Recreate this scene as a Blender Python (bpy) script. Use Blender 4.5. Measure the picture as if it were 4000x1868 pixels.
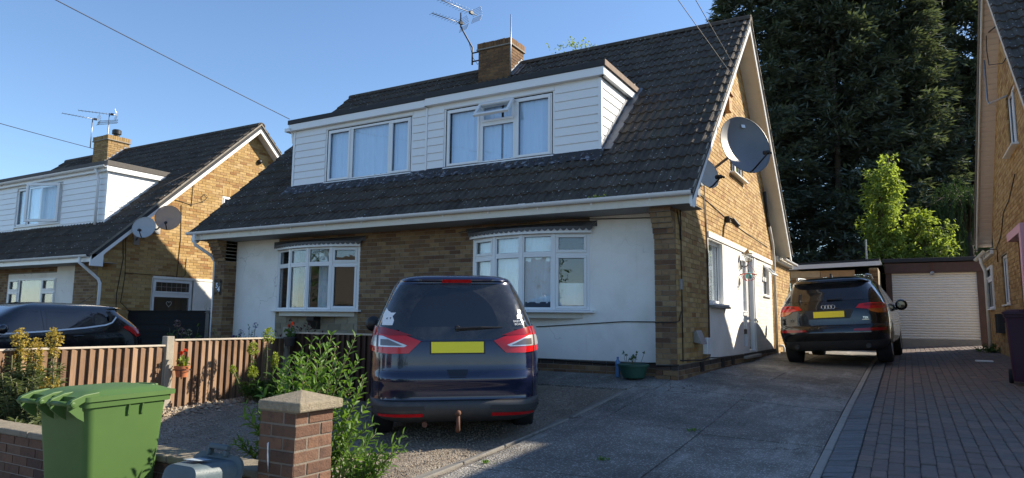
import bpy, bmesh, math, random
import numpy as np
from mathutils import Vector, Matrix
random.seed(7)
rnd = random.Random(11)
for o in list(bpy.data.objects):
    bpy.data.objects.remove(o, do_unlink=True)
scene = bpy.context.scene
COL = scene.collection

# ---------------------------------------------------------------- camera
CAM = Vector((2.850, -9.732, 0.788))
YAW, PITCH, ROLL, FPX = math.radians(29.77), math.radians(6.80), math.radians(0.63), 2690.0
fw_ = Vector((-math.sin(YAW) * math.cos(PITCH), math.cos(YAW) * math.cos(PITCH), math.sin(PITCH)))
r0_ = Vector((math.cos(YAW), math.sin(YAW), 0))
u0_ = r0_.cross(fw_)
rr_ = math.cos(ROLL) * r0_ + math.sin(ROLL) * u0_
uu_ = -math.sin(ROLL) * r0_ + math.cos(ROLL) * u0_
cd = bpy.data.cameras.new('camera')
cam = bpy.data.objects.new('camera', cd)
COL.objects.link(cam)
cam.matrix_world = Matrix(((rr_.x, uu_.x, -fw_.x, CAM.x), (rr_.y, uu_.y, -fw_.y, CAM.y), (rr_.z, uu_.z, -fw_.z, CAM.z), (0, 0, 0, 1)))
cd.sensor_width = 36.0
cd.lens = FPX / 4000.0 * 36.0
cd.clip_start = 0.05
cd.clip_end = 2000
scene.camera = cam

# ---------------------------------------------------------------- sky, sun, exposure
SUN = Vector((1.0, 1.0, 0.90)).normalized()
elev = math.asin(SUN.z)
world = bpy.data.worlds.new('World')
scene.world = world
world.use_nodes = True
wn = world.node_tree
wn.nodes.clear()
sky = wn.nodes.new('ShaderNodeTexSky')
sky.sky_type = 'NISHITA'
sky.sun_disc = False
sky.sun_elevation = elev
sky.sun_rotation = math.atan2(SUN.x, SUN.y)
sky.air_density = 1.0
sky.dust_density = 0.2
sky.ozone_density = 4.5
sky.altitude = 60
bg = wn.nodes.new('ShaderNodeBackground')
bg.inputs['Strength'].default_value = 0.103
wo = wn.nodes.new('ShaderNodeOutputWorld')
wn.links.new(sky.outputs[0], bg.inputs[0])
wn.links.new(bg.outputs[0], wo.inputs[0])
sd = bpy.data.lights.new('sun', 'SUN')
sd.energy = 4.8
sd.angle = math.radians(0.53)
sd.color = (1.0, 0.90, 0.74)
sun = bpy.data.objects.new('sun', sd)
COL.objects.link(sun)
sun.rotation_euler = SUN.to_track_quat('Z', 'Y').to_euler()
sun.location = SUN * 60
scene.view_settings.view_transform = 'Standard'
scene.view_settings.look = 'None'
scene.view_settings.exposure = 1.06
scene.view_settings.gamma = 1.0
scene.view_settings.use_curve_mapping = False
scene.render.resolution_x, scene.render.resolution_y = 1024, 478

# ---------------------------------------------------------------- helpers
def proj(p):
    q = Vector(p) - CAM
    z = q.dot(fw_)
    if z < 0.05:
        return None
    return 2000 + FPX * q.dot(rr_) / z, 934 - FPX * q.dot(uu_) / z, z

def inframe(p, m=60):
    a = proj(p)
    return a is not None and -m < a[0] < 4000 + m and -m < a[1] < 1868 + m

def pick(centers, n=300, bad=None):
    """indices of the n pieces that show largest (nearest ones in view)"""
    L = []
    for i, c in enumerate(centers):
        a = proj(c)
        if a is None or not (0 < a[0] < 4000 and 0 < a[1] < 1868):
            continue
        if bad and bad(a[0], a[1], c):
            continue
        L.append((a[2], i))
    L.sort()
    return set(i for _, i in L[:n])

def tag(o, label=None, cat=None, group=None, kind=None):
    if label: o['label'] = label
    if cat: o['category'] = cat
    if group: o['group'] = group
    if kind: o['kind'] = kind
    return o

def empty(name, loc=(0, 0, 0), label=None, cat=None, group=None, rz=0.0):
    o = bpy.data.objects.new(name, None)
    COL.objects.link(o)
    o.location = loc
    o.rotation_euler = (0, 0, rz)
    o.empty_display_size = 0.1
    return tag(o, label, cat, group)

def linkmesh(name, me, mat=None, parent=None):
    o = bpy.data.objects.new(name, me)
    if mat is not None and not me.materials:
        me.materials.append(mat)
    COL.objects.link(o)
    if parent is not None:
        o.parent = parent
    return o

class MB:
    def __init__(s):
        s.v = []; s.f = []; s.m = []
    def add(s, vs, fs, mi=0):
        b = len(s.v)
        s.v.extend([tuple(p) for p in vs])
        s.f.extend([tuple(b + i for i in f) for f in fs])
        s.m.extend([mi] * len(fs))
        return s
    def box(s, x0, x1, y0, y1, z0, z1, mi=0):
        return s.add([(x0, y0, z0), (x1, y0, z0), (x1, y1, z0), (x0, y1, z0), (x0, y0, z1), (x1, y0, z1), (x1, y1, z1), (x0, y1, z1)],
                     [(0, 3, 2, 1), (4, 5, 6, 7), (0, 1, 5, 4), (1, 2, 6, 5), (2, 3, 7, 6), (3, 0, 4, 7)], mi)
    def obox(s, o, U, V, W, u0, u1, v0, v1, w0, w1, mi=0):
        o = Vector(o); U = Vector(U); V = Vector(V); W = Vector(W)
        P = lambda a, b, c: o + U * a + V * b + W * c
        vs = [P(u0, v0, w0), P(u1, v0, w0), P(u1, v1, w0), P(u0, v1, w0), P(u0, v0, w1), P(u1, v0, w1), P(u1, v1, w1), P(u0, v1, w1)]
        fs = [(0, 3, 2, 1), (4, 5, 6, 7), (0, 1, 5, 4), (1, 2, 6, 5), (2, 3, 7, 6), (3, 0, 4, 7)]
        if U.cross(V).dot(W) < 0:
            fs = [f[::-1] for f in fs]
        return s.add(vs, fs, mi)
    def quad(s, a, b, c, d, mi=0):
        return s.add([a, b, c, d], [(0, 1, 2, 3)], mi)
    def prism(s, poly, vec, mi=0):
        """closed solid: planar polygon extruded along vec"""
        n = len(poly)
        vec = Vector(vec)
        A = [Vector(p) for p in poly]
        B = [p + vec for p in A]
        nrm = Vector((0, 0, 0))
        for i in range(n):
            nrm += A[i].cross(A[(i + 1) % n])
        if nrm.dot(vec) > 0:
            A.reverse(); B.reverse()
        fs = [tuple(range(n)), tuple(range(2 * n - 1, n - 1, -1))]
        for i in range(n):
            j = (i + 1) % n
            fs.append((j, i, n + i, n + j))
        return s.add(A + B, fs, mi)
    def tube(s, pts, r, n=8, caps=True, mi=0):
        pts = [Vector(p) for p in pts]
        rs = r if isinstance(r, (list, tuple)) else [r] * len(pts)
        b = len(s.v)
        up = Vector((0, 0, 1))
        prev = None
        for i, p in enumerate(pts):
            t = (pts[min(i + 1, len(pts) - 1)] - pts[max(i - 1, 0)])
            if t.length < 1e-9: t = Vector((0, 0, 1))
            t.normalize()
            if prev is None:
                a = t.cross(up)
                if a.length < 1e-3: a = t.cross(Vector((1, 0, 0)))
            else:
                a = prev - t * prev.dot(t)
                if a.length < 1e-4: a = t.cross(up)
            a.normalize(); prev = a
            c = t.cross(a)
            for k in range(n):
                th = 2 * math.pi * k / n
                s.v.append(tuple(p + (a * math.cos(th) + c * math.sin(th)) * rs[i]))
        for i in range(len(pts) - 1):
            for k in range(n):
                k2 = (k + 1) % n
                s.f.append((b + i * n + k, b + i * n + k2, b + (i + 1) * n + k2, b + (i + 1) * n + k)); s.m.append(mi)
        if caps:
            s.f.append(tuple(b + k for k in range(n - 1, -1, -1))); s.m.append(mi)
            e = b + (len(pts) - 1) * n
            s.f.append(tuple(e + k for k in range(n))); s.m.append(mi)
        return s
    def lathe(s, prof, n=24, c=(0, 0, 0), axis=(0, 0, 1), mi=0):
        """prof = [(r, h)...] round axis"""
        ax = Vector(axis).normalized()
        a = ax.cross(Vector((0, 0, 1)))
        if a.length < 1e-3: a = Vector((1, 0, 0))
        a.normalize(); bb = ax.cross(a); c = Vector(c)
        b = len(s.v)
        for (r, h) in prof:
            for k in range(n):
                th = 2 * math.pi * k / n
                s.v.append(tuple(c + ax * h + (a * math.cos(th) + bb * math.sin(th)) * r))
        for i in range(len(prof) - 1):
            for k in range(n):
                k2 = (k + 1) % n
                s.f.append((b + i * n + k, b + i * n + k2, b + (i + 1) * n + k2, b + (i + 1) * n + k)); s.m.append(mi)
        return s
    def mesh(s, name, smooth=False):
        me = bpy.data.meshes.new(name)
        me.from_pydata(s.v, [], s.f)
        if any(s.m):
            me.polygons.foreach_set('material_index', s.m)
        if smooth:
            me.polygons.foreach_set('use_smooth', [True] * len(me.polygons))
        me.update()
        return me
    def build(s, name, mats, parent=None, smooth=False, bevel=0, auto=None):
        me = s.mesh(name, smooth)
        for m in (mats if isinstance(mats, (list, tuple)) else [mats]):
            me.materials.append(m)
        o = linkmesh(name, me, None, parent)
        if bevel:
            md = o.modifiers.new('bevel', 'BEVEL'); md.width = bevel; md.segments = 2; md.limit_method = 'ANGLE'
        if auto:
            me.polygons.foreach_set('use_smooth', [True] * len(me.polygons))
            try:
                me.set_sharp_from_angle(angle=math.radians(auto))
            except Exception:
                pass
        return o

# ---------------------------------------------------------------- materials
class NT:
    def __init__(s, name):
        s.mat = bpy.data.materials.new(name); s.mat.use_nodes = True
        s.t = s.mat.node_tree; s.t.nodes.clear()
        s.out = s.t.nodes.new('ShaderNodeOutputMaterial')
    def n(s, typ, **kw):
        nd = s.t.nodes.new('ShaderNode' + typ)
        for k, v in kw.items():
            if k.startswith('i_'):
                key = k[2:]
                key = int(key) if key.isdigit() else key.replace('_', ' ')
                nd.inputs[key].default_value = v
            else:
                setattr(nd, k, v)
        return nd
    def l(s, a, b):
        s.t.links.new(a, b)
    def math(s, op, a, b=None, clamp=False):
        nd = s.t.nodes.new('ShaderNodeMath'); nd.operation = op; nd.use_clamp = clamp
        for i, x in enumerate((a, b)):
            if x is None: continue
            if hasattr(x, 'is_linked') or hasattr(x, 'links'): s.l(x, nd.inputs[i])
            else: nd.inputs[i].default_value = x
        return nd.outputs[0]
    def mix(s, f, a, b, blend='MIX'):
        nd = s.t.nodes.new('ShaderNodeMix'); nd.data_type = 'RGBA'; nd.blend_type = blend
        for i, x in ((0, f), (6, a), (7, b)):
            if hasattr(x, 'links'): s.l(x, nd.inputs[i])
            elif i == 0: nd.inputs[0].default_value = x
            else: nd.inputs[i].default_value = tuple(x) + (1,) if len(x) == 3 else x
        return nd.outputs[2]
    def noise(s, vec, scale, detail=4, rough=.55, dist=0):
        nd = s.n('TexNoise'); nd.inputs['Scale'].default_value = scale; nd.inputs['Detail'].default_value = detail
        nd.inputs['Roughness'].default_value = rough; nd.inputs['Distortion'].default_value = dist
        s.l(vec, nd.inputs['Vector']); return nd.outputs[0]
    def step(s, v, a, b):
        nd = s.n('MapRange', interpolation_type='SMOOTHSTEP'); s.l(v, nd.inputs[0])
        nd.inputs[1].default_value = a; nd.inputs[2].default_value = b
        return nd.outputs[0]
    def rand(s):
        g = s.n('NewGeometry'); oi = s.n('ObjectInfo')
        return s.math('FRACT', s.math('ADD', g.outputs['Random Per Island'], oi.outputs['Random']))
    def pos(s):
        return s.n('NewGeometry').outputs['Position']
    def ramp(s, f, cols):
        nd = s.n('ValToRGB'); cr = nd.color_ramp
        k = len(cols)
        while len(cr.elements) < k: cr.elements.new(0.5)
        for i, c in enumerate(cols):
            if len(c) == 2: p, c = c
            else: p = i / max(1, k - 1)
            cr.elements[i].position = p; cr.elements[i].color = tuple(c) + (1,)
        s.l(f, nd.inputs[0]); return nd.outputs[0]
    def bump(s, h, strength=.3, dist=.01):
        nd = s.n('Bump'); nd.inputs['Strength'].default_value = strength; nd.inputs['Distance'].default_value = dist
        s.l(h, nd.inputs['Height']); return nd.outputs[0]
    def bsdf(s, col, rough=.8, normal=None, spec=.5, metal=0, coat=0, trans=None):
        p = s.n('BsdfPrincipled')
        if hasattr(col, 'links'): s.l(col, p.inputs['Base Color'])
        else: p.inputs['Base Color'].default_value = tuple(col) + (1,)
        if hasattr(rough, 'links'): s.l(rough, p.inputs['Roughness'])
        else: p.inputs['Roughness'].default_value = rough
        p.inputs['Specular IOR Level'].default_value = spec
        p.inputs['Metallic'].default_value = metal
        p.inputs['Coat Weight'].default_value = coat
        p.inputs['Coat Roughness'].default_value = .03
        if normal is not None: s.l(normal, p.inputs['Normal'])
        s.p = p
        return p.outputs[0]
    def done(s, sh):
        s.l(sh, s.out.inputs['Surface']); return s.mat

def simple(name, c, rough=.6, var=.12, scale=6, spec=.5, metal=0, coat=0, bump=0, bscale=60, dirt=None, dscale=2.5, damt=.5):
    t = NT(name); p = t.pos()
    n = t.noise(p, scale, 5)
    col = t.mix(n, tuple(x * (1 - var) for x in c), tuple(min(1, x * (1 + var)) for x in c))
    if dirt:
        d = t.step(t.noise(p, dscale, 8, .7), .5, .8)
        col = t.mix(t.math('MULTIPLY', d, damt), col, dirt)
    nm = t.bump(t.noise(p, bscale, 4), bump, .01) if bump else None
    return t.done(t.bsdf(col, rough, nm, spec, metal, coat))

def brick_mat(name, cols, rough=.85, blotch=.35, dark=(.10, .07, .045), bump=.6):
    t = NT(name); p = t.pos()
    base = t.ramp(t.rand(), cols)
    n = t.noise(p, 14, 6, .65)
    base = t.mix(t.math('MULTIPLY', t.step(n, .45, .75), blotch), base, dark)
    f = t.noise(p, 160, 3)
    base = t.mix(t.math('MULTIPLY', f, .25), base, (.75, .62, .42), 'MULTIPLY')
    h = t.math('ADD', t.noise(p, 90, 6, .7), t.math('MULTIPLY', t.noise(p, 25, 3), 1.5))
    return t.done(t.bsdf(base, rough, t.bump(h, bump, .006), .3))

def foliage(name, c1, c2, trans=.35, rough=.55, var=None):
    t = NT(name)
    r = t.rand(); n = t.noise(t.pos(), 1.7, 3)
    col = t.ramp(t.math('ADD', t.math('MULTIPLY', r, .6), t.math('MULTIPLY', n, .4)), [c1, tuple((a + b) / 2 for a, b in zip(c1, c2)), c2])
    b = t.bsdf(col, rough, None, .35)
    tr = t.n('BsdfTranslucent')
    tc = t.mix(1.0, col, (1.25, 1.3, .55), 'MULTIPLY')
    t.l(tc, tr.inputs[0])
    m = t.n('MixShader'); m.inputs[0].default_value = trans
    t.l(b, m.inputs[1]); t.l(tr.outputs[0], m.inputs[2])
    return t.done(m.outputs[0])

def glass_mat(name, tint=(.93, .955, .965), ior=1.55, body=None, bodyf=0.0):
    """window glass: see-through, mirror-like at glancing angles"""
    t = NT(name)
    tr = t.n('BsdfTransparent'); tr.inputs[0].default_value = tuple(tint) + (1,)
    gl = t.n('BsdfGlossy'); gl.inputs['Roughness'].default_value = .006; gl.inputs['Color'].default_value = (.95, .97, 1, 1)
    g = t.n('NewGeometry'); dt = t.n('VectorMath', operation='DOT_PRODUCT'); t.l(g.outputs['Incoming'], dt.inputs[0]); t.l(g.outputs['Normal'], dt.inputs[1])
    fz = t.math('ADD', .05, t.math('MULTIPLY', t.math('POWER', t.math('SUBTRACT', 1.0, t.math('ABSOLUTE', dt.outputs['Value'])), 5.0), .95))
    wob = t.bump(t.noise(t.pos(), 2.2, 2), .04, .05)
    t.l(wob, gl.inputs['Normal'])
    f = t.math('MINIMUM', t.math('MULTIPLY', fz, 1.5), .95)
    m = t.n('MixShader'); t.l(f, m.inputs[0]); t.l(tr.outputs[0], m.inputs[1]); t.l(gl.outputs[0], m.inputs[2])
    return t.done(m.outputs[0])

MT = {}
BUFF = [(.30, .185, .075), (.40, .265, .105), (.45, .30, .125), (.50, .35, .165), (.43, .28, .11), (.27, .135, .05), (.48, .34, .17), (.36, .22, .08)]
MT['brick'] = brick_mat('buff brick', BUFF, blotch=.22)
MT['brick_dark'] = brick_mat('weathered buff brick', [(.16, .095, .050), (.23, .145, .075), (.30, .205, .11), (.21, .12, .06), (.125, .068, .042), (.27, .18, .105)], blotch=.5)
MT['brick_chim'] = brick_mat('sooty chimney brick', [(.12, .066, .035), (.17, .095, .045), (.22, .125, .058), (.14, .078, .04)], blotch=.7, dark=(.04, .03, .025))
MT['brick_blue'] = brick_mat('dark plinth brick', [(.055, .045, .04), (.075, .055, .045), (.09, .065, .05), (.05, .045, .045)], blotch=.3, dark=(.03, .03, .03))
MT['brick_red'] = brick_mat('red garden brick', [(.115, .062, .043), (.15, .080, .053), (.195, .105, .067), (.09, .05, .038), (.165, .095, .063)], blotch=.65, dark=(.055, .036, .03), bump=1.0)
MT['brick_white'] = brick_mat('painted white brick', [(.70, .67, .60), (.76, .73, .66), (.72, .69, .62)], blotch=.12, dark=(.5, .46, .38), bump=.35)
MT['mortar'] = simple('mortar', (.30, .235, .15), .95, .25, 30, bump=.4, bscale=120)
MT['mortar_grey'] = simple('grey mortar', (.26, .23, .19), .95, .3, 20, bump=.5, bscale=120)
MT['mortar_white'] = simple('painted mortar', (.62, .59, .52), .9, .15, 20)
MT['upvc'] = simple('white upvc', (.78, .79, .79), .32, .03, 3, dirt=(.45, .43, .38), dscale=3, damt=.12)
MT['upvc_old'] = simple('aged cream fascia board', (.66, .63, .55), .5, .08, 4, dirt=(.32, .29, .23), dscale=5, damt=.35)
MT['soffit_pink'] = simple('beige soffit board', (.66, .56, .49), .6, .06, 4, dirt=(.3, .25, .2), dscale=4, damt=.3)
MT['felt'] = simple('roofing felt', (.035, .037, .042), .85, .35, 25, bump=.5, bscale=200)
MT['lead'] = simple('lead flashing', (.17, .18, .20), .55, .3, 12, metal=.3, bump=.5, bscale=14)
MT['black'] = simple('black plastic', (.012, .012, .013), .45, .2, 20)
MT['cable'] = simple('black cable', (.018, .015, .013), .6, .2, 20)
MT['cable_brown'] = simple('brown cable', (.06, .03, .02), .6, .2, 20)
MT['steel'] = simple('galvanised steel', (.32, .33, .34), .42, .25, 30, metal=.85)
MT['rust'] = simple('rusty iron', (.12, .05, .028), .8, .5, 60, bump=.4)
MT['concrete'] = simple('concrete', (.30, .28, .245), .92, .25, 8, bump=.5, bscale=90, dirt=(.12, .115, .10), dscale=4, damt=.6)
MT['dark_room'] = simple('room lining', (.09, .085, .08), .9, .2, 4)
MT['curtain'] = simple('pale curtain', (.72, .76, .80), .9, .05, 10)
MT['glass'] = glass_mat('window glass')

def mk_render():
    t = NT('painted render'); p = t.pos()
    n = t.noise(p, 1.3, 7, .62)
    col = t.ramp(n, [(.3, (.72, .69, .62)), (.5, (.84, .81, .75)), (.75, (.88, .86, .81))])
    # grime streaks run down the wall
    mp = t.n('Mapping'); t.l(p, mp.inputs[0]); mp.inputs['Scale'].default_value = (9, 9, .5)
    st = t.step(t.noise(mp.outputs[0], 1.0, 6, .7), .58, .85)
    col = t.mix(t.math('MULTIPLY', st, .32), col, (.42, .38, .30))
    # hairline cracks
    v = t.n('TexVoronoi', feature='DISTANCE_TO_EDGE'); v.inputs['Scale'].default_value = 1.15
    wp = t.n('VectorMath', operation='ADD'); nz = t.n('TexNoise'); nz.inputs['Scale'].default_value = 3; t.l(p, nz.inputs['Vector'])
    sc = t.n('VectorMath', operation='SCALE'); t.l(nz.outputs['Color'], sc.inputs[0]); sc.inputs['Scale'].default_value = .5
    t.l(p, wp.inputs[0]); t.l(sc.outputs[0], wp.inputs[1]); t.l(wp.outputs[0], v.inputs['Vector'])
    ck = t.math('MULTIPLY', t.math('LESS_THAN', v.outputs['Distance'], .0042), t.step(t.noise(p, .9, 2), .5, .62))
    col = t.mix(t.math('MULTIPLY', ck, .45), col, (.25, .23, .2))
    h = t.math('ADD', t.noise(p, 45, 5), t.math('MULTIPLY', t.noise(p, 5, 3), 2))
    return t.done(t.bsdf(col, .9, t.bump(h, .35, .01), .25))
MT['render'] = mk_render()

def mk_tile():
    t = NT('concrete roof tile'); p = t.pos()
    r = t.rand()
    base = t.ramp(r, [(.046, .036, .029), (.060, .048, .038), (.074, .060, .047), (.053, .042, .034), (.090, .073, .057)])
    n = t.noise(p, 5, 8, .7)
    base = t.mix(t.step(n, .35, .75), base, t.mix(.55, base, (.13, .11, .085)))
    moss = t.step(t.noise(p, 1.1, 5, .6), .55, .75)
    base = t.mix(t.math('MULTIPLY', moss, .35), base, (.085, .085, .045))
    v = t.n('TexVoronoi'); v.inputs['Scale'].default_value = 17; v.inputs['Randomness'].default_value = 1; t.l(p, v.inputs['Vector'])
    nn = t.noise(p, 30, 3)
    rad = t.math('ADD', v.outputs['Distance'], t.math('MULTIPLY', nn, .35))
    spot = t.math('LESS_THAN', rad, .34)
    sep = t.n('SeparateColor'); t.l(v.outputs['Color'], sep.inputs[0])
    spot = t.math('MULTIPLY', spot, t.math('GREATER_THAN', sep.outputs[0], .66))
    ring = t.math('MULTIPLY', spot, t.math('GREATER_THAN', rad, .2))
    base = t.mix(t.math('MULTIPLY', ring, .8), base, (.50, .51, .49))
    f = t.step(t.noise(p, 75, 3, .6), .62, .74)
    base = t.mix(t.math('MULTIPLY', f, .30), base, (.30, .29, .26))
    h = t.math('ADD', t.noise(p, 120, 5), t.math('MULTIPLY', t.noise(p, 18, 4), 1.2))
    return t.done(t.bsdf(base, .88, t.bump(h, .6, .008), .3))
MT['tile'] = mk_tile()
# ---------------------------------------------------------------- wall pieces
MT['soffit_grey'] = simple('dirty eaves soffit with painted shade', (.30, .285, .26), .8, .12, 4, dirt=(.15, .13, .11), damt=.4)  # grey base carries the shade under the eaves, dirt mottles it
X_, Y_, Z_ = Vector((1, 0, 0)), Vector((0, 1, 0)), Vector((0, 0, 1))
_bm = {}
def brick_mesh(L, h, d, mat):
    k = (round(L, 3), round(h, 3), round(d, 3), mat.name)
    if k not in _bm:
        b = MB(); b.obox((0, 0, 0), X_, Z_, -Y_, -L / 2, L / 2, -h / 2, h / 2, -.02, d)
        me = b.mesh('brick'); me.materials.append(mat); _bm[k] = me
    return _bm[k]

def lay_bricks(parent, root, o, U, N, u0, u1, z0, z1, mat, holes=(), clip=None, nind=300, course=.075, blen=.225, gap=.010, proud=.007, name='brick', seed=1, bad=None, jit=.002):
    """running bond courses on the plane through o (local to root) spanned by U and Z, facing N"""
    R = random.Random(seed)
    o = Vector(o); U = Vector(U); N = Vector(N)
    pcs = []
    k = 0; z = z0
    while z < z1 - .02:
        zt = min(z + course, z1); zm = (z + zt) / 2
        a, b = (u0, u1) if clip is None else clip(zm)
        a = max(a, u0); b = min(b, u1)
        spans = [(a, b)] if b - a > .03 else []
        for (ha, hb, hz0, hz1) in holes:
            if hz0 < zm < hz1:
                ns = []
                for (p, q) in spans:
                    if hb <= p or ha >= q: ns.append((p, q)); continue
                    if ha - p > .02: ns.append((p, ha))
                    if q - hb > .02: ns.append((hb, q))
                spans = ns
        off = (k % 2) * blen / 2
        for (p, q) in spans:
            i = math.floor((p - u0 - off) / blen)
            x = u0 + off + i * blen
            while x < q:
                c, d = max(x, p), min(x + blen, q)
                if d - c > .03: pcs.append((c, d, z, zt))
                x += blen
        z = zt; k += 1
    cen = [o + U * ((p[0] + p[1]) / 2) + Z_ * ((p[2] + p[3]) / 2) for p in pcs]
    rl = root.location if root is not None else Vector((0, 0, 0))
    sel = pick([c + rl for c in cen], nind, bad)
    mb = MB()
    M3 = Matrix((U, -N, Z_)).transposed()
    for i, (c, d, za, zb) in enumerate(pcs):
        L, h = d - c - gap, zb - za - gap
        if L < .01 or h < .01: continue
        pr = proud + R.uniform(-jit, jit)
        if i in sel:
            ob = linkmesh(name, brick_mesh(L, h, proud, mat), None, parent)
            ob.matrix_local = Matrix.Translation(cen[i] + N * (pr - proud)) @ M3.to_4x4()
        else:
            mb.obox(o, U, Z_, N, c + gap / 2, d - gap / 2, za + gap / 2, zb - gap / 2, -.02, pr)
    if mb.v:
        ob = mb.build(name + 'work' if name == 'brick' else name + '_field', mat, parent)
        ob['kind'] = 'stuff'
    return pcs

def cells(mb, o, U, N, u0, u1, z0, z1, holes=(), clippoly=None, mi=0, off=0.0):
    """flat wall skin with rectangular openings, optionally clipped by convex polygon (u,z)"""
    us = sorted(set([u0, u1] + [min(max(h[i], u0), u1) for h in holes for i in (0, 1)]))
    zs = sorted(set([z0, z1] + [min(max(h[i], z0), z1) for h in holes for i in (2, 3)]))
    o = Vector(o); U = Vector(U); N = Vector(N)
    flip = U.cross(Z_).dot(N) < 0
    for i in range(len(us) - 1):
        for j in range(len(zs) - 1):
            um, zm = (us[i] + us[i + 1]) / 2, (zs[j] + zs[j + 1]) / 2
            if any(h[0] < um < h[1] and h[2] < zm < h[3] for h in holes): continue
            poly = [(us[i], zs[j]), (us[i + 1], zs[j]), (us[i + 1], zs[j + 1]), (us[i], zs[j + 1])]
            if clippoly: poly = clip_convex(poly, clippoly)
            if len(poly) < 3: continue
            P = [o + U * a + Z_ * b + N * off for a, b in poly]
            if flip: P.reverse()
            mb.add(P, [tuple(range(len(P)))], mi)

def clip_convex(poly, clipper):
    """Sutherland-Hodgman: poly clipped by convex counter-clockwise clipper (2D)"""
    out = list(poly)
    n = len(clipper)
    for i in range(n):
        (ax, ay), (bx, by) = clipper[i], clipper[(i + 1) % n]
        inp, out = out, []
        if not inp: break
        f = lambda p: (bx - ax) * (p[1] - ay) - (by - ay) * (p[0] - ax)
        for k in range(len(inp)):
            p, q = inp[k], inp[(k + 1) % len(inp)]
            fp, fq = f(p), f(q)
            if fp >= 0: out.append(p)
            if fp * fq < 0:
                t = fp / (fp - fq)
                out.append((p[0] + (q[0] - p[0]) * t, p[1] + (q[1] - p[1]) * t))
    return out

def ring(mb, o, U, N, a, b, c, d, t, n0, n1, mi=0):
    for (p, q, r, s) in ((a, b, c, c + t), (a, b, d - t, d), (a, a + t, c + t, d - t), (b - t, b, c + t, d - t)):
        mb.obox(o, U, Z_, N, p, q, r, s, n0, n1, mi)

def window(parent, o, U, N, lights, fw=.035, n0=-.06, n1=.0, sill=None, curtain=None, name='window', head=True, back=.5, lining=True, reveal=0, rmat=None):
    """lights: (u0,u1,z0,z1,kind) kind F fixed, S sash. Frame = part, panes / sashes / curtain = sub-parts."""
    o = Vector(o); U = Vector(U); N = Vector(N)
    a = min(l[0] for l in lights); b = max(l[1] for l in lights); c = min(l[2] for l in lights); d = max(l[3] for l in lights)
    mb = MB()
    for (p, q, r, s, k) in lights:
        ring(mb, o, U, N, p, q, r, s, fw, n0, n1)
    fr = mb.build(name, MT['upvc'], parent, bevel=.004)
    for (p, q, r, s, k) in lights:
        t = fw
        if k.startswith('S'):
            m2 = MB(); ring(m2, o, U, N, p + fw * .55, q - fw * .55, r + fw * .55, s - fw * .55, .045, n1 - .012, n1 + .016)
            m2.build('sash', MT['upvc'], fr, bevel=.006)
            t = fw * .55 + .045
        if k != 'SO':
            g = MB(); g.obox(o, U, Z_, N, p + t - .003, q - t + .003, r + t - .003, s - t + .003, n1 - .034, n1 - .028)
            g.build('pane', MT['glass'], fr)
            gk = MB(); ring(gk, o, U, N, p + t - .002, q - t + .002, r + t - .002, s - t + .002, .006, n1 - .027, n1 - .018)
            gk.build('gasket', MT['black'], fr)
    if sill:
        m3 = MB(); m3.obox(o, U, Z_, N, a - .05, b + .05, c - .035, c - .002, n0 + .01, n1 + sill)
        m3.build('sill', MT['upvc'], fr, bevel=.006)
    if reveal:
        m5 = MB()
        for (p, q, r, s) in ((a - .03, b + .03, c - .03, c - .001), (a - .03, b + .03, d + .001, d + .03), (a - .03, a - .001, c - .001, d + .001), (b + .001, b + .03, c - .001, d + .001)):
            m5.obox(o, U, Z_, N, p, q, r, s, n0 - .02, n1 + reveal)
        m5.build('reveal', rmat or MT['render'], fr)
    if curtain:
        for (p, q, r, s, amp, mat, depth) in curtain:
            drape(fr, o, U, N, p, q, r, s, amp, mat, depth)
    if lining:
        m4 = MB()
        for (p, q, r, s) in ((a, b, c - .02, c), (a, b, d, d + .02), (a - .02, a, c, d), (b, b + .02, c, d)):
            m4.obox(o, U, Z_, N, p, q, r, s, -back, n0 - .002)
        m4.obox(o, U, Z_, N, a - .02, b + .02, c - .02, d + .02, -back - .02, -back - .002)
        m4.build('room_lining', MT['dark_room'], fr)
    return fr

def drape(parent, o, U, N, p, q, r, s, amp, mat, depth, seed=3):
    R = random.Random(int(abs(p * 1000)) + seed)
    mb = MB(); n = max(10, int((q - p) / .018))
    ph = [R.uniform(0, 6) for _ in range(3)]
    rows = 7
    for j in range(rows):
        z = r + (s - r) * j / (rows - 1)
        w = 1 - .25 * j / (rows - 1)
        for i in range(n + 1):
            u = p + (q - p) * i / n
            dd = amp * w * (math.sin(u * 48 + ph[0]) * .5 + math.sin(u * 83 + ph[1]) * .3 + math.sin(u * 21 + ph[2] + z * .8) * .4)
            mb.v.append(tuple(Vector(o) + Vector(U) * u + Z_ * z + Vector(N) * (-depth + dd)))
    for j in range(rows - 1):
        for i in range(n):
            k = j * (n + 1) + i
            mb.f.append((k, k + 1, k + n + 2, k + n + 1)); mb.m.append(0)
    return mb.build('curtain', mat, parent, smooth=True)

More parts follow.
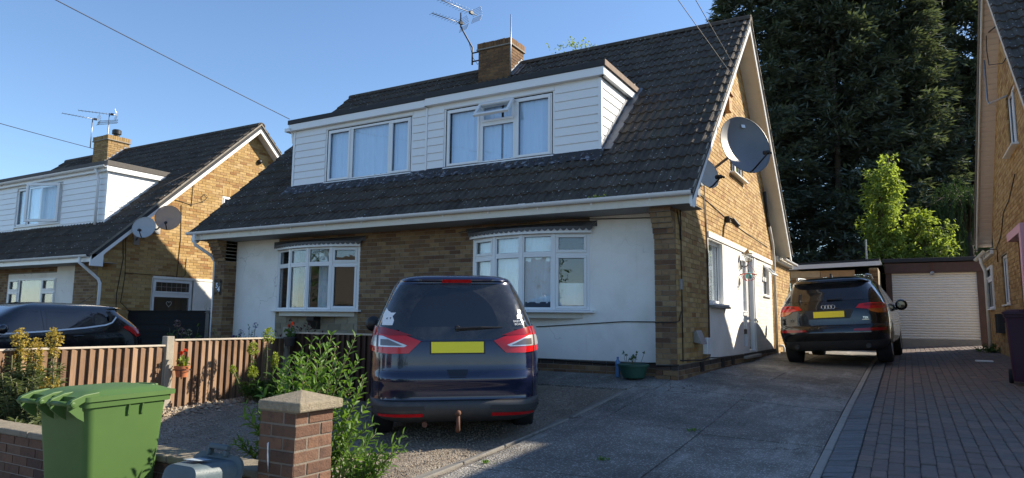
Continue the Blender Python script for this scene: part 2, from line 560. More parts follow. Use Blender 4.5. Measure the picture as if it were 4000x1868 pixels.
# ---------------------------------------------------------------- roofs
KS, RY, RZ = .93, 4.38, 6.99
SL = math.sqrt(1 + KS * KS)
def rz(y, off=0.0):
    return RZ - KS * abs(RY - y) + off
def roof_n(front=True):
    return Vector((0, -KS / SL if front else KS / SL, 1 / SL))
TW, TG, TL = .30, .342, .41
def tile_mesh(hw=TW, name='tile'):
    us, hs = [], []
    for k in range(2):
        for du, h in ((0, 0), (.012, .017), (.036, .030), (.062, .017), (.076, 0)):
            us.append(k * .15 + du); hs.append(h)
    us.append(.30); hs.append(0)
    b = MB(); n = len(us)
    for v, lift in ((0, .050), (TL, .020)):
        for u, h in zip(us, hs): b.v.append((u - .15, v, lift + h))
    for u, h in zip(us, hs): b.v.append((u - .15, .002, .050 + h - .030))
    for i in range(n - 1):
        b.f.append((i, i + 1, n + i + 1, n + i)); b.m.append(0)
        b.f.append((2 * n + i, 2 * n + i + 1, i + 1, i)); b.m.append(0)
    return b
TILE = tile_mesh()
TILE_ME = TILE.mesh('tile'); TILE_ME.materials.append(MT['tile'])

def lay_tiles(parent, root, x0, x1, front=True, skip=None, nind=300, seed=5, bad=None, ymin=-.40):
    R = random.Random(seed)
    S = Vector((0, 1 / SL, KS / SL)) if front else Vector((0, -1 / SL, KS / SL))
    N = roof_n(front)
    U = X_ if front else -X_
    M3 = Matrix((U, S, N)).transposed()
    ye = ymin if front else 2 * RY - ymin
    base = Vector((0, ye, rz(ye)))
    length = abs(RY - ye) * SL
    rows = int(length / TG) + 1
    nx = int(round((x1 - x0) / TW)); tw = (x1 - x0) / nx
    P = []
    for j in range(rows):
        v = j * TG
        if v + .2 > length: break
        for i in range(nx):
            c = base + S * v + X_ * (x0 + (i + .5) * tw)
            if skip and skip(c + S * .17): continue
            P.append((c, min(1.0, (length - v) / TL)))
    sel = pick([root.location + c + S * .17 for c, _ in P], nind, bad)
    mb = MB()
    for i, (c, sc) in enumerate(P):
        j = Matrix.Rotation(R.gauss(0, .011), 4, 'Z') @ Matrix.Rotation(R.gauss(0, .004), 4, 'X')
        M = Matrix.Translation(c + N * R.uniform(-.003, .006)) @ M3.to_4x4() @ j @ Matrix.Diagonal((tw / TW, sc, 1, 1))
        if i in sel:
            o = linkmesh('tile', TILE_ME, None, parent); o.matrix_local = M
        else:
            mb.add([M @ Vector(p) for p in TILE.v], TILE.f)
    if mb.v:
        ob = mb.build('tile_field', MT['tile'], parent); ob['kind'] = 'stuff'

def gutter(parent, o, U, N, L, r=.056, mat=None, brk=.9, name='gutter', joints=()):
    """half-round gutter hung on plane o/U with outward N, brackets as sub-parts"""
    mat = mat or MT['upvc']
    o = Vector(o); U = Vector(U); N = Vector(N)
    mb = MB(); n = 9
    prof = [(math.cos(math.pi + math.pi * k / (n - 1)), math.sin(math.pi + math.pi * k / (n - 1))) for k in range(n)]
    full = [(c * r, s * r) for c, s in prof] + [(c * (r - .005), s * (r - .005)) for c, s in prof[::-1]]
    pts = [o + N * (r + .012 + a) + Z_ * b for a, b in full]
    mb.prism(pts, U * L)
    g = mb.build(name, mat, parent, auto=40)
    k = brk * .4
    while k < L:
        m = MB()
        pp = [(c * (r + .006), s * (r + .006)) for c, s in prof] + [(c * (r + .001), s * (r + .001)) for c, s in prof[::-1]]
        m.prism([o + U * k + N * (r + .012 + a) + Z_ * (b + .004) for a, b in pp], U * .028)
        m.obox(o, U, Z_, N, k, k + .028, -.085, -.02, .0, .014)
        m.build('gutter_bracket', mat, g)
        k += brk
    for k in joints:
        m = MB()
        pp = [(c * (r + .009), s * (r + .009)) for c, s in prof] + [(c * (r + .001), s * (r + .001)) for c, s in prof[::-1]]
        for dk in (0, .085):
            m.prism([o + U * (k + dk) + N * (r + .012 + a) + Z_ * (b + .005) for a, b in pp], U * .03)
        m.prism([o + U * (k + .031) + N * (r + .012 + a * .98) + Z_ * (b + .003) for a, b in pp], U * .053)
        m.build('gutter_joint', mat, g)
    return g

def boards(parent, o, U, N, u0, u1, z0, z1, h=.15, mat=None, name='cladding_board', ends=None):
    """shiplap boards, each one a piece; ends(zmid)->(u0,u1)"""
    mat = mat or MT['upvc']
    n = max(1, int(round((z1 - z0) / h))); hh = (z1 - z0) / n
    o = Vector(o)
    for k in range(n):
        za, zb = z0 + k * hh, z0 + (k + 1) * hh
        a, b = (u0, u1)
        top = None
        if ends:
            a, b = ends(za); a2, b2 = ends(zb)
        else:
            a2, b2 = a, b
        if b2 - a2 < .02 and b - a < .02: continue
        m = MB()
        g = .006
        P = lambda u, z, nn: o + Vector(U) * u + Z_ * z + Vector(N) * nn
        vs = [P(a, za + g, .022), P(b, za + g, .022), P(b2, zb - .010, .012), P(a2, zb - .010, .012), P(b2, zb, .003), P(a2, zb, .003), P(a, za + g, 0), P(b, za + g, 0), P(b2, zb, 0), P(a2, zb, 0)]
        fs = [(0, 1, 2, 3), (3, 2, 4, 5), (6, 7, 1, 0), (5, 4, 8, 9), (1, 7, 8, 4, 2), (6, 0, 3, 5, 9)]
        if Vector(U).cross(Z_).dot(Vector(N)) < 0: fs = [f[::-1] for f in fs]
        m.add(vs, fs)
        m.build(name, mat, parent)

def house_shell(root, W, gable, barge_mat, soffit_mat, dormer=None, tile_skip=None, nt=300, ext=.35, y1=8.6, tile_bad=None, holes=(), wallmat='brick', soffit_boards=False, front_holes=(), lining=True, nb=300, brick_bad=None, plinth=.2):
    """roof, gable walls, barge boards, gutters. local x from -W to 0."""
    # roof slabs
    mb = MB()
    for fr in (True, False):
        ye = -.33 if fr else 2 * RY + .33
        mb.prism([(-W - ext, ye, rz(ye)), (-W - ext, RY, RZ), (-W - ext, RY, RZ - .12), (-W - ext, ye, rz(ye) - .12)], (W + 2 * ext, 0, 0))
    roof = mb.build('roof', MT['felt'], root)
    lay_tiles(roof, root, -W - ext - .03, ext + .03, True, tile_skip, nt, bad=tile_bad)
    lay_tiles(roof, root, -W - ext - .03, ext + .03, False, None, 0)
    # ridge tiles
    n = int((W + 2 * ext) / .45)
    for i in range(n):
        m = MB(); L = (W + 2 * ext + .06) / n; x = -W - ext - .03 + i * L
        prof = [(-.13 * math.cos(math.pi * k / 8), .115 * math.sin(math.pi * k / 8) ** .8) for k in range(9)]
        pts = [(x + .004, RY + a, RZ - .03 + b) for a, b in prof] + [(x + .004, RY + a * .82, RZ - .04 + b * .82) for a, b in prof[::-1]]
        m.prism(pts, (L - .008, 0, 0))
        m.build('ridge_tile', MT['tile'], roof, auto=50)
    # verge mortar + barge boards + soffits on both gables
    for sx, xw in ((1, 0.0), (-1, -W)):
        vis = (sx == gable)
        m = MB()
        for fr in (True, False):
            ye = -.40 if fr else 2 * RY + .40
            xa = xw + sx * ext
            m.prism([(xa, ye, rz(ye) + .0), (xa, RY, RZ + .0), (xa, RY, RZ + .055), (xa, ye, rz(ye) + .055)], (sx * .022, 0, 0))
        m.build('verge_mortar', MT['mortar_grey'], roof)
        for fr in (True, False):
            ye = -.36 if fr else 2 * RY + .36
            yp = RY
            x0 = xw + sx * (ext - .03)
            b = MB()
            e = .16 if fr else -.16
            poly = [(x0, ye, rz(ye) - .002), (x0, yp, RZ - .002), (x0, yp, RZ - .232), (x0, ye + e * 2.2, rz(ye + e * 2.2) - .232), (x0, ye + e * .9, rz(ye) - .19), (x0, ye, rz(ye) - .19)]
            b.prism(poly, (sx * .026, 0, 0))
            b.build('barge_board', barge_mat, root, bevel=.003)
            s = MB()
            ys = ye + (.10 if fr else -.10)
            if soffit_boards and vis:
                L = abs(RY - ys); nb2 = int(L * SL / .12)
                for k in range(nb2):
                    t0, t1 = k / nb2, (k + 1) / nb2 - .004
                    ya, yb = ys + (RY - ys) * t0, ys + (RY - ys) * t1
                    s2 = MB()
                    s2.prism([(xw, ya, rz(ya) - .19), (xw, yb, rz(yb) - .19), (xw, yb, rz(yb) - .18), (xw, ya, rz(ya) - .18)], (sx * (ext - .035), 0, 0))
                    s2.build('soffit_board', soffit_mat, root)
                s.prism([(xw, ys, rz(ys) - .175), (xw, RY, RZ - .175), (xw, RY, RZ - .165), (xw, ys, rz(ys) - .165)], (sx * (ext - .035), 0, 0))
            else:
                s.prism([(xw, ys, rz(ys) - .19), (xw, RY, RZ - .19), (xw, RY, RZ - .175), (xw, ys, rz(ys) - .175)], (sx * (ext - .035), 0, 0))
            s.build('verge_soffit', soffit_mat, root)
    # gable walls
    zb = -.6
    for sx, xw in ((1, 0.0), (-1, -W)):
        vis = (sx == gable)
        N = X_ * sx
        top = lambda y: rz(y) - .16
        cl = [(0, zb), (y1, zb), (y1, top(y1)), (RY, top(RY)), (0, top(0))]
        m = MB()
        cells(m, (xw, 0, 0), Y_, N, 0, y1, zb, RZ, holes if vis else (), cl)
        gw = m.build('gable_wall', MT['mortar'], root)
        if vis:
            def clip(z):
                if z <= top(0): return (0, y1)
                d = (RZ - .16 - z) / KS
                return (RY - d, RY + d)
            lay_bricks(gw, root, (xw, 0, 0), Y_, N, 0, y1, plinth, RZ - .17, MT[wallmat], holes, clip, nb, bad=brick_bad)
    # back wall, floor slab
    m = MB()
    m.box(-W + .01, -.01, y1 - .12, y1, zb, rz(y1) - .16)
    m.build('rear_wall', MT['mortar'], root)
    return roof

def eaves(root, W, ext, joints=(), brk=.9, mat_f=None):
    """front fascia, soffit and gutter"""
    yf = -.36
    m = MB(); m.box(-W - ext + .04, ext - .034, yf, yf + .02, rz(yf) - .145, rz(yf) + .0)
    m.build('fascia_board', mat_f or MT['upvc_old'], root, bevel=.003)
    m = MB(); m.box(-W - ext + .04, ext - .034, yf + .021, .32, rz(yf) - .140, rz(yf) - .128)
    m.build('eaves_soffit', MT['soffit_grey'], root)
    return gutter(root, (-W - ext - .06, yf, rz(yf) + .018), X_, -Y_, W + 2 * ext + .07, joints=joints, brk=brk)

def chimney(root, x0, x1, y0, y1, ztop, mat, zb, cap=.14, nb=150):
    m = MB(); m.box(x0 + .004, x1 - .004, y0 + .004, y1 - .004, zb, ztop - .02)
    ch = m.build('chimney', MT['mortar_grey'], root)
    lay_bricks(ch, root, (x0, y0, 0), X_, -Y_, 0, x1 - x0, zb, ztop - cap, mat, nind=nb, seed=3)
    lay_bricks(ch, root, (x1, y0, 0), Y_, X_, 0, y1 - y0, zb, ztop - cap, mat, nind=nb, seed=4)
    lay_bricks(ch, root, (x0, y0, 0), Y_, -X_, 0, y1 - y0, zb, ztop - cap, mat, nind=0, seed=5)
    b = MB(); b.box(x0 - .045, x1 + .045, y0 - .045, y1 + .045, ztop - cap - .035, ztop - cap)
    b.build('oversailing_course', MT['mortar_grey'], ch, bevel=.004)
    for (o, U, N, L) in (((x0 - .03, y0 - .03, 0), X_, -Y_, x1 - x0 + .06), ((x1 + .028, y0 + .072, 0), Y_, X_, y1 - y0 - .044)):
        n = int(L / .075)
        for k in range(n):
            q = MB(); q.obox(o, U, Z_, N, k * L / n + .004, (k + 1) * L / n - .004, ztop - cap, ztop + rnd.uniform(-.008, .008), -.1, .0)
            q.build('soldier_brick', mat, ch)
    q = MB(); q.box(x0 + .06, x1 - .06, y0 + .06, y1 - .06, ztop - cap, ztop - .01)
    q.build('flaunching', MT['mortar_grey'], ch)
    return ch
# ---------------------------------------------------------------- the semi-detached house in the middle
H = empty('semi_detached_house', (0, 0, 0), 'buff brick dormer house pair with white cladding, bow windows and number 54', 'house')
W0 = 10.12
DX0, DX1, DY, DZ0, DZ1 = -8.62, -1.43, .66, 3.40, 4.88
def own_skip(c):
    return DX0 + .05 < c.x < DX1 - .05 and DY + .12 < c.y < 2.15
g_holes = [(1.80, 8.05, .20, 2.32), (3.75, 4.95, 3.72, 4.35)]
roof0 = house_shell(H, W0, 1, MT['upvc'], MT['upvc_old'], tile_skip=own_skip, holes=g_holes)
eaves(H, W0, .35, joints=(2.9, 4.9, 8.2))
# --- plinth of the gable
m = MB(); m.box(-.02, .012, -.008, 8.6, -.6, .195); pl = m.build('plinth', MT['mortar_grey'], H)
lay_bricks(pl, H, (.012, -.008, 0), Y_, X_, 0, 8.6, .12, .195, MT['brick_blue'], nind=60, seed=8)
lay_bricks(pl, H, (.012, -.008, 0), Y_, X_, 0, 8.6, -.18, .12, MT['brick_dark'], nind=120, seed=9)
for yv in (1.15, 2.55, 3.35):
    m = MB()
    for k in range(5): m.box(.02, .034, yv + k * .045, yv + k * .045 + .03, .04, .185)
    m.build('air_brick', MT['black'], pl)
# --- white rendered part of the gable, with window, door and small window
pholes = [(1.83, 2.86, 1.12, 2.20), (4.50, 5.84, .16, 2.24), (6.93, 7.72, 1.44, 2.16)]
m = MB(); cells(m, (.018, 0, 0), Y_, X_, 1.80, 5.95, .20, 2.32, pholes); cells(m, (.002, 0, 0), Y_, X_, 5.95, 8.05, .20, 2.32, pholes)
m.quad((.0, 1.80, .2), (.018, 1.80, .2), (.018, 1.80, 2.32), (.0, 1.80, 2.32)); m.quad((0, 1.8, 2.32), (.018, 1.8, 2.32), (.018, 5.95, 2.32), (0, 5.95, 2.32))
pan = m.build('render_panel', MT['render'], H)
lay_bricks(pan, H, (.002, 0, 0), Y_, X_, 5.95, 8.05, .20, 2.235, MT['brick_white'], [pholes[2]], nind=150, gap=.007, proud=.005)
m = MB(); m.box(.019, .04, 1.80, 8.06, 2.225, 2.325); m.build('lintel_band', MT['render'], H, bevel=.004)
CB = [(1.86, 2.84, 1.12, 2.19, .018, MT['curtain'], .08)]
window(H, (-.05, 0, 0), Y_, X_, [(1.83, 2.86, 1.12, 2.20, 'F')], fw=.06, sill=.16, curtain=CB, reveal=.066)
m = MB(); m.box(.0, .11, 1.81, 3.02, 1.045, 1.085); m.build('window_ledge', MT['concrete'], H, bevel=.006)
w = window(H, (-.05, 0, 0), Y_, X_, [(6.93, 7.72, 1.44, 1.84, 'F'), (6.93, 7.72, 1.84, 2.16, 'F')], fw=.05, sill=.1, reveal=.05)
m = MB()
th = math.radians(42)
vo = Vector((0, 0, 2.13)); vd = Vector((math.sin(th), 0, -math.cos(th))); vn = Vector((math.cos(th), 0, math.sin(th)))
for (a, b, c_, d_) in ((6.96, 7.69, 0, .05), (6.96, 7.69, .25, .30), (6.96, 7.01, .05, .25), (7.64, 7.69, .05, .25)):
    m.obox(vo, Y_, vd, vn, a, b, c_, d_, 0, .035)
m.build('open_sash', MT['upvc'], w, bevel=.004)
m = MB(); m.obox(vo, Y_, vd, vn, 7.01, 7.64, .05, .25, .012, .018); m.build('pane', MT['glass'], w)
m = MB(); ring(m, (-.05, 0, 0), Y_, X_, 7.0, 7.64, 3.75, 4.3, .05, -.05, .06); m.box(-.02, .1, 3.7, 5.0, 3.68, 3.72)
# upper gable window
window(H, (-.02, 0, 0), Y_, X_, [(3.75, 4.35, 3.72, 4.35, 'F'), (4.35, 4.95, 3.72, 4.35, 'F')], fw=.05, sill=.13, reveal=.018, rmat=MT['mortar'])
# side door
m = MB(); o = (-.03, 0, 0)
ring(m, o, Y_, X_, 4.50, 5.84, .16, 2.24, .07, -.05, .03)
m.obox(o, Y_, Z_, X_, 5.13, 5.19, .23, 2.17, -.05, .028)
dr = m.build('door_frame', MT['upvc'], H, bevel=.004)
m = MB(); m.box(-.1, .016, 4.47, 4.499, .16, 2.27); m.box(-.1, .016, 5.841, 5.87, .16, 2.27); m.box(-.1, .016, 4.499, 5.841, 2.241, 2.27); m.build('door_reveal', MT['render'], dr)
m = MB(); ring(m, o, Y_, X_, 4.575, 5.125, .235, 2.165, .10, -.03, .024); m.obox(o, Y_, Z_, X_, 4.675, 5.025, .95, 1.05, -.03, .022)
d1 = m.build('door_leaf', MT['upvc'], dr, bevel=.005)
m = MB(); m.obox(o, Y_, Z_, X_, 4.672, 5.028, .33, .952, -.02, -.012); m.obox(o, Y_, Z_, X_, 4.672, 5.028, 1.048, 2.068, -.02, -.012); m.build('pane', MT['glass'], dr)
m = MB(); m.obox(o, Y_, Z_, X_, 5.187, 5.773, .228, 2.172, -.02, -.012); m.build('pane', MT['glass'], dr)
m = MB(); m.obox(o, Y_, Z_, X_, 4.66, 4.70, 1.0, 1.03, .024, .07); m.tube([(.06, 4.68, 1.015), (.06, 4.80, 1.015)], .011, 6); m.build('door_handle', MT['upvc'], dr)
m = MB(); m.obox(o, Y_, Z_, X_, 4.72, 4.98, .58, .68, .0, .02); m.build('letter_flap', MT['black'], dr)
drape(dr, (-.05, 0, 0), Y_, X_, 4.6, 5.75, .3, 2.15, .02, simple('grey blind', (.35, .34, .33), .8, .1, 20), .12)
m = MB(); m.box(-.03, .10, 4.44, 5.92, .10, .155); m.build('door_step', MT['concrete'], H, bevel=.008)
m = MB(); m.box(-.7, -.6, 4.3, 6.0, .1, 2.4); m.box(-.6, -.1, 4.3, 4.4, .1, 2.4); m.box(-.6, -.1, 5.9, 6.0, .1, 2.4); m.box(-.6, -.1, 4.4, 5.9, 2.3, 2.4); m.build('hall_lining', MT['dark_room'], H)
# small things fixed to the gable
m = MB(); m.prism([(.01, .80, .66), (.01, .80, .50), (.15, .80, .47), (.06, .80, .68)], (0, .30, 0)); m.build('flue_cowl', MT['steel'], H, bevel=.004)
m = MB(); m.box(.008, .09, 1.36, 1.56, .30, .56); m.build('meter_box', MT['upvc'], H, bevel=.01)
m = MB(); m.box(.008, .05, .12, .17, 1.27, 1.42); m.build('wall_bracket', MT['steel'], H)
def cable(name, pts, r, mat, parent=None, n=6):
    b = MB(); b.tube(pts, r, n); return b.build(name, mat, parent, smooth=True)
cable('wall_cable', [(.02, .2, 2.44), (.02, .22, 2.3), (.021, .21, 1.2), (.022, .2, .23)], .008, MT['cable'], H)
cable('wall_cable', [(.02, .05, 2.40), (.02, .16, 2.2), (.02, .18, 2.0)], .008, MT['cable'], H)
cable('wall_cable', [(.02, 1.58, 2.9), (.02, 1.70, 2.3), (.022, 1.74, 1.3), (.025, 1.72, .55), (.03, 1.66, .33), (.03, 1.45, .33)], .009, MT['cable_brown'], H)
cable('wall_cable', [(.02, 1.62, 3.4), (.02, 1.66, 2.9), (.022, 1.78, 1.9), (.022, 1.77, .25)], .007, MT['cable_brown'], H)
cable('wall_cable', [(.03, .05, .26), (.03, .6, .24), (.04, 1.2, .22), (.045, 1.6, .24), (.04, 2.3, .21), (.05, 3.5, .20), (.04, 4.3, .19)], .011, MT['cable'], H)
cable('wall_cable', [(.015, .9, 2.92), (.015, 1.6, 2.85), (.015, 3.4, 2.72), (.015, 5.2, 2.66), (.015, 7.6, 2.62)], .007, MT['cable'], H)
cable('soil_pipe', [(.05, 8.25, .05), (.05, 8.25, 2.35), (.05, 8.12, 2.75), (.05, 7.7, 3.15)], .034, MT['upvc_old'], H, 10)
cable('soil_pipe', [(.05, 7.7, 3.14), (.05, 7.45, 3.5), (.05, 7.2, 3.9)], .036, MT['black'], H, 10)
# --- front wall, plane y = .3
YF = .30
F = (0, YF, 0)
bayR, bayL = (-3.66, -1.46), (-8.50, -6.26)
fh = [(bayR[0], bayR[1], .95, 2.22), (bayL[0], bayL[1], .95, 2.22)]
m = MB(); cells(m, F, X_, -Y_, -W0, 0, -.6, 2.6, fh); fwall = m.build('front_wall', MT['mortar_grey'], H)
bh = fh + [(bayR[0], -.0, -.6, .95), (bayR[1], 0, -.6, 2.45), (-W0, bayL[0], -.6, 2.6), (bayL[0], bayL[1], -.6, .95)]
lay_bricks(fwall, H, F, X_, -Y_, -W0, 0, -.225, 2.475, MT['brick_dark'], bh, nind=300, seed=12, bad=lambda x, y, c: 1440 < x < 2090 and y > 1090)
stone = brick_mat('pale walling stone', [(.28, .24, .17), (.34, .29, .21), (.30, .25, .17), (.24, .20, .14)], blotch=.3)
lay_bricks(fwall, H, F, X_, -Y_, bayL[0], bayL[1], -.6, .95, stone, (), nind=60, course=.13, blen=.33, gap=.012, name='stone', seed=4)
m = MB(); cells(m, (0, YF - .014, 0), X_, -Y_, bayR[0], -.32, .20, 2.45, [(bayR[0], bayR[1], .95, 2.45)])
m.quad((bayR[0], YF - .014, .20), (bayR[0], YF + .01, .2), (-.32, YF + .01, .2), (-.32, YF - .014, .2))
m.build('front_render', MT['render'], H)
m = MB(); cells(m, (0, YF - .014, 0), X_, -Y_, -9.79, bayL[0], -.4, 2.45)
m.quad((bayL[0], YF - .014, -.4), (bayL[0], YF + .01, -.4), (bayL[0], YF + .01, 2.45), (bayL[0], YF - .014, 2.45))
m.build('front_render', MT['render'], H)
m = MB(); m.box(bayR[0], -.32, YF - .03, YF - .002, -.5, .196); pf = m.build('front_plinth', MT['mortar_grey'], H)
lay_bricks(pf, H, (0, YF - .03, 0), X_, -Y_, bayR[0], -.32, .12, .196, MT['brick_blue'], nind=30, seed=2)
lay_bricks(pf, H, (0, YF - .03, 0), X_, -Y_, bayR[0], -.32, -.33, .12, MT['brick_dark'], nind=80, seed=3)
# --- corbelled wing piers at both ends
for (xa, xb, sd_) in ((-.32, 0.0, 1), (-W0, -9.79, 2)):
    m = MB(); m.box(xa + .004, xb - .004, .004, YF, -.6, 2.5); pier = m.build('pier', MT['mortar_grey'], H)
    lay_bricks(pier, H, (0, 0, 0), X_, -Y_, xa, xb, .20 if sd_ == 1 else -.55, 2.0, MT['brick_dark'], nind=60, seed=20 + sd_)
    if sd_ == 1:
        lay_bricks(pier, H, (0, -.02, 0), X_, -Y_, xa, xb + .012, .12, .195, MT['brick_blue'], nind=10, seed=33)
        lay_bricks(pier, H, (0, -.02, 0), X_, -Y_, xa, xb + .012, -.18, .12, MT['brick_dark'], nind=10, seed=34)
    else:
        lay_bricks(pier, H, (xb, 0, 0), Y_, X_, 0, YF, -.55, 2.0, MT['brick_dark'], nind=60, seed=25)
    for k in range(6):
        b = MB(); b.box(xa + .008, xb - .008, -.038 * (k + 1) + .008, .003, 2.0 + k * .075 - .002, 2.0 + (k + 1) * .075 - .003); b.build('corbel_core', MT['mortar_grey'], pier)
        z = 2.0 + k * .075
        yk = -.038 * (k + 1)
        cuts = [xa, xa + .215 if k % 2 else xa + .105, xb]
        for q in range(2):
            b = MB(); b.box(cuts[q] + .004, cuts[q + 1] - .004, yk, YF - .016 if sd_ == 2 else .02, z + .004, z + .071 if k < 5 else z + .06)
            b.build('corbel_brick', MT['brick_dark'], pier, bevel=.004)
# --- bow windows
def bow(xa, xb, sag, n=4):
    w = xb - xa; Rr = (w * w / 4 + sag * sag) / (2 * sag)
    a = math.asin(w / 2 / Rr)
    cx, cy = (xa + xb) / 2, YF - sag + Rr
    return [(cx + Rr * math.sin(-a + 2 * a * k / n), cy - Rr * math.cos(-a + 2 * a * k / n)) for k in range(n + 1)]
lace = simple('net curtain lace', (.80, .84, .84), .9, .08, 40)
lace_bits = simple('lace motif', (.80, .80, .76), .9, .05, 40)
leadgrey = simple('dark grey canopy', (.095, .095, .105), .6, .25, 10, bump=.3)
wood_dark = simple('dark timber bracket', (.03, .022, .018), .7, .3, 20)
def bay(xa, xb, kinds, right):
    P = bow(xa, xb, .27)
    zb, zt, ztr = .97, 2.19, 1.86
    root_b = None
    for k in range(4):
        p, q = Vector((P[k][0], P[k][1], 0)), Vector((P[k + 1][0], P[k + 1][1], 0))
        U = (q - p).normalized(); L = (q - p).length; N = Vector((U.y, -U.x, 0))
        kk = kinds[k]
        lights = [(.012, L - .012, zb, ztr, kk), (.012, L - .012, ztr, zt, kk)]
        cur = None
        if right and k < 3: cur = [(.02, L - .02, 1.06 + (.04 if k == 2 else 0), zt - .02, .012, lace, .085)]
        elif right: cur = [(.03, L - .03, zb + .08, 1.40, .012, lace, .09)]
        elif k == 2: cur = [(.05, .30, zb, zt, .02, MT['curtain'], .3)]
        elif k == 3: cur = [(L - .2, L - .02, zb, zt, .02, MT['curtain'], .3)]
        elif k == 0: cur = [(.0, L, zb, zt, .02, simple('dark drape', (.16, .16, .17), .9), .2)]
        window(H, p, U, N, lights, fw=.042, curtain=cur, lining=False)
        m = MB(); m.obox(p, U, Z_, N, -.03, .03, zb - .0, zt, -.09, .012); m.build('bay_mullion', MT['upvc'], H, bevel=.006)
        if right and k in (1, 2, 0):
            # lace motifs hang just in front of the net
            R = random.Random(k + 5); mm = MB()
            for s_ in range(26 if k == 2 else 14):
                t = R.random(); cxm = L * (.5 + (R.random() - .5) * (.62 * (1 - t) + .15)); zz = 1.1 + t * t * .75
                rr2 = R.uniform(.012, .035) * (1.2 - .5 * t)
                pts = []
                for a in range(8):
                    th_ = a / 8 * 6.283; r2 = rr2 * (1 + .35 * math.sin(3 * th_ + s_))
                    pts.append(p + U * (cxm + r2 * math.cos(th_)) + Z_ * (zz + r2 * math.sin(th_)) - N * .066)
                mm.add(pts, [tuple(range(8))])
            for xx in (.1, L - .12):
                for zz in (1.62, 1.98):
                    mm.add([p + U * (xx + .03 * math.cos(a / 8 * 6.283)) + Z_ * (zz + .035 * math.sin(a / 8 * 6.283)) - N * .066 for a in range(8)], [tuple(range(8))])
            mm.build('lace_motif', lace_bits, H)
    m = MB(); p = Vector((P[4][0], P[4][1], 0)); m.obox(p, U, Z_, N, -.03, .03, zb, zt, -.09, .012); m.build('bay_mullion', MT['upvc'], H, bevel=.006)
    def off(pl, d):
        out = []
        cx = (xa + xb) / 2
        for i, (x, y) in enumerate(pl):
            t = (i / (len(pl) - 1) - .5) * 2
            out.append((x + d * t * .9, y - d * (1 - .25 * abs(t))))
        return out
    # head, sill and base
    def slab(pl, z0, z1, name, mat, bev=.004):
        m = MB(); m.prism([(x, y, z0) for x, y in pl] + [(pl[-1][0], YF + .02, z0), (pl[0][0], YF + .02, z0)], (0, 0, z1 - z0)); return m.build(name, mat, H, bevel=bev)
    slab(off(P, .11), zb - .04, zb - .004, 'bay_sill', MT['upvc'])
    slab(off(P, -.02), zb - .13, zb - .041, 'bay_base', MT['upvc_old'])
    slab(off(P, .012), zt + .001, zt + .05, 'bay_head', MT['upvc'])
    Q = off(bow(xa, xb, .27, 24), .075)
    # white scalloped board with dark scallop fringe above
    m = MB()
    for i in range(24):
        a, b = Q[i], Q[i + 1]
        m.add([(a[0], a[1], zt + .0), (b[0], b[1], zt + .0), (b[0], b[1], zt + .10), (a[0], a[1], zt + .10)], [(0, 1, 2, 3)])
    m.build('canopy_board', MT['upvc'], H)
    Q2 = off(bow(xa, xb, .27, 24), .10)
    m = MB()
    for i in range(24):
        a, b = Vector((Q2[i][0], Q2[i][1], 0)), Vector((Q2[i + 1][0], Q2[i + 1][1], 0))
        pts = [a + Z_ * (zt + .10)]
        for s_ in range(7):
            t = s_ / 6
            pts.append(a + (b - a) * t + Z_ * (zt + .075 - .042 * math.sin(math.pi * t)))
        pts.append(b + Z_ * (zt + .10))
        m.prism(pts, (0, .008, 0))
    m.build('scallop_fringe', leadgrey, H)
    m = MB()
    Q3 = [(xa - .16 + (xb - xa + .32) * i / 24, YF) for i in range(25)]
    for i in range(24):
        m.add([(Q2[i][0], Q2[i][1], zt + .10), (Q2[i + 1][0], Q2[i + 1][1], zt + .10), (Q3[i + 1][0], Q3[i + 1][1] - .008, zt + .20), (Q3[i][0], Q3[i][1] - .008, zt + .20)], [(0, 1, 2, 3)])
    m.add([(Q2[0][0], Q2[0][1], zt + .1), (Q3[0][0], YF, zt + .2), (Q3[0][0], YF, zt + .1)], [(0, 1, 2)]); m.add([(Q2[24][0], Q2[24][1], zt + .1), (Q3[24][0], YF, zt + .1), (Q3[24][0], YF, zt + .2)], [(0, 1, 2)])
    m.build('bay_canopy', leadgrey, H)
    # room behind
    m = MB()
    m.box(xa - .02, xb + .02, YF + 1.6, YF + 1.7, zb - .1, 2.3); m.box(xa - .1, xa, YF + .02, YF + 1.6, zb - .1, 2.3); m.box(xb, xb + .1, YF + .02, YF + 1.6, zb - .1, 2.3)
    m.box(xa, xb, YF + .02, YF + 1.6, zb - .12, zb - .05); m.box(xa, xb, YF + .02, YF + 1.6, 2.24, 2.3)
    m.build('room_lining', MT['dark_room'], H)
bay(bayR[0] + .02, bayR[1] - .02, 'SFFS', True)
bay(bayL[0] + .02, bayL[1] - .02, 'FFFS', False)
m = MB(); m.prism([(-7.42, YF, .83), (-7.42, .10, .83), (-7.42, .10, .76), (-7.42, .2, .66), (-7.42, YF, .58)], (.2, 0, 0)); m.build('bay_bracket', wood_dark, H, bevel=.01)
# cables across the front
cable('wall_cable', [(-3.95, .27, 2.33), (-3.7, .0, 2.30), (-2.6, -.10, 2.37), (-1.7, .0, 2.40), (-1.3, .26, 2.40), (-.34, .26, 2.36), (-.32, -.2, 2.36)], .008, MT['cable'], H)
cable('wall_cable', [(-2.4, .27, .70), (-1.5, .27, .76), (-.9, .27, .80), (-.33, .27, .80), (-.31, -.02, .79), (-.0, -.02, .80), (.02, .06, .82), (.02, .16, .95)], .008, MT['cable'], H)
cable('wall_cable', [(-3.3, .25, .17), (-2.2, .25, .19), (-1.2, .25, .16), (-.34, .25, .2), (-.3, -.04, .17), (.03, -.04, .2)], .012, MT['cable'], H)
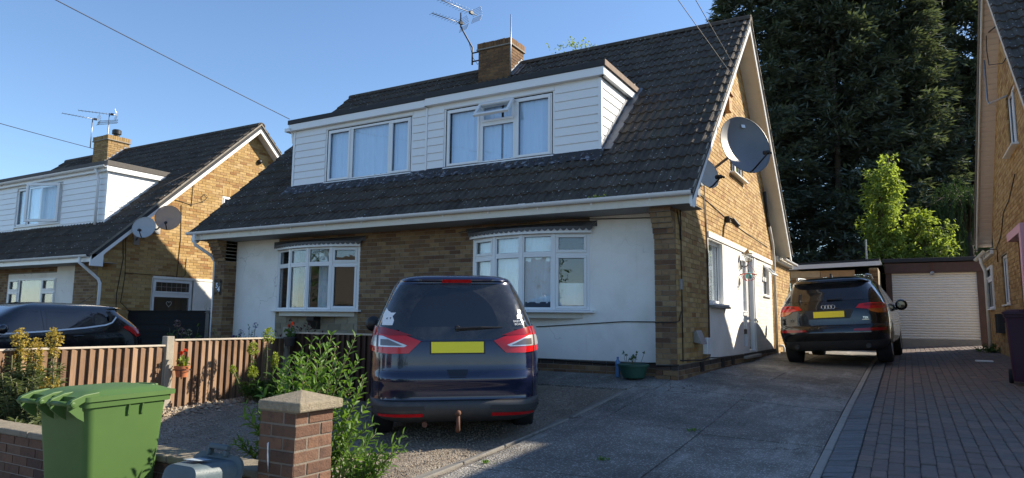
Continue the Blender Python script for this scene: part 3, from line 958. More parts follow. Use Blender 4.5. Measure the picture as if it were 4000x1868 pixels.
# --- dormer
dh = [(-7.64, -5.40, 3.62, 4.77), (-4.58, -2.32, 3.62, 4.77)]
m = MB(); cells(m, (0, DY + .03, 0), X_, -Y_, DX0, DX1, DZ0, 4.98, dh)
m.prism([(DX1, DY + .03, DZ0), (DX1, DY + .03, 5.0), (DX1, 2.35, 5.0)], (-.02, 0, 0)); m.prism([(DX0, DY + .03, DZ0), (DX0, DY + .03, 5.0), (DX0, 2.35, 5.0)], (.02, 0, 0))
dorm = m.build('dormer', MT['upvc'], H)
DF = (0, DY + .03, 0)
segs = [(-8.58, -7.68, 3.48, 4.86), (-5.36, -5.05, 3.48, 4.86), (-5.0, -4.62, 3.50, 4.86), (-2.28, -1.46, 3.48, 4.86)]
for (a, b, c_, d_) in segs: boards(dorm, DF, X_, -Y_, a, b, c_, d_, .152)
for (a, b) in ((-7.675, -5.365), (-4.615, -2.285)): boards(dorm, DF, X_, -Y_, a, b, 4.775, 4.86, .09)
zr = lambda z: RY - (RZ + .05 - z) / KS
boards(dorm, (DX1, 0, 0), Y_, X_, DY + .06, 3, 3.58, 4.86, .152, ends=lambda z: (DY + .06, max(DY + .07, zr(z) - .05)))
m = MB()
for (a, b, c_, d_) in ((-5.046, -5.004, DY - .002, DY + .03), (DX1 - .032, DX1 + .024, DY, DY + .055), (DX0 - .02, DX0 + .035, DY, DY + .055)):
    m = MB(); m.box(a, b, c_, d_, 3.46, 4.865); m.build('corner_trim', MT['upvc'], dorm, bevel=.004)
bl = simple('pale blue curtain', (.60, .74, .90), .9, .05, 6)
wd = window(dorm, (0, DY + .03, 0), X_, -Y_, [(-4.56, -3.80, 3.64, 4.75, 'S'), (-3.80, -3.07, 3.64, 4.38, 'F'), (-3.80, -3.07, 4.38, 4.75, 'SO'), (-3.07, -2.34, 3.64, 4.75, 'S')], fw=.045,
            curtain=[(-4.5, -3.40, 3.6, 4.78, .018, bl, .085), (-3.36, -2.36, 3.6, 4.78, .018, bl, .08)], sill=.05)
th = math.radians(38); vo = Vector((0, DY - .0, 4.73)); vd = Vector((0, -math.sin(th), -math.cos(th))); vn = Vector((0, -math.cos(th), math.sin(th)))
m = MB()
for (a, b, c_, d_) in ((-3.80, -3.07, 0, .05), (-3.80, -3.07, .31, .36), (-3.80, -3.75, .05, .31), (-3.12, -3.07, .05, .31)): m.obox(vo, X_, vd, vn, a, b, c_, d_, 0, .05)
m.build('open_sash', MT['upvc'], wd, bevel=.005)
m = MB(); m.obox(vo, X_, vd, vn, -3.75, -3.12, .05, .31, .02, .026); m.build('pane', MT['glass'], wd)
window(dorm, (0, DY + .03, 0), X_, -Y_, [(-7.62, -6.97, 3.64, 4.75, 'S'), (-6.97, -5.94, 3.64, 4.75, 'F'), (-5.94, -5.42, 3.64, 4.75, 'S')], fw=.045,
       curtain=[(-7.6, -5.44, 3.6, 4.78, .020, bl, .085)], sill=.05)
for (a, b, dz) in ((DX0 - .10, -5.03, 0), (-5.028, DX1 + .10, .022)):
    m = MB(); m.box(a, b, DY - .08, DY - .058, 4.86 + dz, 5.0 + dz); m.box(a, b, DY - .057, DY + .03, 4.862 + dz, 4.874 + dz)
    if b > -3: m.box(b - .022, b, DY - .057, 2.28, 4.86 + dz, 5.0 + dz); m.box(DX1 + .03, b - .023, DY - .057, 2.2, 4.862 + dz, 4.874 + dz)
    m.build('dormer_fascia', MT['upvc'], dorm, bevel=.003)
    m = MB(); m.box(a - .015, b + .015, DY - .10, DY + .02, 5.002 + dz, 5.10 + dz)
    m.box(a - .015, b + .015, DY + .021, 2.55, 5.002 + dz, 5.085 + dz)
    m.build('felt_edge', MT['felt'], dorm, bevel=.01)
m = MB(); m.prism([(DX1 - .0, DY - .07, 5.03), (DX1 + .135, DY - .1, 5.03), (DX1 + .135, DY - .1, 5.13), (DX1 + .12, DY - .1, 5.13)], (0, 2.4, 0)); m.build('edge_trim', simple('weathered edge trim', (.16, .11, .08), .8, .4, 12), dorm)
# aprons under the windows and lead flashing
ap = simple('flaking black apron', (.022, .022, .026), .7, .4, 9, bump=.6, bscale=30)
def mk_flake():
    t = NT('flaking flashing'); p = t.pos()
    n = t.step(t.noise(p, 9, 6, .7, .6), .54, .60)
    col = t.mix(n, (.032, .032, .036), (.20, .21, .24))
    return t.done(t.bsdf(col, .7, t.bump(t.noise(p, 12, 5), .8, .02), .4))
flake = mk_flake()
for (a, b, mm) in ((-7.70, -5.37, ap), (-4.63, -2.29, flake)):
    m = MB(); m.prism([(a, DY + .02, 3.63), (a, DY + .0, 3.63), (a, DY - .07, 3.44), (a, DY + .02, 3.44)], (b - a, 0, 0)); m.build('apron', mm, dorm)
m = MB(); nn = 60
R = random.Random(4)
for i in range(nn):
    x = DX0 - .12 + (DX1 - DX0 + .2) * i / nn; x2 = DX0 - .12 + (DX1 - DX0 + .2) * (i + 1) / nn
    y0_ = DY - .17 - R.uniform(0, .05); h0 = .078 + R.uniform(-.004, .006)
    m.add([(x, DY + .02, rz(DY + .02) + .11), (x2, DY + .02, rz(DY + .02) + .11), (x2, y0_, rz(y0_) + h0), (x, y0_, rz(y0_) + h0)], [(3, 2, 1, 0)])
m.build('base_flashing', flake, dorm, auto=60)
m = MB()
for k in range(7):
    ya, yb = DY + .0 + k * .235, DY + (k + 1) * .235 + .02
    m.add([(DX1 + .026, ya, rz(ya) + .20), (DX1 + .026, yb, rz(yb) + .20), (DX1 + .03, yb, rz(yb) + .095), (DX1 + .03, ya, rz(ya) + .095), (DX1 + .19, yb, rz(yb) + .09 + .006 * (k % 2)), (DX1 + .19, ya, rz(ya) + .09)], [(3, 2, 1, 0), (5, 4, 2, 3)])
m.build('cheek_flashing', MT['lead'], dorm)
m = MB(); m.box(DX0 - .18, DX0 - .02, DY - .12, DY + .3, 4.84, 4.92); m.tube([(DX0 - .06, DY - .0, 4.86), (DX0 - .06, DY + .05, 4.6)], .03, 8); m.build('dormer_gutter_end', MT['upvc'], dorm, bevel=.01)
# --- chimney with lead
ch0 = chimney(H, -5.885, -4.998, 3.81, 4.45, 7.47, MT['brick_chim'], 6.0)
m = MB()
for k in range(4):
    ya = 3.84 + k * .15
    m.prism([(-4.99, ya, rz(ya) + .05), (-4.99, ya + .15, rz(ya + .15) + .05), (-4.99, ya + .15, rz(ya + .15) + .16), (-4.99, ya, rz(ya) + .20)], (.012, 0, 0))
m.add([(-4.985, 3.8, rz(3.8) + .09), (-4.80, 3.8, rz(3.8) + .085), (-4.80, 4.4, rz(4.38) + .085), (-4.985, 4.4, rz(4.38) + .09)], [(0, 1, 2, 3)])
m.build('step_flashing', MT['lead'], ch0)
# --- rear extension with gutter
m = MB(); m.box(-4, -.01, 8.62, 11.2, -.5, 2.35); ex = m.build('rear_extension', MT['mortar'], H)
lay_bricks(ex, H, (-.01, 8.62, 0), Y_, X_, 0, 2.58, -.1, 2.33, MT['brick'], nind=120, seed=6)
m = MB(); m.box(-4.1, .08, 8.62, 11.3, 2.352, 2.50); m.build('extension_roof', MT['upvc_old'], ex, bevel=.005)
gutter(H, (.10, 11.3, 2.47), -Y_, X_, 2.5, name='rear_gutter')
m = MB(); m.box(-.02, .34, 8.9, 9.2, 2.29, 2.36)
cable('waste_pipe', [(.02, 8.7, .25), (.12, 8.72, .25), (.14, 8.75, .2), (.14, 8.75, .06)], .03, MT['upvc'], H, 8)
# front left downpipe
cable('downpipe', [(-10.28, -.43, 2.56), (-10.28, -.43, 2.42), (-10.27, -.40, 2.33), (-10.2, -.05, 2.13), (-10.18, .04, 2.0), (-10.18, .05, 1.0), (-10.18, .05, -.4)], .034, MT['upvc'], H, 10)
m = MB(); m.box(.31, .345, -.365, -.12, rz(-.36) - .16, rz(-.36) + .06); m.build('barge_end_cap', MT['upvc'], H, bevel=.004)
# ---------------------------------------------------------------- ground
def sm(t):
    t = min(1.0, max(0.0, t)); return t * t * (3 - 2 * t)
def G(x, y):
    a = float(np.interp(y, [-30, -9, -7, -5, -3.3, -1.2, 0, 2, 5, 8, 14, 40], [-.75, -.67, -.63, -.54, -.44, -.15, -.02, .01, .02, .06, .09, .1]))
    a0 = float(np.interp(y, [-30, -9, -7, -5, -3.5, -2, 0, 2, 5, 8, 14, 40], [-.75, -.67, -.58, -.45, -.35, -.22, -.02, .0, .02, .06, .09, .1]))
    a2 = float(np.interp(y, [-30, -9, -7, -3.6, -.6, 6.2, 9, 14, 40], [-.75, -.67, -.52, -.36, -.23, .0, .05, .09, .1]))
    t0 = sm((x + .75) / .35)
    a = a * (1 - t0) + (a0 + (a2 - a0) * min(1.0, max(0.0, x / 2.25))) * t0
    b = float(np.interp(y, [-30, -6.95, -6.5, -4.5, -2.6, 0, 3], [-.75, -.63, -.40, -.31, -.25, -.10, 0]))
    c = float(np.interp(y, [-30, -6, -1, 5], [-.75, -.60, -.42, -.36]))
    t = sm((-2.3 - x) / 2.4)
    g = a * (1 - t) + b * t
    t = sm((-5.3 - x) / 3.2)
    g = g * (1 - t) + c * t
    if x > 2.24: g += (.035 * min(1, (x - 2.24) / .1) + .045 * min(x - 2.24, 3)) * sm((y + 9) / 4)
    return g

def mk_drive():
    t = NT('worn exposed aggregate concrete'); p = t.pos()
    r = t.rand()
    n = t.noise(p, .7, 8, .68)
    col = t.ramp(n, [(.37, (.085, .079, .071)), (.46, (.165, .153, .136)), (.55, (.27, .252, .225)), (.66, (.46, .43, .385))])
    col = t.mix(t.math('MULTIPLY', r, .35), col, (.21, .195, .175))
    # pale scuffed traffic band and patches
    mp = t.n('Mapping'); t.l(p, mp.inputs[0]); mp.inputs['Scale'].default_value = (2.2, .45, 1)
    b = t.step(t.noise(mp.outputs[0], 1.0, 6, .7), .52, .70)
    col = t.mix(t.math('MULTIPLY', b, .6), col, (.55, .52, .46))
    v = t.n('TexVoronoi'); v.inputs['Scale'].default_value = 52; t.l(p, v.inputs['Vector'])
    sp = t.n('SeparateColor'); t.l(v.outputs['Color'], sp.inputs[0])
    st = t.math('MULTIPLY', t.math('GREATER_THAN', sp.outputs[0], .52), t.step(v.outputs['Distance'], .55, .2))
    col = t.mix(t.math('MULTIPLY', st, t.math('ADD', .32, t.math('MULTIPLY', t.step(n, .3, .6), .6))), col, (.66, .63, .58))
    col = t.mix(t.math('MULTIPLY', t.step(t.noise(p, 190, 2), .4, .6), .6), col, (.10, .093, .083))
    oil = t.step(t.noise(p, 1.9, 5, .6), .62, .76)
    col = t.mix(t.math('MULTIPLY', oil, .55), col, (.075, .07, .066))
    cv = t.n('TexVoronoi', feature='DISTANCE_TO_EDGE'); cv.inputs['Scale'].default_value = .55
    nz = t.n('TexNoise'); nz.inputs['Scale'].default_value = 2.2; nz.inputs['Detail'].default_value = 6; t.l(p, nz.inputs['Vector'])
    sc = t.n('VectorMath', operation='SCALE'); t.l(nz.outputs['Color'], sc.inputs[0]); sc.inputs['Scale'].default_value = .9
    ad = t.n('VectorMath', operation='ADD'); t.l(p, ad.inputs[0]); t.l(sc.outputs[0], ad.inputs[1]); t.l(ad.outputs[0], cv.inputs['Vector'])
    col = t.mix(t.math('MULTIPLY', t.math('MULTIPLY', t.math('LESS_THAN', cv.outputs['Distance'], .005), t.step(t.noise(p, .8, 2), .5, .6)), .7), col, (.05, .046, .04))
    h = t.math('ADD', t.math('MULTIPLY', v.outputs['Distance'], -1.0), t.noise(p, 60, 5))
    return t.done(t.bsdf(col, .9, t.bump(h, .9, .012), .3))
def mk_gravel():
    t = NT('small gravel'); p = t.pos()
    v = t.n('TexVoronoi'); v.inputs['Scale'].default_value = 70; t.l(p, v.inputs['Vector'])
    sp = t.n('SeparateColor'); t.l(v.outputs['Color'], sp.inputs[0])
    col = t.ramp(sp.outputs[0], [(.16, .13, .105), (.24, .195, .15), (.31, .26, .20), (.20, .18, .155), (.40, .35, .28)])
    n = t.noise(p, 1.6, 5)
    col = t.mix(t.math('MULTIPLY', t.step(n, .4, .7), .5), col, (.12, .10, .08))
    h = t.math('MULTIPLY', v.outputs['Distance'], -1.0)
    return t.done(t.bsdf(col, .92, t.bump(h, .7, .015), .25))
MT['drive'] = mk_drive(); MT['gravel'] = mk_gravel()
stone_m = NT('loose stone'); MT['stone'] = stone_m.done(stone_m.bsdf(stone_m.ramp(stone_m.rand(), [(.16, .12, .085), (.26, .20, .14), (.34, .28, .20), (.20, .17, .14), (.42, .36, .28)]), .9, stone_m.bump(stone_m.noise(stone_m.pos(), 200, 3), .4, .004), .3))
MT['tarmac'] = simple('tarmac', (.13, .128, .122), .9, .3, 14, bump=.6, bscale=150)
MT['earth'] = simple('bare soil and rough grass', (.07, .065, .035), .95, .5, 2.5, bump=.8, bscale=25)
sett_m = brick_mat('block paving sett', [(.17, .135, .122), (.20, .152, .134), (.16, .142, .132), (.19, .16, .143), (.22, .165, .143)], blotch=.35, dark=(.05, .048, .045))
sett_b = brick_mat('blue grey sett', [(.15, .155, .162), (.18, .183, .19), (.135, .14, .148)], blotch=.35, dark=(.04, .04, .042))

def sheet(name, mat, x0, x1, y0, y1, nx, ny, off, kind='structure', skirt=0, parent=None, noise=0.0):
    m = MB(); R = random.Random(3)
    for j in range(ny + 1):
        for i in range(nx + 1):
            x = x0 + (x1 - x0) * i / nx; y = y0 + (y1 - y0) * j / ny
            m.v.append((x, y, G(x, y) + off + R.uniform(-noise, noise)))
    for j in range(ny):
        for i in range(nx):
            k = j * (nx + 1) + i
            m.f.append((k, k + 1, k + nx + 2, k + nx + 1)); m.m.append(0)
    if skirt:
        b = list(range(nx + 1)) + [j * (nx + 1) + nx for j in range(1, ny + 1)] + [ny * (nx + 1) + i for i in range(nx - 1, -1, -1)] + [j * (nx + 1) for j in range(ny - 1, 0, -1)]
        s = len(m.v)
        for k in b: m.v.append((m.v[k][0], m.v[k][1], m.v[k][2] - skirt))
        n = len(b)
        for i in range(n):
            j = (i + 1) % n
            m.f.append((b[j], b[i], s + i, s + j)); m.m.append(0)
    o = m.build(name, mat, parent, smooth=not skirt)
    if kind and parent is None: o['kind'] = kind
    return o

# wide terrain, then each surface laid on it
m = MB(); xs = [-400, -120, -60, -40, -30] + [-26 + i for i in range(0, 52)] + [30, 45, 80, 160, 400]; ys = [-400, -120, -60, -40, -30, -24] + [-20 + i for i in range(0, 60)] + [45, 60, 90, 150, 400]
for y in ys:
    for x in xs: m.v.append((x, y, G(x, y) - .06))
for j in range(len(ys) - 1):
    for i in range(len(xs) - 1):
        k = j * len(xs) + i; m.f.append((k, k + 1, k + len(xs) + 1, k + len(xs))); m.m.append(0)
m.build('ground', MT['earth'], smooth=True)['kind'] = 'structure'
sheet('road', MT['tarmac'], -60, 60, -16.5, -9.6, 60, 8, -.03)
sheet('pavement', simple('pavement concrete', (.27, .26, .24), .9, .25, 9, bump=.5, bscale=120), -60, 60, -9.4, -6.78, 80, 6, -.012, skirt=.1)
kr = empty('kerb', (0, 0, 0)); kr['kind'] = 'structure'
for i in range(26):
    k = MB(); x = -12 + i * .92; k.box(x, x + .91, -9.53, -9.41, G(x, -9.4) - .2, G(x, -9.4) + .0); k.build('kerb_stone', MT['concrete'], kr, bevel=.012)
sheet('gravel_yard', MT['gravel'], -4.99, -.45, -6.50, .25, 70, 90, .0, noise=.006)
sheet('neighbour_drive', simple('dark drive tarmac', (.06, .06, .06), .9, .3, 12, bump=.6, bscale=150), -14.2, -10.2, -6.7, 8, 12, 30, -.02)
sheet('side_garden_soil', MT['earth'], -10.15, -5.02, -6.5, .28, 20, 20, -.01)
# concrete drive slabs, each a piece
dv = empty('concrete_driveway', (0, 0, 0)); dv['kind'] = 'structure'
rows = [-6.7, -4.75, -2.62, -.62, 1.45, 3.4, 5.6, 8.3, 11.9]
colx = [(-.42, -.10), (-.09, 1.0), (1.012, 2.14)]
Rs = random.Random(9)
for ci, (xa, xb) in enumerate(colx):
    for j in range(len(rows) - 1):
        dy = (.0, .12, -.15)[ci]
        sheet('slab', MT['drive'], xa, xb, rows[j] + dy + .012, rows[j + 1] + dy - .008, 10, 16, .012 + Rs.uniform(-.006, .006), parent=dv, skirt=.08)
sheet('house_path', MT['drive'], -3.6, -.43, -.86, .27, 16, 6, .02, skirt=.08)
MT['edging'] = simple('weathered edging concrete', (.21, .195, .17), .95, .3, 9, bump=.6, bscale=80, dirt=(.08, .075, .065), dscale=5, damt=.7)
ed = empty('concrete_edging', (0, 0, 0)); ed['kind'] = 'structure'
def edge(parent, pts, w, h, name='edging_stone', mat=None, up=.05):
    for i in range(len(pts) - 1):
        p, q = Vector(pts[i] + (0,)), Vector(pts[i + 1] + (0,))
        U = (q - p).normalized(); V = Vector((-U.y, U.x, 0)); L = (q - p).length
        b = MB()
        vs = []
        for (s, t) in ((0, -w / 2), (L - .012, -w / 2), (L - .012, w / 2), (0, w / 2)):
            P = p + U * s + V * t
            z = G(P.x, P.y); vs.append((P.x, P.y, z - h)); vs.append((P.x, P.y, z + up))
        b.add(vs, [(1, 3, 5, 7), (6, 4, 2, 0), (0, 2, 3, 1), (2, 4, 5, 3), (4, 6, 7, 5), (6, 0, 1, 7)])
        b.build(name, mat or MT['concrete'], parent, bevel=.012)
edge(ed, [(-.74, -5.3), (-.67, -4.5), (-.60, -3.9), (-.54, -3.3), (-.48, -2.72)], .15, .3, up=.03, mat=MT['edging'])
edge(ed, [(-.45, -2.6), (-.43, -1.75), (-.43, -.95)], .06, .3, up=.025, mat=MT['edging'])
ek = empty('boundary_kerb', (0, 0, 0)); ek['kind'] = 'structure'
edge(ek, [(2.19, -6.6 + i * .915) for i in range(20)], .075, .3, up=.03, name='kerb_stone', mat=MT['concrete'])
# block paving
pv = sheet('block_paving', simple('jointing sand', (.075, .07, .062), .95, .3, 40), 2.22, 4.62, -6.7, 13.9, 12, 80, .0)
P = []
R = random.Random(5)
y = -6.6
while y < 13.8:
    P.append((2.34, y + .053, .20, .094, 1)); y += .106
for c in range(20):
    x = 2.45 + .054 + c * .108; y = -6.6 + (c % 2) * .107
    while y < 13.8:
        P.append((x, y + .1, .104, .203, 0)); y += .214
sel = pick([(p[0], p[1], G(p[0], p[1])) for p in P], 300)
mr, mbl = MB(), MB()
_sm = {}
for i, (x, y, a, b, k) in enumerate(P):
    z = G(x, y) + R.uniform(-.004, .005); sl = (G(x, y + .1) - G(x, y - .1)) / .2; sx = (G(x + .05, y) - G(x - .05, y)) / .1
    def blk(mm):
        c = .009
        vs = [(-a / 2, -b / 2, -.03), (a / 2, -b / 2, -.03), (a / 2, b / 2, -.03), (-a / 2, b / 2, -.03), (-a / 2, -b / 2, .010), (a / 2, -b / 2, .010), (a / 2, b / 2, .010), (-a / 2, b / 2, .010),
              (-a / 2 + c, -b / 2 + c, .016), (a / 2 - c, -b / 2 + c, .016), (a / 2 - c, b / 2 - c, .016), (-a / 2 + c, b / 2 - c, .016)]
        fs = [(8, 9, 10, 11)] + [(q, (q + 1) % 4, 4 + (q + 1) % 4, 4 + q) for q in range(4)] + [(4 + q, 4 + (q + 1) % 4, 8 + (q + 1) % 4, 8 + q) for q in range(4)]
        return vs, fs
    M = Matrix.Translation((x, y, z)) @ Matrix(((1, 0, 0, 0), (0, 1, 0, 0), (sx, sl, 1, 0), (0, 0, 0, 1))) @ Matrix.Rotation(R.gauss(0, .008), 4, 'Z')
    if i in sel:
        if k not in _sm:
            q = MB(); q.add(*blk(q)); me = q.mesh('sett'); me.materials.append(sett_b if k else sett_m); _sm[k] = me
        o = linkmesh('sett', _sm[k], None, pv); o.matrix_local = M
    else:
        vs, fs = blk(None); (mbl if k else mr).add([M @ Vector(v) for v in vs], fs)
for mm, mt in ((mr, sett_m), (mbl, sett_b)):
    o = mm.build('sett_field', mt, pv); o['kind'] = 'stuff'
# loose stones: gravel grains and bigger stones along the fence
def stones(name, n, xr, yr, s0, s1, mat, seed, dens=None, off=0.0, label=None):
    R = random.Random(seed); m = MB(); k = 0
    base = [(0, 0, 1), (1, 0, 0), (0, 1, 0), (-1, 0, 0), (0, -1, 0), (.0, .0, -.6)]
    fs = [(0, 1, 2), (0, 2, 3), (0, 3, 4), (0, 4, 1), (5, 2, 1), (5, 3, 2), (5, 4, 3), (5, 1, 4)]
    while k < n:
        x, y = R.uniform(*xr), R.uniform(*yr)
        if dens and R.random() > dens(x, y): continue
        s = R.uniform(s0, s1) ; a = R.uniform(0, 6.28); ca, sa = math.cos(a), math.sin(a)
        q = [R.uniform(.6, 1.3) for _ in range(6)]; fl = R.uniform(.4, .8); z = G(x, y) + off
        m.add([(x + (v[0] * ca - v[1] * sa * .7) * s * w, y + (v[0] * sa + v[1] * ca * .7) * s * w, z + v[2] * s * fl * w + s * .25) for v, w in zip(base, q)], fs); k += 1
    o = m.build(name, mat); o['kind'] = 'stuff'; tag(o, label, 'gravel'); return o
stones('gravel', 26000, (-4.95, -.6), (-6.45, -.9), .006, .014, MT['stone'], 2, lambda x, y: 1 if inframe((x, y, G(x, y)), 0) else .05, label='fine brown gravel over the front yard')
stones('border_stones', 900, (-4.93, -4.25), (-6.4, -2.6), .015, .045, MT['stone'], 4, lambda x, y: max(0, 1 - (x + 4.9) / .6) + .05, label='rough pale stones along the foot of the fence')

# ---------------------------------------------------------------- house on the left
LO = Vector((-14.3, -.15, -.35))
L = empty('neighbour_house', LO, 'buff brick dormer house at far left with two small dishes on its gable', 'house')
ld = (-8.6, -1.08, .66)
house_shell(L, W0, 1, MT['upvc'], MT['upvc'], ext=.30, holes=[(1.43, 4.6, -.6, 2.215), (3.40, 4.25, 4.02, 4.66)], tile_skip=lambda c: ld[0] + .05 < c.x < ld[1] - .05 and ld[2] + .12 < c.y < 2.3, plinth=-.5, brick_bad=lambda x, y, c: c.z < .95 or x > 1080)
eaves(L, W0, .30, joints=(6.0,), mat_f=MT['upvc'])
gh = [(1.445, 2.60, 1.25, 2.17)]
m = MB(); cells(m, (.012, 0, 0), Y_, X_, 1.43, 4.6, -.6, 2.215, gh); m.build('render_panel', MT['render'], L)
m = MB(); m.box(.014, .03, 1.43, 4.6, 2.15, 2.215); m.build('lintel_band', MT['render'], L)
w = window(L, (-.0, 0, 0), Y_, X_, [(1.445, 2.60, .55, 1.74, 'F'), (1.445, 2.60, 1.74, 2.145, 'S')], fw=.07, reveal=.012, curtain=[(1.5, 1.62, .6, 1.7, .02, MT['curtain'], .3), (2.2, 2.55, .6, 1.7, .02, simple('brown drape', (.12, .09, .07), .9), .35)])
lw = simple('leaded strip', (.45, .45, .46), .5, metal=.5)
for k in range(7):
    m = MB(); y = 1.55 + k * .145; m.box(.0, .004, y, y + .007, 1.82, 2.07); m.build('lead_came', lw, w)
m = MB(); m.box(.0, .004, 1.53, 2.5, 1.94, 1.947); m.build('lead_came', lw, w)
hb = MB(); hb.tube([(-.12, 2.02 + .075 * (16 * math.sin(t) ** 3) / 16, 1.50 + .085 * (13 * math.cos(t) - 5 * math.cos(2 * t) - 2 * math.cos(3 * t) - math.cos(4 * t)) / 16) for t in [i / 24 * 6.283 for i in range(25)]], .008, 5)
hb.build('window_heart', MT['upvc'], w)
window(L, (-.0, 0, 0), Y_, X_, [(3.40, 4.25, 4.02, 4.30, 'F'), (3.40, 4.25, 4.30, 4.66, 'S')], fw=.05)
# soldier arch over the little window
for k in range(11):
    m = MB(); y = 3.38 + k * .077; m.box(.0, .011, y + .004, y + .073, 4.69, 4.90); m.build('soldier_brick', MT['brick'], L)
cable('wall_cable', [(.02, 2.1, 4.2), (.02, 2.15, 3.3), (.02, 2.1, 2.2)], .008, MT['cable_brown'], L)
cable('wall_cable', [(.02, 1.0, 4.3), (.02, 1.7, 4.75), (.02, 2.3, 5.15), (.02, 2.42, 4.9), (.02, 2.4, 4.2)], .007, MT['cable'], L)
cable('wall_cable', [(.02, .9, 3.6), (.02, 1.6, 4.35), (.02, 2.4, 4.25), (.03, 2.75, 4.4), (.03, 2.9, 4.55), (.03, 2.78, 4.62), (.03, 2.68, 4.5), (.02, 2.75, 4.36)], .007, MT['cable'], L)
cable('wall_cable', [(.02, .55, 3.2), (.02, .6, 2.6), (.02, .5, 1.7), (.02, .55, .6)], .010, MT['cable'], L)
cable('wall_cable', [(.02, .62, 3.2), (.02, .68, 2.2), (.02, .62, 1.5), (.03, .9, 1.25), (.03, .95, 1.1), (.02, .6, 1.0)], .008, MT['cable'], L)
cable('wall_cable', [(.02, .66, 2.24), (.02, 2.3, 2.24), (.02, 2.35, 2.3), (.02, 2.36, 2.75)], .007, MT['cable'], L)
m = MB(); m.lathe([(.0, .09), (.05, .08), (.075, .05), (.08, 0)], 14, (0.01, 4.62, 5.93), (1, -.2, .1)); m.build('vent_cowl', MT['black'], L, smooth=True)
# front wall
fh = [(-4.80, -2.38, 1.0, 2.15)]
m = MB(); cells(m, (0, .30, 0), X_, -Y_, -W0, 0, -.8, 2.6, fh); fw2 = m.build('front_wall', MT['mortar_grey'], L)
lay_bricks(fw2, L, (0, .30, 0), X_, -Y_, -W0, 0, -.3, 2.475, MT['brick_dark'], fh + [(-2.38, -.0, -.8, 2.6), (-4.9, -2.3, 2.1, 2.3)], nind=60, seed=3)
m = MB(); cells(m, (0, .28, 0), X_, -Y_, -4.9, -1.0, -.6, 2.45, [(-4.80, -2.38, -.6, 2.15), (-4.9, -2.38, 2.29, 2.45)]); m.build('front_render', MT['render'], L)
m = MB(); m.box(-1.0, -.004, .0, .3, -.7, 2.5); pr = m.build('pier', MT['mortar_grey'], L)
lay_bricks(pr, L, (0, 0, 0), X_, -Y_, -1.0, 0, -.5, 2.45, MT['brick_dark'], nind=80, seed=4)
window(L, (0, .26, 0), X_, -Y_, [(-4.80, -4.25, 1.0, 1.80, 'S'), (-4.80, -4.25, 1.80, 2.15, 'S'), (-4.25, -3.05, 1.0, 2.15, 'F'), (-3.05, -2.38, 1.0, 1.80, 'S'), (-3.05, -2.38, 1.80, 2.15, 'S')], fw=.045)
# dormer
m = MB(); dhl = [(-5.72, -3.28, 3.72, 4.90)]
cells(m, (0, .69, 0), X_, -Y_, ld[0], ld[1], 3.4, 5.12, dhl)
m.prism([(ld[1], .69, 3.4), (ld[1], .69, 5.12), (ld[1], 2.45, 5.12)], (-.02, 0, 0)); m.prism([(ld[0], .69, 3.4), (ld[0], .69, 5.12), (ld[0], 2.45, 5.12)], (.02, 0, 0))
dl = m.build('dormer', MT['upvc'], L)
for (a, b) in ((-8.5, -5.75), (-3.25, -1.12)): boards(dl, (0, .69, 0), X_, -Y_, a, b, 3.5, 4.96, .163)
boards(dl, (ld[1], 0, 0), Y_, X_, .72, 3, 3.6, 5.0, .156, ends=lambda z: (.72, max(.73, zr(z) - .05)))
m = MB(); m.box(ld[1] - .03, ld[1] + .024, .66, .716, 3.46, 5.0); m.build('corner_trim', MT['upvc'], dl, bevel=.004)
m = MB(); m.box(ld[0] - .1, ld[1] + .1, .58, .60, 4.97, 5.10); m.box(ld[1] + .078, ld[1] + .1, .601, 2.38, 4.97, 5.10); m.box(ld[0], ld[1] + .077, .601, 2.3, 4.972, 4.985); m.build('dormer_fascia', MT['upvc'], dl)
felt2 = simple('weathered felt edge', (.10, .092, .085), .9, .3, 20)
m = MB(); m.box(ld[0] - .1, ld[1] + .115, .565, 2.6, 5.102, 5.25); m.build('felt_edge', felt2, dl, bevel=.012)
gutter(dl, (ld[0] - .1, .58, 5.10), X_, -Y_, ld[1] - ld[0] + .25, name='dormer_gutter')
cable('dormer_downpipe', [(-1.38, .50, 5.04), (-1.38, .55, 4.92), (-1.38, .60, 4.8), (-1.38, .60, 3.55)], .034, MT['upvc'], dl, 10)
wl = window(dl, (0, .69, 0), X_, -Y_, [(-5.70, -5.08, 3.74, 4.88, 'S'), (-5.08, -4.40, 3.74, 4.88, 'F'), (-4.40, -3.30, 3.74, 4.88, 'SO')], fw=.05, curtain=[(-5.65, -3.4, 3.7, 4.9, .02, bl, .12)], sill=.05)
th = math.radians(22); vo = Vector((-3.32, .66, 3.76)); vu = Vector((-math.cos(th), -math.sin(th), 0)); vn = Vector((math.sin(th), -math.cos(th), 0)).normalized() * -1
m = MB(); ring(m, vo, vu, Vector((-math.sin(th), math.cos(th) * 1, 0)) * -1 if False else Vector((math.sin(th), -math.cos(th), 0)), 0, 1.05, 0, 1.1, .075, 0, .05); m.build('open_sash', MT['upvc'], wl, bevel=.006)
m = MB(); m.obox(vo, vu, Z_, Vector((math.sin(th), -math.cos(th), 0)), .075, .975, .075, 1.025, .02, .026); m.build('pane', MT['glass'], wl)
m = MB(); m.prism([(ld[0], .66, 3.56), (ld[0], .56, 3.42), (ld[0], .70, 3.42)], (ld[1] - ld[0], 0, 0)); m.build('apron', MT['lead'], dl)
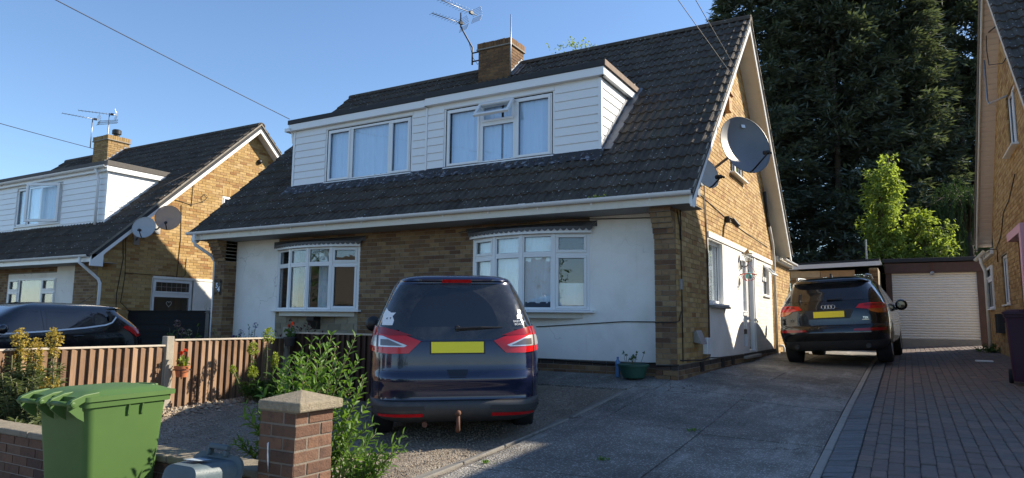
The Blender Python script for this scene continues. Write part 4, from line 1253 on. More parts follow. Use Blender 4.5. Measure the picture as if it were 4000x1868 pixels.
# chimney and pot
chl = chimney(L, -7.50, -6.63, 3.70, 4.45, 7.42, brick_mat('chimney buff brick', [(.26, .17, .07), (.34, .22, .09), (.38, .26, .12), (.22, .13, .06)], blotch=.4, dark=(.07, .05, .04)), 6.0, nb=80)
m = MB(); m.lathe([(.0, .0), (.10, .0), (.10, .16), (.15, .17), (.15, .30), (.12, .33), (0, .33)], 16, (-6.85, 4.1, 7.38)); m.build('chimney_pot', MT['black'], chl, auto=40)
m = MB()
for k in range(6):
    ya = 3.62 + k * .13
    m.prism([(-6.625, ya, rz(ya) + .05), (-6.625, ya + .13, rz(ya + .13) + .05), (-6.625, ya + .13, rz(ya + .13) + .13), (-6.625, ya, rz(ya) + .22)], (.012, 0, 0))
m.build('step_flashing', MT['lead'], chl)
cable('downpipe', [(-.02, -.43, 2.55), (-.03, -.43, 2.42), (.0, -.36, 2.36), (.05, .0, 2.05), (.05, .05, 1.95), (.05, .05, 0.0)], .036, MT['upvc'], L, 10)
m = MB(); m.box(.27, .30, -.365, -.05, rz(-.36) - .24, rz(-.36) + .06); m.build('barge_end_cap', MT['upvc'], L, bevel=.004)

# ---------------------------------------------------------------- house on the right
RO = Vector((14.72, .25, .10))
Rh = empty('side_house', RO, 'brick house cut by the right edge with beige boarded soffit', 'house')
rho = [(9.25 - 0, 10.3, 1.1, 2.1), (6.40, 7.36, 1.13, 2.12), (3.87, 4.95, 3.73, 4.80), (3.30, 4.76, -.6, 2.15)]
house_shell(Rh, W0, -1, MT['upvc_old'], MT['soffit_pink'], holes=rho, soffit_boards=True, ext=.30, plinth=-.4, tile_skip=lambda c: -8.6 < c.x < -1.5 and .8 < c.y < 2.2)
eaves(Rh, W0, .30)
xr = -W0
window(Rh, (xr + .03, 0, 0), -Y_, -X_, [(-7.36, -6.88, 1.13, 2.12, 'F'), (-6.88, -6.40, 1.13, 2.12, 'S')], fw=.05, sill=.08)
window(Rh, (xr + .03, 0, 0), -Y_, -X_, [(-4.95, -4.41, 3.73, 4.80, 'F'), (-4.41, -3.87, 3.73, 4.80, 'S')], fw=.05, sill=.14)
pink = simple('pink painted timber', (.72, .42, .50), .6, .06, 5)
m = MB(); m.box(xr - .16, xr - .01, 3.18, 4.80, 2.16, 2.30); m.build('porch_lintel', pink, Rh, bevel=.005)
m = MB(); m.box(xr - .16, xr - .01, 3.16, 3.34, -.4, 2.158); m.build('porch_post', pink, Rh, bevel=.005)
m = MB(); m.box(xr + .9, xr + 1.0, 3.2, 4.85, -.4, 2.3); m.box(xr, xr + .9, 4.762, 4.86, -.4, 2.3); m.box(xr, xr + .9, 3.2, 3.298, -.4, 2.3); m.box(xr, xr + .9, 3.3, 4.76, 2.152, 2.3); pr = m.build('porch_recess', MT['mortar_grey'], Rh)
lay_bricks(pr, Rh, (xr, 4.762, 0), X_, -Y_, 0, .9, -.4, 2.14, MT['brick_dark'], nind=40)
lay_bricks(pr, Rh, (xr + .9, 0, 0), Y_, -X_, 3.3, 4.76, -.4, 2.14, MT['brick_dark'], nind=40)
m = MB(); m.box(xr + .02, xr + 4, 8.62, 11.4, -.5, 2.30); ex = m.build('rear_extension', MT['mortar'], Rh)
lay_bricks(ex, Rh, (xr + .02, 8.62, 0), Y_, -X_, 0, 2.78, -.1, 2.28, MT['brick'], [(.63, 1.68, 1.1, 2.1)], nind=120, seed=6)
window(Rh, (xr - .015, 8.62, 0), -Y_, -X_, [(-1.68, -.63, 1.1, 1.78, 'F'), (-1.68, -.63, 1.78, 2.1, 'S')], fw=.05, sill=.06, lining=False)
m = MB(); m.box(xr - .06, xr + 4, 8.62, 11.5, 2.302, 2.42); m.build('extension_roof', MT['upvc'], ex, bevel=.005)
gutter(Rh, (xr - .06, 8.75, 2.41), Y_, -X_, 2.7, name='rear_gutter', mat=MT['upvc_old'])
cable('downpipe', [(xr - .13, 10.2, 2.36), (xr - .11, 10.2, 2.2), (xr - .05, 10.2, 2.0), (xr - .05, 10.2, .05)], .04, MT['upvc_old'], Rh, 10)
m = MB(); m.prism([(-8.6, .69, 3.4), (-8.6, .69, 5.1), (-8.6, 2.45, 5.1)], (7.1, 0, 0)); dr_ = m.build('dormer', MT['upvc'], Rh)
boards(dr_, (0, .69, 0), X_, -Y_, -8.58, -1.5, 3.5, 4.96, .16)
m = MB(); m.box(-8.7, -1.4, .56, 2.5, 4.97, 5.12); m.build('felt_edge', MT['felt'], dr_)
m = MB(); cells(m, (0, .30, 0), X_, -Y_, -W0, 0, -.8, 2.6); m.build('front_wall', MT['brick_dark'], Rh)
cable('wall_cable', [(xr - .02, 7.9, 2.35), (xr - .02, 7.0, 2.5), (xr - .02, 6.3, 2.9), (xr - .02, 5.4, 3.0), (xr - .02, 4.4, 3.3)], .008, MT['cable'], Rh)
# iron bracket on the corner
cable('hanging_bracket', [(xr - .02, 7.8, 2.05), (xr - .02, 7.8, 2.32), (xr - .42, 7.85, 2.32)], .012, MT['black'], Rh)
# electric bracket with dangling wire under the soffit
m = MB(); m.tube([(xr - .02, 4.6, 4.75), (xr - .25, 5.0, 4.75), (xr - .27, 5.05, 4.85), (xr - .27, 5.05, 5.6)], .016, 8); m.build('aerial_bracket', MT['steel'], Rh, smooth=True)
cable('wall_cable', [(xr - .2, 5.1, 6.3), (xr - .2, 5.2, 6.15), (xr - .05, 4.7, 6.12)], .012, MT['cable'], Rh)
cable('wall_cable', [(xr - .2, 5.15, 6.2), (xr - .22, 5.1, 5.8), (xr - .22, 4.9, 5.45), (xr - .05, 4.6, 5.35), (xr - .02, 4.3, 5.35)], .008, MT['cable'], Rh)
m = MB(); m.box(xr - .10, xr - .008, 7.5, 8.1, .55, .95)
for k in range(5): m.box(xr - .12, xr - .101, 7.5 + k * .13, 7.52 + k * .13, .55, .95)
m.build('boiler_guard', MT['black'], Rh)

# ---------------------------------------------------------------- garages
gz = .08
gar = empty('roller_garage', (3.6, 14, gz), 'flat roofed garage with cream roller shutter and brown fascia', 'garage')
brn = simple('brown painted concrete', (.10, .058, .046), .85, .25, 6, bump=.4, dirt=(.22, .15, .12), dscale=9, damt=.3)
GX = lambda a: a - 3.6
m = MB(); m.box(GX(2.34), GX(2.50), 0, 4.5, -.2, 2.58); m.build('side_wall', brn, gar); m = MB(); m.box(GX(4.64), GX(4.95), 0, 4.5, -.2, 2.58); m.build('side_wall', brn, gar)
m = MB(); m.box(GX(2.5), GX(4.64), 4.3, 4.5, -.2, 2.58); m.build('rear_wall', brn, gar)
m = MB(); m.box(GX(2.32), GX(3.55), -.03, .12, 2.26, 2.56); m.build('fascia_panel', brn, gar, bevel=.006); m = MB(); m.box(GX(3.57), GX(4.97), -.03, .12, 2.26, 2.56); m.build('fascia_panel', brn, gar, bevel=.006)
m = MB(); m.box(GX(2.28), GX(5.0), -.08, 4.6, 2.585, 2.70); m.build('felt_roof', MT['felt'], gar, bevel=.01)
m = MB(); m.box(GX(2.5), GX(4.64), -.02, .2, -.2, .31); m.build('threshold', MT['concrete'], gar, bevel=.01)
cream = simple('cream roller slat', (.80, .76, .68), .45, .05, 4, dirt=(.45, .38, .28), dscale=3, damt=.2)
slat = MB()
for k in range(7):
    a = math.pi * k / 6; slat.v += [(-1.07, .03 - .018 * math.sin(a), -.036 + .072 * k / 6), (1.07, .03 - .018 * math.sin(a), -.036 + .072 * k / 6)]
slat.f = [(2 * k, 2 * k + 1, 2 * k + 3, 2 * k + 2) for k in range(6)]; slat.m = [0] * 6
sme = slat.mesh('door_slat', True); sme.materials.append(cream)
for k in range(26):
    o = linkmesh('door_slat', sme, None, gar); o.location = (GX(3.57), .04, .35 + k * .0755)
m = MB(); m.lathe([(.0, 0), (.05, 0), (.06, .02), (.0, .03)], 12, (GX(3.55), -.03, 2.24), (0, -1, 0)); m.build('lock_box', MT['steel'], gar)
m = MB(); m.box(GX(3.53), GX(3.58), -.05, -.032, 2.25, 2.56); m.build('strap', MT['rust'], gar)

g2 = empty('old_garage', (1.1, 12, .08), 'old brick and timber garage with peeling white fascia behind the dark SUV', 'garage')
Q = lambda a: a - 1.1
m = MB(); m.box(Q(-.1), Q(.12), 0, 5, -.2, 2.3); s1 = m.build('side_wall', MT['mortar'], g2)
m = MB(); m.box(Q(1.98), Q(2.2), 0, 5, -.2, 2.3); s2 = m.build('side_wall', MT['mortar'], g2)
lay_bricks(s2, g2, (Q(1.98), 0, 0), X_, -Y_, 0, .22, -.1, 2.25, MT['brick_dark'], nind=40); lay_bricks(s1, g2, (Q(-.1), 0, 0), X_, -Y_, 0, .22, -.1, 2.25, MT['brick'], nind=40)
m = MB(); m.box(Q(.12), Q(1.98), 4.8, 5, -.2, 2.3); m.build('rear_wall', MT['mortar'], g2)
wd1 = simple('bare timber board', (.46, .29, .14), .8, .3, 12, bump=.3); wd2 = simple('pale timber board', (.58, .44, .26), .8, .25, 12)
for (a, b, mt) in ((-.08, .72, wd2), (.73, 1.62, wd1)):
    m = MB(); m.box(Q(a), Q(b), -.05, -.01, 2.06, 2.25); m.build('timber_board', mt, g2, bevel=.004)
m = MB(); m.box(Q(-.08), Q(1.0), -.045, -.012, 2.0, 2.05); m.build('timber_batten', wd1, g2)
dw = simple('faded white garage door', (.62, .60, .54), .6, .08, 6, dirt=(.3, .26, .2), damt=.4)
for k in range(10):
    m = MB(); m.box(Q(.13), Q(1.97), .03, .05 + .008 * (k % 2), .02 + k * .2, .02 + k * .2 + .195); m.build('door_panel', dw, g2, bevel=.004)
m = MB(); m.prism([(Q(-.16), -.18, 2.29), (Q(2.28), -.18, 2.36), (Q(2.28), -.18, 2.48), (Q(-.16), -.18, 2.41)], (0, .02, 0)); m.build('white_fascia', MT['upvc'], g2)
m = MB(); m.prism([(Q(-.15), -.14, 2.41), (Q(2.26), -.14, 2.49), (Q(2.26), -.14, 2.55), (Q(-.15), -.14, 2.47)], (0, 5.3, 0)); m.build('felt_roof', MT['felt'], g2)
m = MB(); m.tube([(Q(1.9), .8, 2.5), (Q(1.9), .8, 3.2)], .022, 8); m.build('vent_pole', MT['steel'], g2)
# ---------------------------------------------------------------- cars
def paint(name, c, fl=.0, dust=.25):
    t = NT(name); p = t.pos()
    d = t.step(t.noise(p, 3.5, 7, .7), .35, .8)
    col = t.mix(t.math('MULTIPLY', d, dust), c, (.16, .15, .135))
    rg = t.math('ADD', .14, t.math('MULTIPLY', d, .2))
    return t.done(t.bsdf(col, rg, None, .5, fl, .9))
def gloss(name, c, rough=.05, spec=.6, dust=.0, coat=0):
    t = NT(name); p = t.pos()
    d = t.step(t.noise(p, 5, 7, .7), .4, .85)
    col = t.mix(t.math('MULTIPLY', d, dust), c, (.22, .21, .19))
    return t.done(t.bsdf(col, t.math('ADD', rough, t.math('MULTIPLY', d, .12 * (dust > 0))), None, spec, 0, coat))
MT['tyre'] = simple('tyre rubber', (.016, .016, .017), .8, .3, 40, bump=.3)
MT['alloy'] = simple('alloy rim', (.38, .39, .40), .35, .15, 20, metal=.9)
MT['car_glass'] = gloss('dark car glass', (.012, .014, .018), .03, .8, .10)
MT['red_lens'] = gloss('red lamp lens', (.55, .008, .010), .12, .5, .0, .4)
MT['deep_red'] = gloss('deep red lens', (.26, .006, .008), .12, .5, .0, .4)
MT['amber_lens'] = gloss('amber lamp lens', (.55, .13, .02), .1, .7, 0, .6)
MT['clear_lens'] = simple('silvered lamp', (.62, .60, .58), .22, .15, 30, metal=.6)
MT['plate'] = simple('yellow number plate', (.95, .78, .02), .4, .02, 3)
MT['plastic'] = simple('dark bumper plastic', (.045, .046, .048), .55, .25, 25, bump=.15, bscale=180, dirt=(.14, .13, .115), dscale=3, damt=.4)
MT['chrome'] = simple('chrome', (.72, .73, .75), .12, .03, 10, metal=1)
MT['sticker'] = simple('white vinyl', (.80, .80, .80), .5, .03, 20)

def pchip(xs, ys):
    xs = np.array(xs, float); ys = np.array(ys, float)
    h = np.diff(xs); dl = np.diff(ys) / h; n = len(xs); d = np.zeros(n)
    for i in range(1, n - 1):
        if dl[i - 1] * dl[i] > 0:
            w1, w2 = 2 * h[i] + h[i - 1], h[i] + 2 * h[i - 1]
            d[i] = (w1 + w2) / (w1 / dl[i - 1] + w2 / dl[i])
    d[0], d[-1] = dl[0], dl[-1]
    def f(x):
        x = min(max(x, xs[0]), xs[-1])
        i = min(n - 2, max(0, int(np.searchsorted(xs, x) - 1)))
        t = (x - xs[i]) / h[i]
        return float((1 + 2 * t) * (1 - t) ** 2 * ys[i] + t * (1 - t) ** 2 * h[i] * d[i] + t * t * (3 - 2 * t) * ys[i + 1] + t * t * (t - 1) * h[i] * d[i + 1])
    return f

class Body:
    """car skin as stacked plan outlines; y forward, rear near y=0, z up from the road"""
    def __init__(s, w, r, fr, yc, n=6, m=9, mf=6):
        s.w, s.r, s.fr, s.yc, s.n, s.m, s.mf = pchip(*zip(*w)), pchip(*zip(*r)), pchip(*zip(*fr)), yc, n, m, mf
        s.z0, s.z1 = w[0][0], w[-1][0]
    def rear(s, x, z):
        t = min(.9995, abs(x) / s.w(z)); return Vector((x, s.yc - (s.yc - s.r(z)) * (1 - t ** s.n) ** (1 / s.m), z))
    def front(s, x, z):
        t = min(.9995, abs(x) / s.w(z)); return Vector((x, s.yc + (s.fr(z) - s.yc) * (1 - t ** s.n) ** (1 / s.mf), z))
    def side(s, sg):
        def f(y, z):
            h = (s.yc - s.r(z)) if y < s.yc else (s.fr(z) - s.yc)
            m = s.m if y < s.yc else s.mf
            t = min(.9995, abs(y - s.yc) / h); return Vector((sg * s.w(z) * (1 - t ** m) ** (1 / s.n), y, z))
        return f
    def mesh(s, levels):
        mb = MB()
        ts = [math.sin(math.pi / 2 * (k / 14)) * .992 for k in range(-14, 15)]
        rings = []
        for z in levels:
            L = [s.rear(s.w(z) * t, z) for t in ts]
            hb = (s.yc - L[-1].y) / (s.yc - s.r(z))
            fx = [s.front(s.w(z) * t, z) for t in reversed(ts)]
            hf = (fx[0].y - s.yc) / (s.fr(z) - s.yc)
            k = 14
            sr = s.side(1); sl = s.side(-1)
            ya, yb = L[-1].y, fx[0].y
            L += [sr(ya + (yb - ya) * (i + 1) / (k + 1), z) for i in range(k)]
            L += fx
            ya, yb = fx[-1].y, L[0].y
            L += [sl(ya + (yb - ya) * (i + 1) / (k + 1), z) for i in range(k)]
            rings.append(L)
        N = len(rings[0])
        for L in rings: mb.v.extend([tuple(p) for p in L])
        for i in range(len(rings) - 1):
            for k in range(N):
                k2 = (k + 1) % N
                mb.f.append((i * N + k, i * N + k2, (i + 1) * N + k2, (i + 1) * N + k))
        mb.f.append(tuple(range(N - 1, -1, -1))); mb.f.append(tuple((len(rings) - 1) * N + k for k in range(N)))
        mb.m = [0] * len(mb.f)
        return mb

def patch(fn, poly, off, step=.04):
    """conforming sheet: polygon in surface coordinates laid on fn with an offset"""
    mb = MB()
    us = [p[0] for p in poly]; vs = [p[1] for p in poly]
    a = sum(poly[i][0] * poly[(i + 1) % len(poly)][1] - poly[(i + 1) % len(poly)][0] * poly[i][1] for i in range(len(poly)))
    if a < 0: poly = poly[::-1]
    nu = max(1, int((max(us) - min(us)) / step)); nv = max(1, int((max(vs) - min(vs)) / step))
    def P(u, v):
        e = .004
        p = fn(u, v); d1 = fn(u + e, v) - fn(u - e, v); d2 = fn(u, v + e) - fn(u, v - e)
        n = d1.cross(d2)
        if n.length < 1e-12: n = Vector((0, -1, 0))
        n.normalize()
        c = Vector((0, n_c[1], .8))
        if n.dot(p - c) < 0: n = -n
        return p + n * off
    n_c = (0, 2.2)
    for i in range(nu):
        for j in range(nv):
            u0, u1 = min(us) + (max(us) - min(us)) * i / nu, min(us) + (max(us) - min(us)) * (i + 1) / nu
            v0, v1 = min(vs) + (max(vs) - min(vs)) * j / nv, min(vs) + (max(vs) - min(vs)) * (j + 1) / nv
            q = clip_convex(poly, [(u0, v0), (u1, v0), (u1, v1), (u0, v1)])
            if len(q) >= 3:
                pts = [P(*t) for t in q]
                nn = (pts[1] - pts[0]).cross(pts[2] - pts[0])
                if nn.dot(pts[0] - Vector((0, n_c[1], .8))) < 0: pts.reverse()
                mb.add(pts, [tuple(range(len(pts)))])
    return mb
def stick(parent, name, fn, poly, off, mat, step=.04):
    o = patch(fn, poly, off, step).build(name, mat, parent, smooth=True)
    me = o.data
    bm = bmesh.new(); bm.from_mesh(me); bmesh.ops.remove_doubles(bm, verts=bm.verts, dist=.0006); bm.to_mesh(me); bm.free()
    me.polygons.foreach_set('use_smooth', [True] * len(me.polygons))
    return o
def rect(a, b, c, d): return [(a, c), (b, c), (b, d), (a, d)]
def line(pts, w=.006):
    L, Rr = [], []
    for i, p in enumerate(pts):
        a = Vector(pts[max(0, i - 1)]); b = Vector(pts[min(len(pts) - 1, i + 1)]); t = (b - a).normalized(); n = Vector((-t.y, t.x)) * w / 2
        L.append((p[0] + n.x, p[1] + n.y)); Rr.append((p[0] - n.x, p[1] - n.y))
    return L + Rr[::-1]
def seam(parent, fn, pts, w=.006, name='panel_gap'):
    for i in range(len(pts) - 1):
        pass
    mb = MB()
    for i in range(len(pts) - 1):
        q = patch(fn, line([pts[i], pts[i + 1]], w), .0012, .05)
        mb.add(q.v, q.f)
    return mb.build(name, MT['black'], parent)

def wheel(parent, x, y, r, wd, side, spokes=5, name='wheel'):
    m = MB(); s = side
    prof = [(r * .66, -wd / 2), (r * .80, -wd / 2), (r * .93, -wd / 2 + .01), (r * .985, -wd / 2 + .03), (r, -wd / 2 + .05), (r, wd / 2 - .05), (r * .985, wd / 2 - .03), (r * .93, wd / 2 - .01), (r * .80, wd / 2), (r * .66, wd / 2)]
    m.lathe(prof, 40, (x, y, r), (s, 0, 0)); ty = m.build(name, MT['tyre'], parent, auto=50)
    m = MB()
    for k in range(44):
        a = k / 44 * 6.283
        for (h0, h1) in ((-wd / 2 + .06, -wd * .14), (-wd * .08, wd * .08), (wd * .14, wd / 2 - .06)):
            c, sn = math.cos(a), math.sin(a); c2, s2 = math.cos(a + .11), math.sin(a + .11)
            rr = r + .003
            m.add([(x + h0, y + rr * c, r + rr * sn), (x + h1, y + rr * c, r + rr * sn), (x + h1, y + rr * c2, r + rr * s2), (x + h0, y + rr * c2, r + rr * s2)], [(0, 1, 2, 3)])
    m.build('tread', MT['tyre'], ty)
    m = MB(); m.lathe([(r * .67, wd / 2 - .005), (r * .62, wd / 2 - .02), (r * .60, wd / 2 - .06), (.0, wd / 2 - .07)], 30, (x, y, r), (s, 0, 0)); 
    for k in range(spokes):
        a = k / spokes * 6.283
        d = Vector((0, math.cos(a), math.sin(a))); t = Vector((0, -math.sin(a), math.cos(a)))
        m.obox((x + s * (wd / 2 - .07), y, r), d, t, Vector((s, 0, 0)), .03, r * .64, -.035, .035, 0, .05)
    m.build('rim', MT['alloy'], ty, auto=40)
    return ty

def cut_arches(o, cyls):
    for (y, r, x0, x1, z) in cyls:
        m = MB(); m.lathe([(.001, 0), (r, 0), (r, x1 - x0), (.001, x1 - x0)], 40, (x0, y, z), (1, 0, 0)); c = m.build('cut', MT['black'])
        bm = bmesh.new(); bm.from_mesh(c.data); bmesh.ops.holes_fill(bm, edges=bm.edges, sides=0); bmesh.ops.recalc_face_normals(bm, faces=bm.faces); bm.to_mesh(c.data); bm.free()
        md = o.modifiers.new('arch', 'BOOLEAN'); md.operation = 'DIFFERENCE'; md.object = c; md.solver = 'EXACT'
        dg = bpy.context.evaluated_depsgraph_get()
        me = bpy.data.meshes.new_from_object(o.evaluated_get(dg))
        o.modifiers.clear(); o.data = me
        bpy.data.objects.remove(c, do_unlink=True)

def body_obj(parent, B, levels, mat, arches, split=None):
    mb = B.mesh(levels)
    o = mb.build('body', mat, parent)
    bm = bmesh.new(); bm.from_mesh(o.data); bmesh.ops.recalc_face_normals(bm, faces=bm.faces); bm.to_mesh(o.data); bm.free()
    cut_arches(o, arches)
    o.data.materials.clear(); o.data.materials.append(mat); o.data.materials.append(MT['plastic']); o.data.materials.append(MT['black'])
    for p in o.data.polygons:
        p.use_smooth = True
        c = p.center
        inner = any((c.y - y) ** 2 + (c.z - z) ** 2 < (r - .012) ** 2 or abs(math.hypot(c.y - y, c.z - z) - r) < .004 and abs(p.normal.x) < .3 for (y, r, x0, x1, z) in arches)
        p.material_index = 2 if inner else (1 if (split is not None and c.z < split(c)) else 0)
    try: o.data.set_sharp_from_angle(angle=math.radians(35))
    except Exception: pass
    return o

def text(parent, s, size, loc, rot, mat, name='badge', ext=.002, align='CENTER', bold=0):
    cu = bpy.data.curves.new(name, 'FONT'); cu.body = s; cu.size = size; cu.extrude = ext; cu.align_x = align; cu.align_y = 'CENTER'; cu.offset = bold
    t = bpy.data.objects.new(name, cu); COL.objects.link(t)
    me = bpy.data.meshes.new_from_object(t.evaluated_get(bpy.context.evaluated_depsgraph_get()))
    bpy.data.objects.remove(t, do_unlink=True)
    o = linkmesh(name, me, None, parent); me.materials.clear(); me.materials.append(mat)
    o.location = loc; o.rotation_euler = rot
    return o

# ---- dark blue people carrier on the gravel
blue = paint('dark blue metallic paint', (.007, .011, .042), .3, .05)
mp = empty('people_carrier', (-1.15, -3.80, -.50), 'dark blue people carrier seen from behind with white cat sticker and tow ball', 'car')
mp.rotation_euler = (math.radians(3.0), math.radians(-.8), math.radians(37.5))
Bm = Body(w=[(.24, .78), (.30, .89), (.40, .925), (.50, .925), (.62, .93), (.80, .932), (1.0, .92), (1.15, .89), (1.3, .835), (1.5, .75), (1.65, .675), (1.71, .625), (1.745, .52), (1.765, .30)],
          r=[(.24, .18), (.30, .06), (.36, .01), (.42, .0), (.47, .02), (.482, .055), (.60, .062), (.67, .045), (.71, .05), (.77, .085), (.90, .10), (1.05, .125), (1.2, .175), (1.4, .26), (1.6, .375), (1.675, .42), (1.70, .385), (1.735, .41), (1.755, .55), (1.765, .8)],
          fr=[(.24, 4.0), (.4, 4.2), (.7, 4.18), (.9, 4.05), (1.0, 3.7), (1.08, 3.35), (1.4, 2.75), (1.65, 2.25), (1.765, 1.6)], yc=2.2)
lv = [.24, .27, .30, .33, .36, .39, .42, .45, .468, .474, .48, .486, .52, .56, .60, .63, .66, .69, .72, .75, .78, .84, .9, .96, 1.02, 1.08, 1.14, 1.2, 1.28, 1.36, 1.44, 1.52, 1.58, 1.63, 1.66, 1.68, 1.695, 1.71, 1.725, 1.74, 1.752, 1.76, 1.765]
ar = [(.93, .36, .55, 1.2, .33), (.93, .36, -1.2, -.55, .33), (3.62, .36, .55, 1.2, .33), (3.62, .36, -1.2, -.55, .33)]
body_obj(mp, Bm, lv, blue, ar, split=lambda c: .477 if c.y < 1.1 else .33)
rf = Bm.rear
lin = MB(); lin.box(-.7, .7, .35, 4.1, .22, .34); lin.build('underbody', MT['black'], mp, bevel=.03)
for sg in (-1, 1):
    wheel(mp, sg * .785, .93, .335, .225, sg); wheel(mp, sg * .785, 3.62, .335, .225, sg)
MT['dusty_glass'] = gloss('dusty dark glass', (.018, .020, .024), .06, .8, .2)
stick(mp, 'rear_window', rf, [(-.80, 1.215), (-.62, 1.165), (-.42, 1.10), (-.30, 1.075), (.30, 1.075), (.42, 1.10), (.62, 1.165), (.80, 1.215), (.745, 1.40), (.665, 1.55), (.60, 1.645), (.40, 1.662), (0, 1.668), (-.40, 1.662), (-.60, 1.645), (-.665, 1.55), (-.745, 1.40)], .004, MT['dusty_glass'], .05)
arc = [(.47 * math.cos(a) - .04, 1.19 + .44 * math.sin(a)) for a in [math.radians(4 + 172 * k / 26) for k in range(27)]]
stick(mp, 'wiped_glass', rf, arc, .0052, gloss('clean dark glass', (.008, .010, .014), .02, .9), .04)
for sg in (-1, 1):
    sd = Bm.side(sg)
    F_ = lambda u, v, sg=sg: rf(sg * u, v)
    tl = stick(mp, 'tail_light', F_, [(.375, 1.07), (.60, 1.155), (.76, 1.20), (.865, 1.205), (.905, 1.08), (.918, .96), (.70, .945), (.50, .95)], .012, MT['red_lens'], .03)
    stick(tl, 'clear_lamp', F_, [(.515, 1.028), (.545, 1.012), (.80, 1.012), (.80, 1.118), (.76, 1.118)], .016, MT['clear_lens'], .03)
    stick(tl, 'clear_lamp', F_, [(.822, 1.012), (.893, 1.012), (.875, 1.085), (.855, 1.115), (.822, 1.118)], .016, MT['clear_lens'], .02)
    stick(tl, 'dark_lens', F_, [(.56, 1.025), (.78, 1.025), (.78, 1.085), (.70, 1.085)], .018, simple('smoked reflector', (.16, .14, .14), .2, metal=.4), .03)
    stick(tl, 'light_gap', F_, rect(.806, .814, .945, 1.205), .018, MT['black'], .03)
    stick(tl, 'lens_band', F_, [(.46, 1.125), (.60, 1.17), (.76, 1.205), (.80, 1.205), (.80, 1.14), (.70, 1.125)], .015, MT['deep_red'], .03)
    stick(mp, 'reflector', F_, [(.345, .325), (.80, .322), (.80, .352), (.35, .36)], .006, MT['red_lens'], .04)
    stick(mp, 'bumper_panel', F_, [(.33, .395), (.84, .385), (.845, .425), (.34, .435)], .005, simple('recess plastic', (.03, .03, .032), .6), .05)
    seam(mp, F_, [(.806, .945), (.80, .80), (.80, .49)])
    m = MB(); c = rf(sg * .86, .40); m.lathe([(.013, -.004), (.013, .004), (0, .004)], 12, c + Vector((0, -.004, 0)), (0, -1, 0)); m.build('parking_sensor', MT['black'], mp)
    # side glass, pillars and mirror
    stick(mp, 'side_window', sd, [(.62, 1.20), (1.55, 1.15), (1.55, 1.58), (.92, 1.60), (.70, 1.45)], .003, MT['car_glass'], .08)
    stick(mp, 'side_window', sd, [(1.63, 1.145), (2.6, 1.12), (2.6, 1.52), (2.2, 1.58), (1.63, 1.58)], .003, MT['car_glass'], .08)
    seam(mp, sd, [(1.59, 1.6), (1.59, .6), (1.45, .38)])
    m = MB(); m.lathe([(.0, -.06), (.07, -.055), (.105, -.02), (.11, .02), (.09, .06), (0, .08)], 14, (sg * 1.02, 2.78, 1.10), (0, 1, 0)); o = m.build('wing_mirror', MT['black'], mp, smooth=True); 
    m = MB(); m.box(min(sg * .88, sg * .98), max(sg * .88, sg * .98), 2.76, 2.82, 1.03, 1.09); m.build('mirror_arm', MT['black'], o)
# number plate, tailgate seams, handle, trim and brake light
stick(mp, 'number_plate', rf, rect(-.27, .27, .952, 1.062), .014, MT['plate'], .05)
stick(mp, 'plate_holder', rf, rect(-.285, .285, .94, 1.068), .008, MT['black'], .05)
seam(mp, rf, [(-.80, .775), (.80, .775)], .005); seam(mp, rf, [(-.84, .481), (.84, .481)], .012)
stick(mp, 'tailgate_handle', rf, [(-.11, .785), (.11, .785), (.085, .705), (-.085, .705)], .003, gloss('handle recess', (.006, .006, .009), .2), .04)
stick(mp, 'plate_trim', rf, [(-.40, 1.072), (.40, 1.072), (.38, 1.085), (-.38, 1.085)], .008, blue, .05)
stick(mp, 'brake_light', rf, [(-.16, 1.672), (.16, 1.672), (.15, 1.705), (-.15, 1.705)], .012, MT['red_lens'], .04)
m = MB(); p0 = rf(.0, 1.20) + Vector((0, -.03, .0)); m.tube([p0 + Vector((-.02, 0, 0)), p0 + Vector((.24, -.005, .012)), p0 + Vector((.47, .03, .008))], [.016, .010, .006], 6); m.lathe([(.03, 0), (.025, .03), (0, .035)], 12, p0 + Vector((0, .03, 0)), (0, -1, 0)); m.build('rear_wiper', MT['black'], mp)
tb = MB(); tb.tube([(0, .1, .20), (0, -.05, .20), (0, -.085, .23), (0, -.085, .345)], [.028, .026, .02, .018], 10); tb = tb.build('tow_bar', MT['rust'], mp, smooth=True)
m = MB(); m.lathe([(0.001, -.03), (.022, -.022), (.031, 0), (.022, .022), (.001, .03)], 14, (0, -.085, .375)); m.build('tow_ball', MT['rust'], tb, smooth=True)
m = MB(); m.tube([(-.33, .3, .25), (-.33, .05, .24)], .028, 10); m.build('exhaust_pipe', MT['rust'], mp)
# stickers
def flat_on(parent, name, fn, polys, off, mat, sx, c):
    mb = MB()
    for q in polys:
        pm = patch(fn, [(c[0] + sx * a, c[1] + sx * b) for a, b in q], off, .02); mb.add(pm.v, pm.f)
    o = mb.build(name, mat, parent); return o
cat = [(-.9, -1), (.55, -.95), (.75, -.3), (.55, .25), (1.0, .75), (.35, .72), (-.05, .95), (-.35, 1.35), (-.62, .8), (-.85, .3)]
flat_on(mp, 'cat_sticker', rf, [cat], .0075, MT['sticker'], .075, (-.71, 1.30))
flat_on(mp, 'cat_eye', rf, [[(-.35, -.1), (-.2, -.25), (-.1, .05)], [(.15, 0), (.3, -.15), (.38, .12)]], .0095, MT['black'], .075, (-.71, 1.30))
baby = [[(-.5, 0), (.5, 0), (.55, .6), (.25, .95), (-.25, .95), (-.55, .6)], [(-.3, 1.0), (.3, 1.0), (.38, 1.4), (.2, 1.75), (-.2, 1.75), (-.38, 1.4)]]
flat_on(mp, 'baby_sticker', rf, baby, .0075, MT['sticker'], .055, (.665, 1.29))
pz = rf(.665, 1.262)
